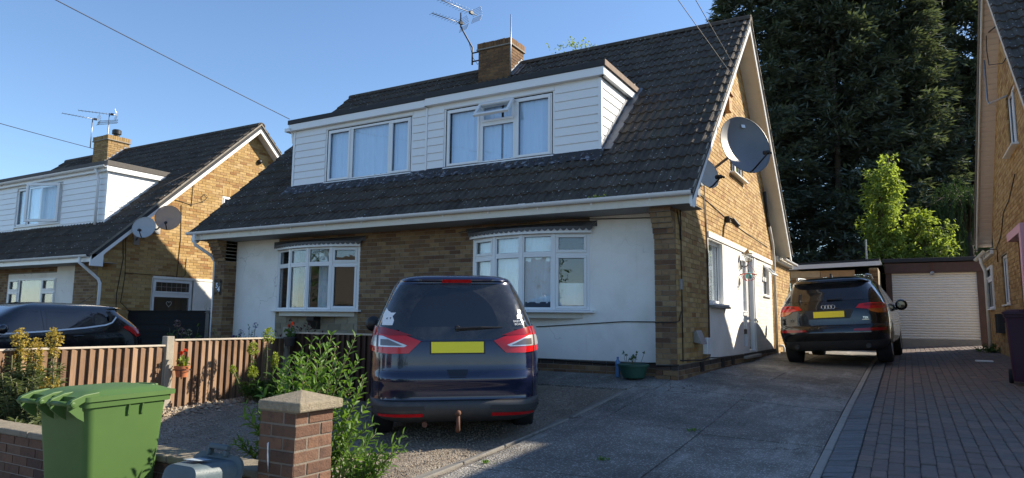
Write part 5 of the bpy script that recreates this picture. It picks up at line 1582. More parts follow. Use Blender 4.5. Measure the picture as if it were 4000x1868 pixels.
for k, s in enumerate(('BABY ON', 'BOARD')):
    pz = rf(.66, 1.268 - .03 * k)
    text(mp, s, .032, (pz.x, pz.y - .022, pz.z), (math.radians(68), 0, math.radians(14)), MT['sticker'], 'sticker_lettering', .0005)

# ---- dark SUV up the drive
dk = paint('black green metallic paint', (.007, .009, .011), .3, .04)
sv = empty('dark_suv', (1.60, 4.62, .02), 'black green SUV parked with its rear to us before the garages', 'car')
sv.rotation_euler = (math.radians(.8), math.radians(-3.0), math.radians(-2.5))
Bq = Body(w=[(.28, .82), (.36, .93), (.5, .97), (.65, .99), (.9, .99), (1.05, .975), (1.15, .94), (1.25, .90), (1.4, .83), (1.55, .745), (1.63, .68), (1.68, .55), (1.71, .3)],
          r=[(.28, .28), (.36, .16), (.46, .07), (.54, .02), (.60, .0), (.66, .01), (.73, .035), (.76, .07), (.9, .085), (1.05, .11), (1.15, .16), (1.3, .27), (1.45, .40), (1.56, .50), (1.585, .40), (1.63, .43), (1.68, .62), (1.71, .95)],
          fr=[(.28, 4.6), (.5, 4.85), (.8, 4.82), (.95, 4.5), (1.05, 4.0), (1.12, 3.55), (1.4, 2.9), (1.6, 2.4), (1.71, 1.7)], yc=2.3, m=10, n=5.5)
lq = [.28, .31, .34, .38, .42, .46, .5, .54, .58, .61, .64, .67, .70, .73, .745, .76, .8, .86, .92, .98, 1.04, 1.1, 1.15, 1.2, 1.26, 1.32, 1.38, 1.44, 1.5, 1.54, 1.56, 1.572, 1.585, 1.6, 1.62, 1.64, 1.66, 1.68, 1.69, 1.70, 1.71]
aq = [(1.02, .41, .58, 1.2, .39), (1.02, .41, -1.2, -.58, .39), (3.95, .41, .58, 1.2, .39), (3.95, .41, -1.2, -.58, .39)]
body_obj(sv, Bq, lq, dk, aq, split=lambda c: .47 if c.y < 1.2 else .3)
rq = Bq.rear
m = MB(); m.box(-.72, .72, .4, 4.4, .26, .40); m.build('underbody', MT['black'], sv, bevel=.04)
for sg in (-1, 1):
    for y in (1.02, 3.95): wheel(sv, sg * .815, y, .385, .275, sg)
    F_ = lambda u, v, sg=sg: rq(sg * u, v)
    tl = stick(sv, 'tail_light', F_, [(.47, 1.06), (.53, 1.13), (.72, 1.15), (.93, 1.145), (.95, 1.04), (.66, 1.035)], .010, MT['red_lens'], .03)
    stick(tl, 'amber_lamp', F_, [(.66, 1.033), (.95, 1.038), (.955, .955), (.82, .955), (.72, .985)], .010, MT['amber_lens'], .03)
    stick(tl, 'lens_band', F_, [(.60, 1.09), (.90, 1.09), (.90, 1.125), (.62, 1.125)], .013, MT['deep_red'], .03)
    stick(sv, 'bumper_reflector', F_, [(.40, .64), (.93, .63), (.93, .685), (.42, .68)], .006, MT['deep_red'], .05)
    sd = Bq.side(sg)
    stick(sv, 'side_window', sd, [(.80, 1.22), (1.45, 1.17), (1.45, 1.52), (1.15, 1.53), (.95, 1.42)], .003, MT['car_glass'], .08)
    stick(sv, 'side_window', sd, [(1.53, 1.165), (2.35, 1.14), (2.35, 1.53), (1.53, 1.53)], .003, MT['car_glass'], .08)
    stick(sv, 'side_window', sd, [(2.43, 1.14), (3.25, 1.13), (2.95, 1.33), (2.6, 1.50), (2.43, 1.53)], .003, MT['car_glass'], .08)
    seam(sv, sd, [(1.49, 1.55), (1.49, .95), (1.38, .55)]); seam(sv, sd, [(2.39, 1.55), (2.39, .4)])
    stick(sv, 'window_trim', sd, line([(.80, 1.205), (1.45, 1.155), (2.4, 1.125), (3.2, 1.115)], .018), .005, MT['chrome'], .08)
    for y in (1.62, 2.5):
        p = sd(y, 1.02); m = MB(); m.tube([p + Vector((sg * .0, 0, 0)), p + Vector((sg * .035, .02, 0)), p + Vector((sg * .035, .16, 0)), p + Vector((0, .18, 0))], .014, 6); m.build('door_handle', MT['black'], sv, smooth=True)
    m = MB(); m.tube([(sg * .62, .85, 1.66), (sg * .64, 1.0, 1.72), (sg * .645, 1.8, 1.745), (sg * .62, 2.5, 1.70)], [.022, .026, .022, .018], 8); m.build('roof_rail', MT['steel'], sv, smooth=True)
    m = MB(); m.lathe([(0, -.05), (.08, -.045), (.12, -.01), (.12, .03), (.09, .08), (0, .1)], 16, (sg * 1.08, 3.0, 1.12), (0, 1, 0)); mm_ = m.build('wing_mirror', dk, sv, smooth=True)
    m = MB(); m.lathe([(0, -.052), (.075, -.051)], 16, (sg * 1.08, 3.0, 1.12), (0, 1, 0)); m.build('mirror_glass', MT['car_glass'], mm_)
    m = MB(); m.box(min(sg * .92, sg * 1.04), max(sg * .92, sg * 1.04), 3.0, 3.06, 1.02, 1.07); m.build('mirror_arm', MT['black'], mm_)
    m = MB(); m.tube([(sg * .62, .30, .36), (sg * .62, .10, .36)], .045, 12); m.build('exhaust_pipe', MT['black'], sv)
stick(sv, 'rear_window', rq, [(-.83, 1.235), (-.6, 1.215), (.6, 1.215), (.83, 1.235), (.80, 1.33), (.72, 1.49), (.64, 1.555), (-.64, 1.555), (-.72, 1.49), (-.80, 1.33)], .004, MT['car_glass'], .06)
stick(sv, 'plate_recess', rq, [(-.44, 1.045), (.44, 1.045), (.36, .875), (-.36, .875)], .002, MT['black'], .06)
stick(sv, 'number_plate', rq, rect(-.27, .27, .90, 1.015), .012, MT['plate'], .06)
seam(sv, rq, [(-.93, .748), (.93, .748)], .012)
m = MB(); p0 = rq(0, 1.235) + Vector((0, -.025, 0)); m.tube([p0 + Vector((-.02, 0, 0)), p0 + Vector((.25, .0, .012))], [.016, .008], 6); m.build('rear_wiper', MT['black'], sv)
m = MB()
for k in range(4):
    c = rq(-.0825 + .055 * k, 1.10) + Vector((0, -.01, 0)); m.tube([c + Vector((.036 * math.cos(a / 20 * 6.283), 0, .036 * math.sin(a / 20 * 6.283))) for a in range(21)], .0055, 5, False)
m.build('ring_emblem', MT['chrome'], sv, smooth=True)
for (s, x, z, sz) in (('Q7', -.66, .86, .075), ('TDI', .62, .875, .055)):
    p = rq(x, z); text(sv, s, sz, (p.x, p.y - .012, p.z), (math.radians(88), 0, 0), MT['chrome'], 'badge', .003)
p = rq(.62, .84); m = MB(); m.box(p.x - .06, p.x + .06, p.y - .012, p.y - .004, .835, .845); m.build('badge_bar', MT['chrome'], sv)
m = MB(); m.prism([(-.02, .9, 1.71), (-.02, 1.12, 1.71), (-.02, .93, 1.78)], (.04, 0, 0)); m.build('roof_fin', MT['black'], sv)

# ---- black hatchback on the neighbour's drive, nose to the road
bk = paint('black paint', (.006, .007, .010), .1, .06)
hk = empty('black_hatchback', (-11.45, -1.05, -.42), 'black hatchback with bright waistline strip behind the brown fence', 'car')
hk.rotation_euler = (0, 0, math.pi)
Bh = Body(w=[(.20, .78), (.32, .87), (.5, .90), (.75, .91), (.88, .895), (.97, .86), (1.1, .80), (1.25, .72), (1.36, .64), (1.43, .50), (1.465, .25)],
          r=[(.2, .2), (.35, .03), (.5, .0), (.7, .02), (.85, .06), (.95, .10), (1.05, .18), (1.2, .36), (1.3, .48), (1.345, .50), (1.37, .38), (1.40, .42), (1.43, .65), (1.465, 1.5)],
          fr=[(.2, 4.1), (.4, 4.33), (.62, 4.28), (.76, 4.05), (.86, 3.55), (.95, 3.1), (1.1, 2.85), (1.25, 2.6), (1.38, 2.35), (1.465, 1.95)], yc=2.1, n=6, m=8)
lh = [.2, .26, .32, .38, .45, .52, .6, .68, .75, .8, .85, .9, .95, 1.0, 1.05, 1.1, 1.15, 1.2, 1.25, 1.3, 1.33, 1.345, 1.358, 1.37, 1.385, 1.4, 1.415, 1.43, 1.445, 1.455, 1.465]
ah = [(.80, .345, .55, 1.1, .32), (.80, .345, -1.1, -.55, .32), (3.45, .345, .55, 1.1, .32), (3.45, .345, -1.1, -.55, .32)]
body_obj(hk, Bh, lh, bk, ah)
m = MB(); m.box(-.68, .68, .4, 3.9, .18, .32); m.build('underbody', MT['black'], hk)
for sg in (-1, 1):
    for y in (.80, 3.45): wheel(hk, sg * .78, y, .32, .21, sg)
    sd = Bh.side(sg)
    stick(hk, 'side_window', sd, [(.78, 1.12), (1.12, 1.035), (1.10, 1.18), (1.02, 1.29), (.84, 1.26)], .003, MT['car_glass'], .07)
    stick(hk, 'side_window', sd, [(1.18, 1.03), (1.98, .955), (1.95, 1.33), (1.5, 1.345), (1.22, 1.29), (1.16, 1.2)], .003, MT['car_glass'], .07)
    stick(hk, 'side_window', sd, [(2.10, .945), (3.02, .90), (2.80, 1.10), (2.5, 1.26), (2.30, 1.32), (2.08, 1.335)], .003, MT['car_glass'], .07)
    stick(hk, 'waist_strip', sd, line([(.66, 1.20), (.78, 1.09), (.92, 1.045), (1.3, .995), (2.0, .935), (3.05, .875)], .026), .006, simple('chrome strip with painted sky sheen', (.75, .76, .78), .45, .03), .05)  # pale diffuse colour stands in for sky reflected in the chrome
    seam(hk, sd, [(2.03, 1.36), (2.03, .4)]); seam(hk, sd, [(1.14, 1.30), (1.10, 1.0), (1.16, .72), (1.2, .6)]); seam(hk, sd, [(3.1, .87), (3.12, .35)])
    for y in (1.36, 2.25):
        p = sd(y, .845); m = MB(); m.tube([p, p + Vector((sg * .03, .015, 0)), p + Vector((sg * .03, .17, 0)), p + Vector((0, .19, 0))], .014, 6); m.build('door_handle', bk, hk, smooth=True)
    m = MB(); m.lathe([(0, -.05), (.06, -.045), (.085, 0), (.07, .06), (0, .09)], 14, (sg * .98, 2.72, .98), (0, 1, 0)); m.build('wing_mirror', bk, hk, smooth=True)
    stick(hk, 'tail_light', sd, [(.14, .93), (.18, .84), (.30, .81), (.36, .86), (.58, 1.0), (.50, 1.03), (.30, 1.0)], .008, MT['red_lens'], .03)
stick(hk, 'rear_window', Bh.rear, [(-.62, 1.02), (.62, 1.02), (.56, 1.28), (-.56, 1.28)], .004, MT['car_glass'], .06)
m = MB(); m.tube([(0.0, 1.0, 1.45), (0.0, .75, 1.62)], .006, 5); m.build('roof_aerial', MT['black'], hk)
# ---------------------------------------------------------------- garden wall and gate pier
wl_ = empty('garden_wall', (0, -6.6, 0), 'low dark red brick garden wall along the pavement with worn coping', 'wall')
m = MB(); m.box(-12, -.63, -.10, .10, -1.0, -.19); core = m.build('wall_core', MT['mortar_grey'], wl_)
lay_bricks(core, wl_, (0, -.10, 0), X_, -Y_, -12, -.63, -.94, -.19, MT['brick_red'], nind=150, seed=7)
lay_bricks(core, wl_, (0, .10, 0), -X_, Y_, .63, 12, -.94, -.19, MT['brick_red'], nind=0, seed=8)
cop = simple('weathered coping', (.20, .17, .125), .95, .35, 9, bump=.8, bscale=40, dirt=(.07, .06, .045), dscale=6, damt=.7)
Rc = random.Random(2)
for k in range(25):
    x = -.64 - (k + 1) * .45
    b = MB(); b.box(x + .004, x + .446, -.125, .115, -.188, -.140 + Rc.uniform(-.004, .004)); b.build('coping_stone', cop, wl_, bevel=.012)
gp = empty('gate_pier', (-.46, -6.60, 0), 'red brick gate pier with pyramid concrete cap in the foreground', 'pier')
m = MB(); m.box(-.150, .150, -.150, .150, -.9, .238); core = m.build('pier_core', simple('dark pier mortar', (.17, .14, .11), .95, .35, 18, bump=.5, bscale=100), gp)
for k in range(15):
    z = -.89 + k * .075
    for (U, N) in ((X_, -Y_), (Y_, X_), (X_, Y_), (Y_, -X_)):
        cut = [-.155, .050, .155] if (k % 2 == 0) == (U is X_) else [-.155, -.052, .155]
        for q in range(2):
            b = MB(); b.obox((0, 0, 0), U, Z_, N, cut[q] + .005, cut[q + 1] - .005, z + .005, z + .070, .14, .155 + rnd.uniform(-.004, .002))
            b.build('brick', MT['brick_red'], core, bevel=.004)
capm = simple('pier cap concrete', (.24, .20, .14), .95, .55, 45, bump=.9, bscale=110, dirt=(.16, .15, .09), dscale=5, damt=.7)
m = MB(); h = .238; s_ = .180
m.add([(-s_, -s_, h), (s_, -s_, h), (s_, s_, h), (-s_, s_, h), (-s_, -s_, h + .055), (s_, -s_, h + .055), (s_, s_, h + .055), (-s_, s_, h + .055), (0, 0, h + .112)], [(3, 2, 1, 0), (0, 1, 5, 4), (1, 2, 6, 5), (2, 3, 7, 6), (3, 0, 4, 7), (4, 5, 8), (5, 6, 8), (6, 7, 8), (7, 4, 8)])
m.build('pier_cap', capm, gp, bevel=.01).location = (.018, .012, 0)
cable('string', [(-.06, -.160, .05), (-.055, -.166, -.02), (-.045, -.164, -.12), (-.05, -.166, -.04), (-.062, -.164, .045)], .0035, MT['upvc'], gp)

# ---------------------------------------------------------------- fences
def mk_wood(name, c1, c2, c3, wx=.4):
    t = NT(name); p = t.pos()
    mp_ = t.n('Mapping'); t.l(p, mp_.inputs[0]); mp_.inputs['Scale'].default_value = (14, 14, 1.6)
    g = t.noise(mp_.outputs[0], 3.0, 7, .65, 1.5)
    col = t.ramp(t.math('ADD', t.math('MULTIPLY', t.rand(), .45), t.math('MULTIPLY', g, .6)), [(.2, c1), (.5, c2), (.85, c3)])
    w = t.step(t.noise(p, 4, 5, .6), .55, .8)
    col = t.mix(t.math('MULTIPLY', w, wx), col, (.30, .27, .23))
    return t.done(t.bsdf(col, .85, t.bump(g, .5, .006), .25))
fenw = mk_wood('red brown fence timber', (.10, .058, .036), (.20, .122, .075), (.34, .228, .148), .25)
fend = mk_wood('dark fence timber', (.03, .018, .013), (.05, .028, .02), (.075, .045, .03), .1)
postm = simple('grey fence post', (.30, .27, .215), .9, .25, 14, bump=.5, bscale=60, dirt=(.15, .13, .09), damt=.5)
capw = simple('pale capping rail', (.45, .39, .31), .8, .2, 18)
def board_run(parent, p, q, z0f, z1, w, mat, face, thick=.012, name='fence_board', seed=1):
    R = random.Random(seed); p, q = Vector(p), Vector(q)
    U = (q - p).normalized(); Ln = (q - p).length; n = int(round(Ln / w)); w = Ln / n
    for k in range(n):
        u0, u1 = k * w, (k + 1) * w + .012
        c = p + U * ((u0 + u1) / 2); zb = z0f(c.x, c.y) - .02 + R.uniform(-.008, .008); zt = z1 + R.uniform(-.006, .006)
        jt = R.uniform(-.002, .002)
        b = MB()
        P = lambda u, nn, z: p + U * u + face * nn + Z_ * z
        vs = [P(u0, .004 + jt, zb), P(u1, .046 + jt, zb), P(u1, .012 + jt, zb), P(u0, .0 + jt, zb), P(u0, .004 + jt, zt), P(u1, .046 + jt, zt), P(u1, .012 + jt, zt), P(u0, .0 + jt, zt)]
        fs = [(0, 3, 2, 1), (4, 5, 6, 7), (0, 1, 5, 4), (1, 2, 6, 5), (2, 3, 7, 6), (3, 0, 4, 7)]
        if U.cross(Z_).dot(face) < 0: fs = [f[::-1] for f in fs]
        b.add(vs, fs); b.build(name, mat, parent)
fn = empty('timber_fence', (0, 0, 0), 'low sunlit brown feather-edge fence with grey posts and pale capping', 'fence')
for (ya, yb, zt) in ((-6.34, -4.49, .435), (-4.37, -2.62, .50)):
    board_run(fn, (-5.0, yb, 0), (-5.0, ya, 0), G, zt, .098, fenw, X_, seed=int(-ya * 10))
    m = MB(); m.box(-5.02, -4.955, ya, yb, zt + .002, zt + .024); m.build('capping_rail', capw, fn, bevel=.004)
    for zz in (-.1, .3):
        m = MB(); m.box(-5.06, -5.004, ya, yb, zz, zz + .07); m.build('rail', fenw, fn)
for (y, zt) in ((-6.40, .52), (-4.43, .56), (-2.56, .665)):
    m = MB(); m.box(-5.05, -4.95, y - .05, y + .05, G(-5, y) - .3, zt); m.build('fence_post', postm, fn, bevel=.008)
fd = empty('dark_fence', (0, 0, 0), 'dark shaded low fence across the garden beside the blue car', 'fence')
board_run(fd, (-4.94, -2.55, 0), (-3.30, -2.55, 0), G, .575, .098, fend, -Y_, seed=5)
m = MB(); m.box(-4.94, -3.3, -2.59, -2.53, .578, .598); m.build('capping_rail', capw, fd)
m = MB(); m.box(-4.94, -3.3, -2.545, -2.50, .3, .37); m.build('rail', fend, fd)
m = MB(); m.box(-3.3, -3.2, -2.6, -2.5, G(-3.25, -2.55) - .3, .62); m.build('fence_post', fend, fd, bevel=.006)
fb = empty('black_fence', (0, 0, 0), 'black horizontal board fence closing the gap beside the far left house', 'fence')
blk_ = mk_wood('black stained timber', (.006, .006, .007), (.010, .010, .011), (.018, .017, .017), .02)
for k in range(9):
    z = -.45 + k * .152
    m = MB(); m.prism([(-13.95, .50, z), (-13.95, .475, z), (-13.95, .49, z + .16), (-13.95, .50, z + .16)], (3.75, 0, 0)); m.build('fence_board', blk_, fb)
m = MB(); m.box(-13.95, -10.2, .46, .52, .925, .95); m.build('capping_rail', blk_, fb)
m = MB(); m.box(-10.83, -10.71, .37, .47, -.6, .90); m.prism([(-10.85, .35, .90), (-10.69, .35, .90), (-10.77, .35, .955)], (0, .14, 0)); m.build('fence_post', simple('grey brown post', (.16, .14, .115), .9, .25, 20), fb, bevel=.004)

# ---------------------------------------------------------------- bins
def wheelie(name, loc, rz_, c, label, s=1.0, lidc=None):
    e = empty(name, loc, label, 'bin', rz=rz_)
    e.scale = (s, s, s)
    t = NT(name + ' plastic'); p = t.pos()
    mp_ = t.n('Mapping'); t.l(p, mp_.inputs[0]); mp_.inputs['Scale'].default_value = (10, 10, 60)
    sc = t.math('MULTIPLY', t.step(t.noise(mp_.outputs[0], 1.2, 4, .6, .4), .70, .74), t.step(t.noise(p, 6, 3), .5, .65))
    n = t.noise(p, 3, 6, .65)
    col = t.mix(n, tuple(x * .82 for x in c), tuple(x * 1.15 for x in c))
    col = t.mix(t.math('MULTIPLY', sc, .7), col, tuple(min(1, x * 1.6 + .10) for x in c))
    col = t.mix(t.math('MULTIPLY', t.step(t.noise(p, 2.2, 8, .7), .55, .8), .25), col, (.10, .10, .07))
    mat = t.done(t.bsdf(col, .55, t.bump(t.noise(p, 220, 2), .08, .003), .35))
    # tapered body, rounded corners
    m = MB(); N = 40
    def outline(hw, hd, r):
        pts = []
        for (cx, cy, a0) in ((hw - r, -hd + r, -90), (hw - r, hd - r, 0), (-hw + r, hd - r, 90), (-hw + r, -hd + r, 180)):
            for k in range(8):
                a = math.radians(a0 + 90 * k / 7); pts.append((cx + r * math.cos(a), cy + r * math.sin(a)))
        return pts
    lev = [(.06, .215, .245, .05, .02), (.10, .225, .255, .05, .02), (.5, .245, .285, .055, .01), (.90, .268, .318, .06, .0), (.955, .272, .325, .06, 0), (.96, .287, .352, .05, .0), (1.0, .29, .355, .05, .0)]
    for (z, hw, hd, r, dy) in lev: m.v += [(x, y + dy, z) for x, y in outline(hw, hd, r)]
    n = 32
    for i in range(len(lev) - 1):
        for k in range(n): m.f.append((i * n + k, i * n + (k + 1) % n, (i + 1) * n + (k + 1) % n, (i + 1) * n + k))
    m.f.append(tuple(range(n - 1, -1, -1))); m.f.append(tuple((len(lev) - 1) * n + k for k in range(n))); m.m = [0] * len(m.f)
    m.build('body', mat, e, auto=35)
    # lid: low dome with raised panel
    m = MB(); lv_ = [(1.002, .302, .375, .05), (1.035, .302, .375, .05), (1.038, .285, .355, .06), (1.062, .25, .30, .08), (1.075, .20, .24, .08), (1.078, .1, .12, .05)]
    for (z, hw, hd, r) in lv_: m.v += [(x, y + .01, z) for x, y in outline(hw, hd, r)]
    for i in range(len(lv_) - 1):
        for k in range(n): m.f.append((i * n + k, i * n + (k + 1) % n, (i + 1) * n + (k + 1) % n, (i + 1) * n + k))
    m.f.append(tuple(range(n - 1, -1, -1))); m.f.append(tuple((len(lv_) - 1) * n + k for k in range(n))); m.m = [0] * len(m.f)
    lid = m.build('lid', mat, e, auto=30)
    m = MB(); m.obox((0, 0, 0), X_, Y_, Z_, -.10, .10, .34, .37, 1.036, 1.07); m.obox((0, 0, 0), X_, Y_, Z_, -.10, -.075, .30, .34, 1.036, 1.068); m.obox((0, 0, 0), X_, Y_, Z_, .075, .10, .30, .34, 1.036, 1.068); m.build('lid_grip', mat, lid, bevel=.008)
    # hinge arms of the lid and handle bar at the back
    for (xa, xb) in ((-.285, -.25), (-.075, -.04), (.04, .075), (.25, .285)):
        m = MB(); m.prism([(xa, -.25, 1.066), (xa, -.36, 1.055), (xa, -.445, 1.025), (xa, -.462, .998), (xa, -.445, .972), (xa, -.415, .972), (xa, -.34, 1.01), (xa, -.25, 1.02)], (xb - xa, 0, 0)); m.build('hinge_arm', mat, lid, bevel=.006)
        m = MB(); m.lathe([(.016, 0), (.016, .008), (.007, .011), (0, .011)], 14, ((xb if xa > -.1 else xb), -.438, .998), (1, 0, 0)); m.build('hinge_pin', mat, lid, smooth=False)
    for (xa, xb) in ((-.25, -.075), (.075, .25)):
        m = MB(); m.tube([(xa, -.44, .998), (xb, -.44, .998)], .016, 10); m.build('handle_bar', mat, e, smooth=True)
    for xa in (-.255, -.07, .062, .245):
        m = MB(); m.prism([(xa, -.345, .985), (xa, -.45, .985), (xa, -.445, .955), (xa, -.38, .90), (xa, -.33, .87)], (.012, 0, 0)); m.build('handle_rib', mat, e)
    for sx in (-1, 1):
        for yy in (-.02, .09):
            m = MB(); x = .268; m.prism([(sx * x, yy, .955), (sx * (x + .022), yy, .955), (sx * (x + .012), yy, .885), (sx * (x - .003), yy, .87)], (0, .012, 0)); m.build('rim_rib', mat, e)
        m = MB(); m.lathe([(.001, 0), (.10, 0), (.105, .01), (.105, .045), (.10, .055), (.001, .055)], 24, (sx * .235 - (.055 if sx < 0 else 0), -.27, .105), (1, 0, 0)); m.build('wheel', MT['tyre'], e, auto=40)
    return e
wheelie('green_wheelie_bin', (-1.76, -7.04, -.615), math.radians(6), (.058, .118, .028), 'green wheelie bin standing by the garden wall at lower left', .885)
pb = wheelie('purple_wheelie_bin', (4.29, 2.0, G(4.29, 2.0) + .015), math.radians(172), (.045, .012, .028), 'dark maroon wheelie bin cut by the right edge of the picture', .95)
text(pb, 'TON', .06, (-.12, .318, .80), (math.radians(90), 0, math.radians(180)), MT['sticker'], 'bin_lettering', .001)
# grey recycling box propped on end against the wall
rb = empty('recycling_box', (-.74, -7.12, -.70), 'blue grey recycling box tipped on end against the wall', 'box')
rb.rotation_euler = (math.radians(-14), math.radians(4), math.radians(14))
rb.scale = (.86, .86, .92)
gm = simple('blue grey plastic', (.07, .098, .112), .5, .2, 6, bump=.2, bscale=90, dirt=(.20, .22, .22), dscale=5, damt=.35)
def rr(hx, hz, r, zc, n=7):
    pts = []
    for (cx, cz, a0) in ((hx - r, -hz + r, -90), (hx - r, hz - r, 0), (-hx + r, hz - r, 90), (-hx + r, -hz + r, 180)):
        for k in range(n):
            a = math.radians(a0 + 90 * k / (n - 1)); pts.append((cx + r * math.cos(a), zc + cz + r * math.sin(a)))
    return pts
m = MB(); ZC = .40
lev = [(-.33, .10, .26, .05), (-.325, .125, .285, .06), (0.0, .172, .345, .07), (.01, .174, .347, .07), (.012, .205, .378, .085), (.04, .205, .378, .085), (.04, .19, .363, .08), (.01, .165, .335, .07), (-.31, .12, .275, .055)]
for (y, hx, hz, r) in lev: m.v += [(x, y, z) for x, z in rr(hx, hz, r, ZC)]
n = 28
for i in range(len(lev) - 1):
    for k in range(n): m.f.append((i * n + (k + 1) % n, i * n + k, (i + 1) * n + k, (i + 1) * n + (k + 1) % n))
m.f.append(tuple(range(n))); m.f.append(tuple((len(lev) - 1) * n + k for k in range(n - 1, -1, -1))); m.m = [0] * len(m.f)
bx_ = m.build('box_shell', gm, rb, auto=40)
m = MB(); m.box(-.075, .075, -.03, .03, ZC + .40, ZC + .435); m.box(-.075, -.055, -.03, .03, ZC + .36, ZC + .40); m.box(.055, .075, -.03, .03, ZC + .36, ZC + .40); m.build('handle', gm, rb, bevel=.012)
m = MB()
for (y0_, y1_) in ((-.24, -.16),): m.add([(-.06, -.26, ZC + .318), (.05, -.24, ZC + .322), (.06, -.12, ZC + .338), (-.04, -.13, ZC + .336)], [(0, 1, 2, 3)])
m.build('torn_label', simple('faded label', (.26, .32, .37), .7), rb)

# ---------------------------------------------------------------- pots and small things
terra = simple('terracotta', (.42, .135, .055), .8, .2, 20)
red_p = foliage('red petal', (.55, .04, .02), (.75, .12, .04), .3)
lime = foliage('lime leaf', (.14, .20, .035), (.26, .32, .06), .4)
green1 = foliage('fresh green leaf', (.075, .15, .03), (.16, .27, .06), .4)
green2 = foliage('mid green leaf', (.045, .10, .02), (.10, .17, .04), .35)
green3 = foliage('dull grey green leaf', (.09, .12, .055), (.17, .20, .09), .35)
stemm = simple('green brown stem', (.10, .10, .045), .8, .3, 30)
woodm = simple('bark', (.075, .055, .04), .9, .35, 25, bump=.7, bscale=40)

LEAF = [(0, 0, 0), (-.5, .30, .06), (0, .34, -.03), (.5, .30, .06), (-.36, .70, .04), (0, .72, -.05), (.36, .70, .04), (0, 1, -.12)]
LEAF_F = [(0, 2, 1), (0, 3, 2), (1, 2, 5, 4), (2, 3, 6, 5), (4, 5, 7), (5, 6, 7)]
def frame(d, up=Vector((0, 0, 1)), roll=0.0):
    d = Vector(d).normalized(); x = d.cross(up)
    if x.length < 1e-3: x = d.cross(Vector((1, 0, 0)))
    x.normalize(); z = x.cross(d)
    M = Matrix((x, d, z)).transposed()
    return M @ Matrix.Rotation(roll, 3, 'Y') if roll else M
def put_leaf(mb, p, d, L, w, roll=0.0, mi=0):
    M = frame(d, roll=roll)
    mb.add([Vector(p) + M @ Vector((v[0] * w, v[1] * L, v[2] * L)) for v in LEAF], LEAF_F, mi)
def rdir(R, up=0.0):
    a = R.uniform(0, 6.283); z = R.uniform(-1, 1) + up
    s = math.sqrt(max(.05, 1 - min(1, z * z))); return Vector((math.cos(a) * s, math.sin(a) * s, z)).normalized()

def flower_pot(name, loc, r, h, mat, label, flower, seed, leaf=lime):
    e = empty(name, loc, label, 'flower pot'); R = random.Random(seed)
    m = MB(); m.lathe([(.001, 0), (r * .72, 0), (r * .95, h * .78), (r * 1.06, h * .78), (r * 1.08, h), (r * .98, h), (r * .9, h * .85), (.001, h * .85)], 24); m.build('pot', mat, e, auto=35)
    m = MB()
    for k in range(42):
        a = R.uniform(0, 6.283); q = R.uniform(0, r * .9); p = Vector((q * math.cos(a), q * math.sin(a), h * .85 + R.uniform(.0, .10)))
        put_leaf(m, p, rdir(R, .6), R.uniform(.04, .075), R.uniform(.03, .045))
    m.build('foliage', leaf, e)
    for k in range(2):
        m = MB(); c = Vector((r * (.5 if k else -.3), 0, h + .15 + .03 * k)); m.tube([(c.x * .4, 0, h * .85), tuple(c)], .004, 5, mi=0)
        for q in range(26): put_leaf(m, c, rdir(R, .3), R.uniform(.025, .045), .03, mi=1)
        m.build('flower', [stemm, flower], e)
    return e
p1 = flower_pot('flower_pot', (-4.80, -4.36, .075), .085, .13, terra, 'terracotta pot with red flowers hung on the sunlit fence', red_p, 3)
m = MB(); m.tube([(.105 * math.cos(a / 24 * 6.283), .105 * math.sin(a / 24 * 6.283), .085) for a in range(25)], .004, 5, False); m.tube([(-.1, 0, .085), (-.16, 0, .085)], .004, 5); m.tube([(-.08, .07, .085), (-.05, .04, -.02), (.05, -.04, -.02), (.08, -.07, .085)], .004, 5); m.build('wire_holder', MT['black'], p1)
flower_pot('flower_pot', (-4.82, -2.68, .40), .085, .13, simple('dark pot', (.03, .03, .03), .7), 'dark pot with a red flower by the fence corner post', red_p, 8, green2)
gpot = empty('planter', (-.60, -.15, .0), 'round dark green planter with seedlings against the house front', 'planter')
gpm = simple('dark green plastic', (.025, .085, .06), .5, .15, 8)
m = MB(); m.lathe([(.001, .01), (.15, .01), (.16, .03), (.205, .17), (.225, .175), (.228, .20), (.205, .205), (.19, .17), (.001, .165)], 32, (0, 0, G(-.6, -.15) + .03)); m.build('pot', gpm, gpot, auto=40)
Rg = random.Random(6); m = MB()
for k in range(11):
    a = Rg.uniform(0, 6.28); q = Rg.uniform(.02, .15); b_ = Vector((q * math.cos(a), q * math.sin(a), .19)); t_ = b_ + Vector((Rg.uniform(-.05, .05), Rg.uniform(-.05, .05), Rg.uniform(.08, .16)))
    m.tube([b_, t_], .003, 5, mi=0)
    for q in range(5): put_leaf(m, t_, rdir(Rg, .2), Rg.uniform(.025, .05), .03, mi=1)
m.build('seedlings', [stemm, green2], gpot)
bt = empty('plastic_bottle', (-.86, -.09, G(-.86, -.09) + .022), 'crushed blue plastic bottle beside the dark green planter', 'bottle')
m = MB(); m.lathe([(.001, 0), (.036, .0), (.040, .02), (.033, .07), (.040, .10), (.031, .14), (.040, .18), (.034, .23), (.014, .265), (.014, .285), (.001, .285)], 20); m.build('bottle_body', gloss('blue translucent plastic', (.10, .22, .42), .1), bt, smooth=True)
m = MB(); m.lathe([(.017, .268), (.017, .292), (.001, .292)], 14); m.build('bottle_cap', simple('blue cap', (.05, .12, .4), .5), bt)

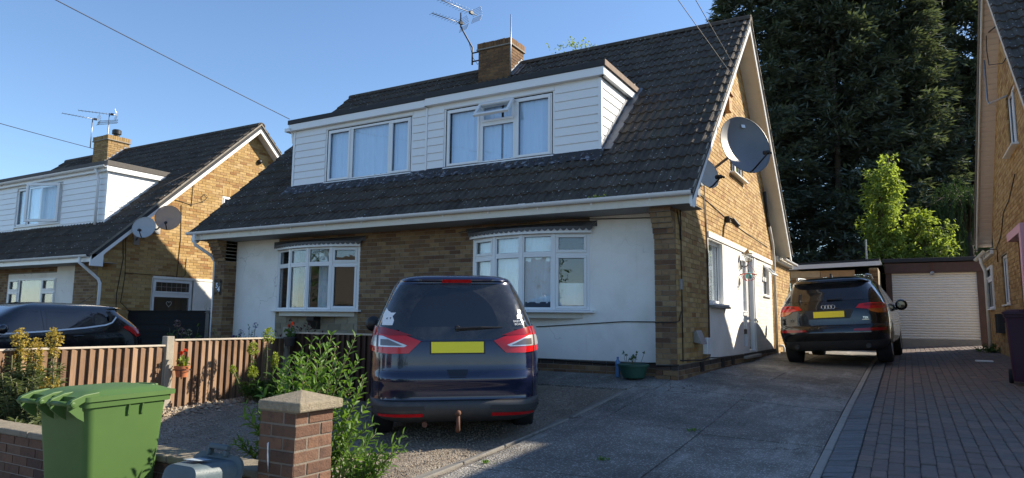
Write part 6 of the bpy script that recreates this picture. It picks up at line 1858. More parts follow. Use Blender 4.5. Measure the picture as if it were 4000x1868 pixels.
# ---------------------------------------------------------------- plants
# big leafy shrub behind the gate pier: leaves are pieces
sh = empty('leafy_shrub', (-1.0, -5.95, -.5), 'bright green leafy shrub growing behind the brick gate pier', 'shrub')
R = random.Random(21); stems = MB(); Lv = []
def shoot(b, t, n, L0, bend=.1):
    b, t = Vector(b), Vector(t); pts = []
    mid = (b + t) / 2 + Vector((R.uniform(-bend, bend), R.uniform(-bend, bend), .04))
    for k in range(9):
        u = k / 8; pts.append(b * (1 - u) ** 2 + mid * 2 * u * (1 - u) + t * u * u)
    stems.tube(pts, [.008 * (1 - .7 * k / 8) for k in range(9)], 5)
    for k in range(n):
        u = .25 + .75 * k / (n - 1); i = min(7, int(u * 8)); p = pts[i].lerp(pts[i + 1], u * 8 - i); ax = (pts[i + 1] - pts[i]).normalized()
        a0 = k * 1.57 + R.uniform(-.3, .3)
        for q in (0, 3.1416):
            a = a0 + q; e1 = ax.cross(Vector((.3, .2, 1))).normalized(); e2 = ax.cross(e1)
            d = (e1 * math.cos(a) + e2 * math.sin(a)) * 1.0 + ax * (.35 + .7 * u)
            Lv.append((p, d, L0 * R.uniform(.7, 1.15) * (1 - .25 * (u > .93)), R.uniform(-.5, .5)))
for k in range(62):
    a = R.uniform(0, 6.283); q = R.uniform(.0, .42) ** .8
    shoot((R.uniform(-.12, .12), R.uniform(-.1, .1), .0), (q * math.cos(a) * 1.05 - .02, q * math.sin(a) * .85, R.uniform(.45, 1.12) * (1.05 - .35 * q)), 14, .092)
for (tx, ty, tz) in ((-.08, .25, 1.16), (.17, .25, 1.15), (-.35, .2, 1.0), (.02, .2, 1.08), (.25, .2, .98), (-.5, .15, .85)): shoot((R.uniform(-.1, .1), R.uniform(0, .1), .2), (tx, ty, tz), 16, .085, .04)
for k in range(40):
    shoot((.35 + R.uniform(-.15, .2), -.12 + R.uniform(-.1, .15), -.05), (.62 + R.uniform(-.2, .33), -.15 + R.uniform(-.2, .22), R.uniform(-.05, .52)), 12, .082)
for k in range(16):
    shoot((-.15, -.1, .1), (-.28 + R.uniform(-.12, .1), -.25 + R.uniform(-.1, .1), R.uniform(.35, .75)), 10, .07)
stems.build('stems', stemm, sh, smooth=True)
# the long trailing sprig
off_ = Vector((-1.0, -5.95, -.5))
sel = pick([off_ + p for p, *_ in Lv], 300)
one = MB(); one.add(LEAF, LEAF_F); lme = one.mesh('leaf'); lme.materials.append(green1); lf = MB()
for i, (p, d, L0, rl) in enumerate(Lv):
    if i in sel:
        o = linkmesh('leaf', lme, None, sh); o.matrix_local = Matrix.Translation(p) @ frame(d, roll=rl).to_4x4() @ Matrix.Diagonal((L0 * .36, L0, L0, 1))
    else: put_leaf(lf, p, d, L0, L0 * .36, rl)
o = lf.build('leaf_mass', green1, sh); o['kind'] = 'stuff'
m = MB()
for k in range(60):
    p, d, L0, rl = Lv[R.randrange(len(Lv))]
    for q in range(5): put_leaf(m, p + Vector((R.uniform(-.02, .02), R.uniform(-.02, .02), R.uniform(-.01, .02))), rdir(R), .018, .012)
m.build('faded_blossom', foliage('faded cream blossom', (.35, .27, .14), (.6, .5, .33), .3), sh)['kind'] = 'stuff'

yel = foliage('orange yellow bract', (.42, .27, .06), (.52, .46, .14), .35)
lim2 = foliage('lime bract', (.22, .30, .04), (.42, .46, .09), .35)
def euphorbia(loc, heads, label, bract, seed, bushy=26, bh=.45, leafm=green3, name='euphorbia', spread=.3, group=None):
    e = empty(name, loc, label, 'plant', group); R = random.Random(seed)
    st, lv, fl = MB(), MB(), []
    def stalk(t, leafy=1.0, n=60):
        b = Vector((t[0] * .45 + R.uniform(-.04, .04), t[1] * .45 + R.uniform(-.04, .04), 0)); t = Vector(t)
        pts = [b.lerp(t, u / 6) + Vector((R.uniform(-.01, .01), R.uniform(-.01, .01), 0)) for u in range(7)]
        st.tube(pts, [.009] * 3 + [.007] * 4, 5)
        for k in range(n):
            u = R.uniform(.25, .97) ** .8; i = min(5, int(u * 6)); p = pts[i].lerp(pts[i + 1], u * 6 - i)
            a = R.uniform(0, 6.283); put_leaf(lv, p, Vector((math.cos(a), math.sin(a), R.uniform(-.3, .6))), R.uniform(.06, .10) * leafy, .013)
        return t
    for (x, y, z, r) in heads:
        t = stalk((x, y, z), .7, 50); m = MB()
        for k in range(int(150 * (r / .07) ** 1.3)):
            d = rdir(R, .15); p = t + Vector((d.x * r, d.y * r, d.z * r * 1.25)) * R.uniform(.45, 1)
            for q in range(3): put_leaf(m, p, (d + rdir(R) * .8), R.uniform(.014, .024), R.uniform(.014, .022))
        m.build('flower_head', bract, e)
    for k in range(bushy):
        a = R.uniform(0, 6.283); q = R.uniform(.05, spread); stalk((q * math.cos(a), q * math.sin(a), bh * R.uniform(.5, 1.0)), 1.0, 70)
    st.build('stalks', stemm, e, smooth=True); o = lv.build('leaves', leafm, e); o['kind'] = 'stuff'
    return e
euphorbia((-4.40, -6.02, -.42), [(.05, -.05, .99, .08), (.06, -.05, .86, .05), (.02, -.02, .55, .07), (-.10, -.05, .45, .055)], 'tall orange headed spurge nearest the green bin', yel, 2, 30, .50, green3, spread=.30)
euphorbia((-4.72, -6.08, -.42), [(.06, .0, .88, .085), (.05, .03, .74, .07), (.1, -.02, .38, .06)], 'orange spurge with two stacked flower heads, middle of three', yel, 5, 34, .68, green3, spread=.32)
euphorbia((-4.9, -6.02, -.42), [(-.03, -.08, .98, .08), (-.02, -.06, .82, .06), (.02, .02, .55, .05)], 'orange spurge at the far left picture edge', yel, 9, 40, .85, green3, spread=.36)
euphorbia((-4.05, -6.18, -.42), [], 'low leafy spurge clump without flowers just behind the green bin', yel, 14, 22, .32, green3, spread=.35)
euphorbia((-4.46, -3.42, -.27), [(-.02, .06, .83, .085), (-.03, -.17, .66, .075), (.02, .16, .55, .05), (-.0, .17, .46, .05), (.0, -.18, .37, .07), (.0, -.48, .42, .04)], 'lime green spurge in front of the brown fence', lim2, 12, 30, .26, green2, spread=.36)
# shaded bed behind the fence
hyp = foliage('faded pink petals', (.20, .12, .12), (.36, .24, .24), .2)
def shrub(loc, r, h, n, leafm, L0, label, seed, blooms=None, nb=0, br=.06, name='garden_shrub'):
    e = empty(name, loc, label, 'shrub'); R = random.Random(seed)
    st, lv = MB(), MB()
    tips = []
    for k in range(int(n / 14)):
        a = R.uniform(0, 6.283); q = r * math.sqrt(R.random()); t = Vector((q * math.cos(a), q * math.sin(a), h * (1 - .45 * (q / r) ** 2) * R.uniform(.7, 1.05)))
        st.tube([(t.x * .2, t.y * .2, 0), (t.x * .7, t.y * .7, t.z * .6), tuple(t)], [.008, .006, .003], 4); tips.append(t)
        for j in range(14):
            u = R.uniform(.3, 1.0); p = Vector((t.x * (.3 + .7 * u), t.y * (.3 + .7 * u), t.z * u)) + rdir(R) * .03
            put_leaf(lv, p, rdir(R, .3), L0 * R.uniform(.6, 1.2), L0 * .5, R.uniform(-1, 1))
    st.build('stems', stemm, e); o = lv.build('foliage', leafm, e); o['kind'] = 'stuff'
    for k in range(nb):
        m = MB(); t = tips[R.randrange(len(tips))]
        for q in range(60):
            d = rdir(R, .2); put_leaf(m, t + d * br * .8, d + rdir(R) * .6, br * .4, br * .4)
        m.build('flower_head', blooms, e)
    return e
shrub((-9.75, -1.0, -.38), .38, 1.05, 300, green2, .09, 'hydrangea with faded pink heads by the black fence', 3, hyp, 4, .07, 'hydrangea')
shrub((-9.25, -1.1, -.36), .34, 1.0, 260, green2, .08, 'second hydrangea with pale heads in front of the left pier', 4, foliage('cream petals', (.3, .27, .2), (.45, .4, .3), .2), 4, .06, 'hydrangea')
shrub((-7.75, -.95, -.28), .5, .92, 480, green2, .05, 'low purple flowered clump beneath the white render', 5, foliage('violet petals', (.07, .04, .20), (.14, .09, .34), .2), 16, .05, 'lavender_clump')
shrub((-6.85, -.55, -.2), .5, 1.1, 620, foliage('dark red leaf', (.045, .012, .016), (.09, .025, .028), .25), .06, 'dark red leaved shrub under the left bow window', 6, name='red_shrub')
shrub((-8.6, -1.1, -.3), .5, .82, 400, green2, .05, 'plain green clump between the hydrangeas and the purple flowers', 7)
shrub((4.42, 9.2, G(4.4, 9.2)), .28, .22, 260, green2, .06, 'weeds at the foot of the right house downpipe', 8, name='weeds')
m = MB(); Rm = random.Random(3)
for k in range(70): put_leaf(m, (-1.05 + Rm.gauss(0, .07), -.42 + Rm.uniform(-.03, .05), 2.60 + Rm.uniform(0, .03)), rdir(Rm, .5), .03, .02)
tag(m.build('moss_clump', lim2), 'yellow green moss clump growing in the front gutter', 'moss')
for k, (x, y) in enumerate(((.93, -2.70), (.55, -4.1), (-.32, -4.6))):
    m = MB()
    for q in range(24): put_leaf(m, (x + Rm.gauss(0, .03), y + Rm.gauss(0, .03), G(x, y) + .015), rdir(Rm, .8), .03, .015)
    tag(m.build('weed_tuft', green1), ('tiny weed in the drive joint furthest up', 'tiny weed in the drive joint nearer the camera', 'tiny weed beside the kerb edging on the drive')[k], 'weed')
# litter by the side door
m = MB(); m.box(.12, .75, 8.3, 8.38, G(.4, 8.3) + .012, G(.4, 8.3) + .06); tag(m.build('timber_offcut', simple('old batten', (.32, .26, .18), .9, .2, 12)), 'loose pale batten lying by the rear corner of the gable', 'timber')
m = MB(); m.box(3.92, 4.2, 5.9, 6.1, G(4, 6) + .02, G(4, 6) + .05); tag(m.build('white_lid', MT['upvc'], bevel=.01), 'small white plastic lid lying by the right house wall', 'lid')
# ---------------------------------------------------------------- trees
def conifer_crown(seed, H_, Rb, zb, n_br=300, per=170):
    R = random.Random(seed); m = MB()
    for b in range(n_br):
        u = (b + R.random()) / n_br
        z = zb + (H_ - zb) * u ** .9
        rad = Rb * (1 - ((z - zb) / (H_ - zb)) ** 1.7) ** .8 * R.uniform(.75, 1.12) + .15
        a = R.uniform(0, 6.283); d = Vector((math.cos(a), math.sin(a), 0))
        for k in range(per):
            t = R.random() ** .36
            c = d * rad * t + Vector((0, 0, z + .9 * t * rad * .25 - .28 * (t * rad) ** 1.2 * .3))
            sp = .55 * (1 - .45 * t)
            p = c + Vector((R.gauss(0, sp * .5), R.gauss(0, sp * .5), R.gauss(0, sp * .32)))
            dr = (d * R.uniform(.4, 1) + Vector((R.gauss(0, .5), R.gauss(0, .5), R.uniform(-.5, .35)))).normalized()
            L = R.uniform(.20, .46); w = L * R.uniform(.18, .30)
            x = dr.cross(Vector((R.gauss(0, .6), R.gauss(0, .6), 1))).normalized() * w
            m.add([p, p + dr * L * .5 + x * .5, p + dr * L, p + dr * L * .5 - x * .5], [(0, 1, 2, 3)])
    return m
con_m = foliage('conifer green', (.068, .088, .070), (.125, .15, .112), .30, .7)
crowns = [conifer_crown(40 + k, 17.5 + k, 2.7, 2.6) for k in range(3)]
cms = []
for c in crowns:
    me = c.mesh('crown'); me.materials.append(con_m); cms.append(me)
names = ['leftmost tall dark conifer rising behind the gable', 'second tall dark conifer from the gable', 'third dark conifer in the row behind the garages', 'fourth dark conifer in the row behind the garages', 'dark conifer beside the beige soffit at right', 'dark conifer in the back row left of centre', 'dark conifer in the middle of the back row', 'dark conifer at the right of the back row']
spots = [(-2.5, 20.7), (.6, 21.9), (2.9, 23.3), (5.4, 26.4), (8.2, 29.5), (-.8, 24.6), (2.0, 26.2), (4.4, 29.6)]
for k, (x, y) in enumerate(spots):
    e = empty('conifer_tree', (x, y, .05), names[k], 'tree', 'tall conifers behind the houses', rz=k * 1.3)
    o = linkmesh('crown', cms[k % 3], None, e); s = rnd.uniform(.94, 1.08); o.scale = (s, s, rnd.uniform(.95, 1.1))
    m = MB(); m.tube([(0, 0, -.2), (.03, .02, 3), (.05, 0, 8), (0, 0, 15)], [.20, .17, .12, .03], 9); m.build('trunk', woodm, e, smooth=True)
    m = MB()
    for q in range(10):
        a = rnd.uniform(0, 6.28); z = rnd.uniform(1.5, 4.5); m.tube([(0, 0, z), (math.cos(a) * .9, math.sin(a) * .9, z + .1)], [.03, .008], 5)
    m.build('dead_branches', woodm, e)

def broadleaf(name, loc, label, stemsN, H_, prof, nleaf, L0, mat, seed, lean=.25, w=.42, trunk=.05, group=None, droop=0):
    """prof(z)->crown radius; stems fan out, leaves in clumps round twigs"""
    e = empty(name, loc, label, 'tree', group); R = random.Random(seed)
    tr, lv = MB(), MB(); twigs = []
    for s in range(stemsN):
        a = R.uniform(0, 6.283); t = Vector((math.cos(a) * lean * H_ * R.uniform(.1, .6), math.sin(a) * lean * H_ * R.uniform(.1, .6), H_ * R.uniform(.75, 1.0)))
        pts = [Vector((t.x * u ** 1.4, t.y * u ** 1.4, t.z * u)) + Vector((R.gauss(0, .04), R.gauss(0, .04), 0)) * (u > 0) for u in [k / 7 for k in range(8)]]
        tr.tube(pts, [trunk * (1 - .8 * k / 7) for k in range(8)], 7)
        twigs.append((pts[3], pts))
    n = 0
    while n < nleaf:
        _, pts = twigs[R.randrange(len(twigs))]
        i = R.randrange(1, 7); b = pts[i].lerp(pts[i + 1], R.random()); rad = prof(b.z)
        if rad <= 0: continue
        a = R.uniform(0, 6.283); d = Vector((math.cos(a), math.sin(a), R.uniform(-.1, .7)))
        tip = b + d * rad * R.uniform(.35, 1.0)
        if R.random() < .35: tr.tube([b, tip], [.010, .003], 4)
        for k in range(16):
            p = b.lerp(tip, R.uniform(.45, 1.08)) + rdir(R) * .10
            put_leaf(lv, p, (d * .5 + rdir(R, -.15 - droop)), L0 * R.uniform(.6, 1.2), L0 * w * R.uniform(.8, 1.1), R.uniform(-.8, .8)); n += 1
    tr.build('trunk', woodm, e, smooth=True); o = lv.build('crown', mat, e); return e
ash = foliage('sunlit yellow green leaf', (.17, .23, .055), (.34, .40, .13), .55)
broadleaf('young_tree', (2.30, 16.9, .1), 'bright yellow green young tree standing behind the roller garage', 7, 6.6, lambda z: float(np.interp(z, [2.0, 2.6, 4.2, 5.8, 6.6], [.0, .62, .72, .5, .2])), 6000, .17, ash, 3, .10)
broadleaf('young_tree', (3.55, 17.6, .1), 'lower yellow green sapling right of the tall young tree', 7, 4.6, lambda z: float(np.interp(z, [1.6, 2.4, 3.4, 4.2, 4.7], [.0, .9, .7, .4, .15])), 4800, .16, ash, 9, .18)
broadleaf('garden_tree', (-6.6, 12.4, 0), 'leafy treetop peeping over the ridge beside the chimney', 8, 10.85, lambda z: float(np.interp(z, [4, 6, 9.5, 11.6], [0, 1.6, 1.3, .8])), 6000, .13, ash, 5, .12, trunk=.035)
# weeping willow
wi = empty('willow_tree', (5.0, 20.6, .1), 'dark weeping willow hanging beside the right house', 'tree'); R = random.Random(8)
tr, lv = MB(), MB(); tr.tube([(0, 0, -.1), (.1, 0, 2), (0, .1, 4.2)], [.16, .13, .08], 8)
for k in range(150):
    a = R.uniform(0, 6.283); q = R.uniform(.15, 1.0) ** .6 * 1.9; top = Vector((q * math.cos(a), q * math.sin(a), 6.0 - .35 * q * q + R.uniform(-.3, .3)))
    if k % 4 == 0: tr.tube([(0, .1, 4.1), (top.x * .5, top.y * .5, 5.4), tuple(top)], [.05, .03, .012], 5)
    for j in range(26):
        u = R.random(); p = Vector((0, .1, 5.0)).lerp(top, u) + Vector((R.gauss(0, .12), R.gauss(0, .12), .9 * u * (1 - u) + R.gauss(0, .06))); put_leaf(lv, p, Vector((R.gauss(0, .7), R.gauss(0, .7), -.6)), R.uniform(.09, .15), .024)
    Ln = R.uniform(1.6, 3.4); n = int(Ln / .045)
    for j in range(n):
        z = top.z - Ln * j / n
        p = Vector((top.x + .06 * math.sin(z * 3 + k), top.y + .06 * math.cos(z * 2.3 + k), z))
        for q2 in range(2): put_leaf(lv, p, Vector((R.gauss(0, .5), R.gauss(0, .5), -1)), R.uniform(.09, .15), .022)
tr.build('trunk', woodm, wi, smooth=True); lv.build('crown', foliage('willow leaf', (.030, .058, .024), (.065, .105, .045), .3), wi)

# ---------------------------------------------------------------- the other side of the street (seen in window reflections)
rbm = brick_mat('red house brick', [(.17, .09, .06), (.21, .12, .08), (.19, .10, .065)], blotch=.2)
for k, (x, y, lab) in enumerate(((-30, -36, 'red brick gabled house opposite, mirrored in the far left window'), (-13, -35, 'red brick gabled house opposite, mirrored in the left bow window')  )):
    e = empty('opposite_house', (x, y, -.9), lab, 'house', rz=math.pi / 2)
    m = MB(); m.box(-4, 4, -8, 0, 0, 2.9); m.prism([(-4, -.0, 2.9), (4, -.0, 2.9), (0, -.0, 5.8)], (0, -8, 0)); m.build('walls', rbm, e)
    for sx in (-1, 1):
        m = MB(); m.prism([(0, .4, 6.0), (sx * 4.5, .4, 2.65), (sx * 4.5, .4, 2.5), (0, .4, 5.85)], (0, -8.8, 0)); m.build('roof_slope', MT['tile'], e)
        m = MB(); m.prism([(0, .42, 5.96), (sx * 4.5, .42, 2.6), (sx * 4.5, .42, 2.35), (0, .42, 5.7)], (0, .03, 0)); m.build('barge_board', MT['upvc'], e)
        for z in (.9,):
            m = MB(); m.box(sx * 2 - .9, sx * 2 + .9, .0, .05, z, z + 1.2); w_ = m.build('window', MT['upvc'], e); m = MB(); m.box(sx * 2 - .8, sx * 2 + .8, .05, .06, z + .1, z + 1.1); m.build('pane', MT['car_glass'], w_)
broadleaf('street_tree', (-21, -24, -.9), 'leafy street tree opposite, mirrored in the bow windows', 8, 7.5, lambda z: float(np.interp(z, [1.5, 3, 5.5, 7.5], [0, 2.2, 2.2, .8])), 3200, .22, green2, 31, .2, trunk=.14)
broadleaf('street_tree', (4, -25, -.9), 'second leafy street tree opposite, mirrored in the right bow window', 8, 6.5, lambda z: float(np.interp(z, [1.2, 2.5, 5, 6.5], [0, 2.0, 1.9, .7])), 2600, .22, green2, 32, .2, trunk=.12)
# ---------------------------------------------------------------- dishes, aerials, wires, wall fittings
def basis(n):
    n = Vector(n).normalized(); x = Vector((0, 0, 1)).cross(n); x.normalize(); y = n.cross(x); return x, y, n
def dish(name, c, n, r, label, mat, arm_dir=-1, wall=None, depth=.17, rim=None, lnb=True, sticker=False, ratio=1.08):
    e = empty(name, c, label, 'satellite dish'); x, y, n = basis(n)
    m = MB(); N, K = 40, 8
    for k in range(K + 1):
        q = r * k / K
        for i in range(N):
            a = i / N * 6.283185; m.v.append(tuple(x * q * math.cos(a) + y * q * ratio * math.sin(a) + n * (depth * r * ((k / K) ** 2 - 1))))
    for k in range(K):
        for i in range(N): m.f.append((k * N + i, k * N + (i + 1) % N, (k + 1) * N + (i + 1) % N, (k + 1) * N + i))
    b = len(m.v)
    for k in range(K + 1):
        q = r * 1.005 * k / K
        for i in range(N):
            a = i / N * 6.283185; m.v.append(tuple(x * q * math.cos(a) + y * q * ratio * math.sin(a) + n * (depth * r * ((k / K) ** 2 - 1) - .006)))
    for k in range(K):
        for i in range(N): m.f.append((b + k * N + (i + 1) % N, b + k * N + i, b + (k + 1) * N + i, b + (k + 1) * N + (i + 1) % N))
    m.m = [0] * len(m.f)
    d = m.build('reflector', mat, e, smooth=True)
    m = MB(); m.tube([x * r * math.cos(a / 40 * 6.283) + y * r * ratio * math.sin(a / 40 * 6.283) for a in range(41)], .007, 5, False); m.build('rim', rim or mat, e, smooth=True)
    low = -y * r * ratio; tip = low * .75 + n * r * 1.05 + x * r * .0
    m = MB(); m.tube([low * .98 - n * .02, low * .98 + n * .05, tip], .013, 6); arm = m.build('feed_arm', MT['black'], e, smooth=True)
    m = MB(); m.tube([tip, tip - n * .09 + y * .035], [.032, .036], 10); m.tube([tip + n * .02 + y * -.01, tip + n * .05 - y * .04], .018, 8); m.build('lnb', MT['black'], e, smooth=True)
    if wall is not None:
        wv = Vector(wall) - Vector(c); bk_ = -n * (depth * r + .03)
        m = MB(); m.tube([bk_, bk_ - n * .08, Vector((bk_.x - .02, bk_.y, bk_.z)) * .3 + wv * .7, wv], [.03, .024, .022, .022], 8); m.obox(wv, Y_, Z_, X_, -.08, .08, -.12, .12, -.0, .015); m.build('wall_mount', MT['steel'], e, smooth=False)
    if sticker:
        m = MB(); q = x * r * .12 + y * r * .78
        zz = n * (depth * r * (.62 - 1) + .012)
        m.add([q + zz - x * .035 - y * .028, q + zz + x * .035 - y * .028, q + zz + x * .035 + y * .028, q + zz - x * .035 + y * .028], [(0, 1, 2, 3)]); m.build('label_patch', MT['sticker'], e)
    return e
dgrey = simple('dish grey', (.15, .155, .165), .4, .08, 12)
dwht = simple('dish pale grey', (.42, .42, .41), .5, .1, 12, dirt=(.25, .22, .18), damt=.3)
tms = simple('brown mesh dish', (.34, .22, .15), .6, .15, 60)
def mesh_dish_mat():
    t = NT('perforated dish mesh'); p = t.pos()
    tr = t.n('BsdfTransparent'); b = t.bsdf((.42, .32, .25), .6)
    m = t.n('MixShader'); m.inputs[0].default_value = .78; t.l(tr.outputs[0], m.inputs[1]); t.l(b, m.inputs[2]); return t.done(m.outputs[0])
dish('satellite_dish', (.72, 1.55, 3.66), (.72, -.66, .22), .46, 'large dark satellite dish on the sunlit gable of the middle house', dgrey, wall=(.02, 1.45, 3.15), depth=.30, sticker=True)
dish('satellite_dish', (.22, 1.02, 3.14), (.80, -.48, .28), .24, 'small pale dish half hidden by the barge board of the middle house', dwht, wall=(.02, 1.25, 2.95))
dish('satellite_dish', (-13.72, .58, 3.03), (.62, -.74, .36), .27, 'lower grey dish on the far left gable, half in shadow', dwht, wall=(-14.28, .75, 2.75))
dish('satellite_dish', (-13.70, 1.20, 3.36), (.72, -.64, .2), .31, 'upper brown see-through dish on the far left gable', mesh_dish_mat(), wall=(-14.28, 1.3, 3.1), rim=tms)
def yagi(parent, a, b, n, refl=True, el=.15, mat=None):
    a, b = Vector(a), Vector(b); d = (b - a); Ln = d.length; d.normalize(); s = d.cross(Z_).normalized()
    m = MB(); m.tube([a, b], .011, 6); bo = m.build('boom', MT['steel'], parent, smooth=True)
    for k in range(n):
        p = a + d * Ln * (.18 + .82 * k / (n - 1)); m = MB(); m.tube([p - s * el * (1 - .25 * k / n), p + s * el * (1 - .25 * k / n)], .005, 5); m.build('element', MT['steel'], bo)
    p = a + d * Ln * .12; m = MB(); m.obox(p, d, s, Z_, -.05, .05, -.03, .03, -.03, .04); m.build('dipole_box', MT['black'], bo)
    if refl:
        m = MB()
        for sg in (1, -1):
            for k in range(5):
                q = a - d * .01 + Z_ * sg * (.03 + k * .035) + d * .012 * k; m.tube([q - s * .17, q + s * .17], .005, 4)
            for sx in (-.16, .16): m.tube([a - d * .01 + s * sx + Z_ * sg * .02, a + d * .05 + s * sx + Z_ * sg * .18], .005, 4)
        m.build('reflector_grid', MT['steel'], bo)
ae = empty('tv_aerial', (-5.9, 4.1, 7.2), 'twin television aerial on a cranked mast left of the middle chimney', 'aerial')
O = Vector((-5.9, 4.1, 7.2)); rel = lambda p: Vector(p) - O
m = MB(); m.tube([rel((-6.26, 4.1, 7.12)), rel((-6.26, 4.1, 7.56)), rel((-6.63, 4.1, 8.19)), rel((-6.63, 4.1, 8.56))], .022, 8); m.build('mast', simple('dark mast', (.05, .05, .055), .5), ae, smooth=True)
m = MB(); m.tube([rel((-6.27, 4.1, 7.20)), rel((-5.88, 4.1, 7.20))], .018, 6); m.tube([rel((-6.27, 4.1, 7.42)), rel((-5.88, 4.1, 7.42))], .018, 6); m.build('mast_bracket', MT['black'], ae)
yagi(ae, rel((-6.28, 4.32, 8.50)), rel((-6.72, 2.66, 8.50)), 15); yagi(ae, rel((-6.58, 4.2, 8.28)), rel((-6.93, 3.28, 8.28)), 10)
cable('aerial_lead', [rel((-6.6, 4.1, 8.2)), rel((-6.5, 4.08, 7.95)), rel((-6.35, 4.08, 7.7)), rel((-6.24, 4.1, 7.3)), rel((-6.1, 4.1, 7.1)), rel((-5.9, 4.0, 7.15))], .006, MT['cable'], ae)
po = MB(); po.tube([(-4.965, 3.77, 6.45), (-4.965, 3.77, 8.02)], .014, 8); tag(po.build('mast_pole', MT['steel'], smooth=True), 'bare steel pole strapped to the middle chimney', 'pole')
for (nm, x, y, zb, zt, lab, ya) in (('a', -22.14, 3.62, 6.75, 7.80, 'left television aerial on the far left house chimney', (-22.34, 2.69)), ('b', -21.07, 3.60, 6.2, 7.83, 'right television aerial on the far left house chimney', (-21.58, 2.83))):
    e = empty('tv_aerial', (x, y, zb), lab, 'aerial', 'aerials on the far left chimney'); h_ = zt - zb
    m = MB(); m.tube([(0, 0, 0), (0, 0, h_ + .04)], .018, 7); m.build('mast', MT['steel'], e, smooth=True)
    yagi(e, (.12, .18, h_), (ya[0] - x, ya[1] - y, h_), 10)
    if nm == 'b':
        m = MB()
        for dz in (-.34, -.26): m.tube([(-.5, -.1, h_ + dz), (.32, .1, h_ + dz), (.34, .12, h_ + dz + .04), (-.4, -.1, h_ + dz + .04), (-.5, -.1, h_ + dz)], .010, 5)
        m.build('loop_dipole', MT['steel'], e)
def wire(name, a, b, sag, label, r=.008):
    a, b = Vector(a), Vector(b); pts = [a.lerp(b, k / 24) - Z_ * sag * 4 * (k / 24) * (1 - k / 24) for k in range(25)]
    m = MB(); m.tube(pts, r, 5); tag(m.build(name, MT['cable'], smooth=True), label, 'wire')
def ext(a, p, k): a, p = Vector(a), Vector(p); return a + (p - a) * k
wire('overhead_wire', (-8.72, .60, 5.14), ext((-8.72, .60, 5.14), (-8.566, -4.189, 5.805), 3.0), .10, 'overhead wire rising left from the dormer corner')
wire('overhead_wire', (-20.95, 3.5, 6.45), ext((-20.95, 3.5, 6.45), (-17.498, -1.179, 5.823), 2.2), .05, 'overhead wire running to the far left chimney', .010)
wire('overhead_wire', (.36, 2.38, 5.24), ext((.36, 2.38, 5.24), (1.283, -4.051, 3.583), 1.0) + Vector((0, 0, 0)), .0, 'nearer of two wires meeting the gable barge board', .006) if False else None
wire('overhead_wire', (.36, 2.30, 5.16), (-.5, -12.0, 6.9), .1, 'lower of two overhead wires meeting the gable barge board', .006)
wire('overhead_wire', (.36, 2.55, 5.40), (.1, -12.0, 7.1), .1, 'upper of two overhead wires meeting the gable barge board', .006)
# wall lantern with hanging basket hoop
la = empty('wall_lantern', (.0, 4.40, 1.95), 'glass wall lantern on a scrolled bracket by the side door', 'lamp')
m = MB(); m.tube([(.01, 0, 0), (.08, 0, -.05), (.15, 0, -.02), (.165, 0, .05)], .012, 8); m.obox((0, 0, 0), Y_, Z_, X_, -.04, .04, -.09, .09, .018, .035); m.build('bracket', MT['black'], la, smooth=False)
m = MB(); c = (.165, 0, .05); m.lathe([(.03, 0), (.045, .01), (.045, .02)], 6, c); m.lathe([(.085, .17), (.09, .18), (.04, .235), (.012, .25), (.012, .275), (.0, .28)], 6, c); 
for k in range(6):
    a = k / 6 * 6.283; m.tube([(c[0] + .045 * math.cos(a), .045 * math.sin(a), c[2] + .02), (c[0] + .082 * math.cos(a), .082 * math.sin(a), c[2] + .17)], .005, 4)
m.build('lantern_cage', simple('aged brass', (.30, .22, .12), .5, .2, 20, metal=.5), la)
m = MB(); m.lathe([(.042, .02), (.078, .168)], 6, c); m.build('lantern_glass', MT['glass'], la)
hb_ = empty('hanging_basket', (.17, 4.38, 1.76), 'red wire hoop basket with turquoise ball below the wall lantern', 'basket')
m = MB(); m.tube([(.15 * math.cos(a / 24 * 6.283), .15 * math.sin(a / 24 * 6.283), 0) for a in range(25)], .009, 6, False)
for k in range(8):
    a = k / 8 * 6.283; m.tube([(.15 * math.cos(a), .15 * math.sin(a), 0), (.11 * math.cos(a + .2), .11 * math.sin(a + .2), -.09), (.05 * math.cos(a + .3), .05 * math.sin(a + .3), -.13)], .005, 5)
for k in range(3):
    a = k / 3 * 6.283; m.tube([(.15 * math.cos(a), .15 * math.sin(a), 0), (0, 0, .22)], .003, 4)
m.build('hoop', simple('red coated wire', (.45, .06, .03), .5), hb_)
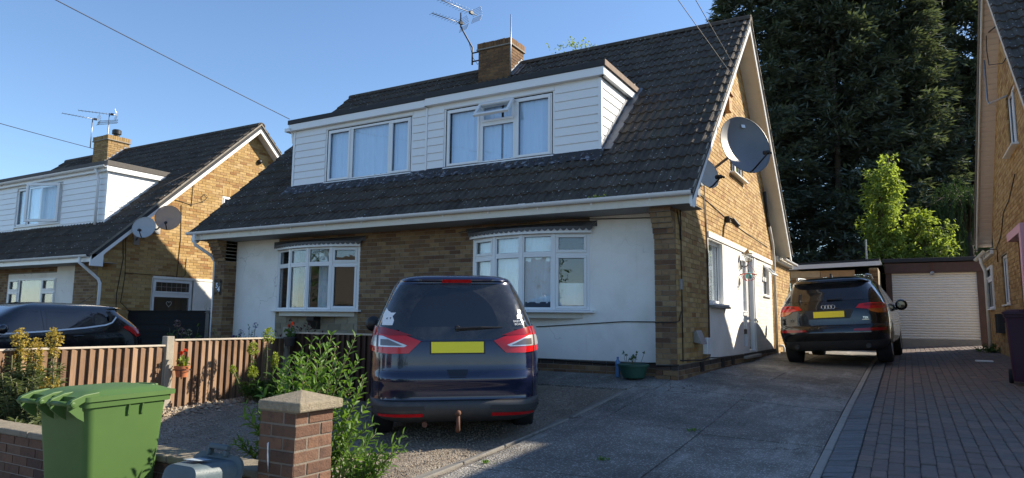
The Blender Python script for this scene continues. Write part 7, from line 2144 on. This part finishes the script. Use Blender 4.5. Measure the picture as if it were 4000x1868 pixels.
m = MB(); m.lathe([(.001, -.07), (.05, -.05), (.07, 0), (.05, .05), (.001, .07)], 18, (0, 0, -.03)); m.build('ball', simple('turquoise glaze', (.08, .42, .42), .3), hb_, smooth=True)
fl = empty('security_light', (.0, 3.2, 2.70), 'small black security light high on the sunlit gable', 'lamp')
m = MB(); m.obox((0, 0, 0), Y_, Z_, X_, -.05, .05, -.06, .06, .01, .09); m.tube([(.06, .0, .03), (.14, .0, .0)], .02, 8); m.build('base', MT['black'], fl, bevel=.01)
m = MB(); q1 = Vector((.55, 0, -.75)).normalized(); m.obox((.15, 0, -.02), Y_, q1, q1.cross(Y_), -.055, .055, -.02, .15, -.04, .04); m.build('head', MT['black'], fl, bevel=.01)
bb = empty('bird_box', (.0, 3.35, 4.95), 'wooden box fixed high on the gable under the barge board', 'box')
m = MB(); m.box(.01, .13, -.11, .11, -.16, .16); m.prism([(.0, -.13, .165), (.17, -.13, .155), (.17, -.13, .175), (.0, -.13, .21)], (0, .26, 0)); m.build('box_body', simple('orange timber', (.42, .22, .08), .7, .2, 15), bb)
m = MB(); m.lathe([(.02, 0), (.0, .002)], 12, (.132, 0, .03), (1, 0, 0)); m.build('entrance_hole', MT['black'], bb)
# number plaque
nb_ = empty('number_plaque', (-9.955, -.012, 1.44), 'black iron scroll plaque with number 54 on the left pier', 'sign')
m = MB(); m.box(-.085, .085, -.012, -.002, -.10, .10); pq = m.build('plate', MT['black'], nb_, bevel=.003)
m = MB()
for sx in (-1, 1):
    for sz in (-1, 1): m.tube([(sx * (.075 + .04 * math.sin(t_) * (1 - t_ / 9)), -.01, sz * (.13 + .035 * math.cos(t_) * (1 - t_ / 9))) for t_ in [k * .35 for k in range(20)]], .008, 5)
m.tube([(-.09, -.01, .1), (-.09, -.01, -.1)], .008, 5); m.tube([(.09, -.01, .1), (.09, -.01, -.1)], .008, 5); m.build('scroll', MT['black'], nb_)
wp = simple('white numeral', (.75, .78, .85), .4)
text(nb_, '5', .15, (-.03, -.016, .035), (math.radians(90), 0, 0), wp, 'numeral', .002, bold=.003); text(nb_, '4', .15, (.035, -.016, -.045), (math.radians(90), 0, 0), wp, 'numeral', .002, bold=.003)
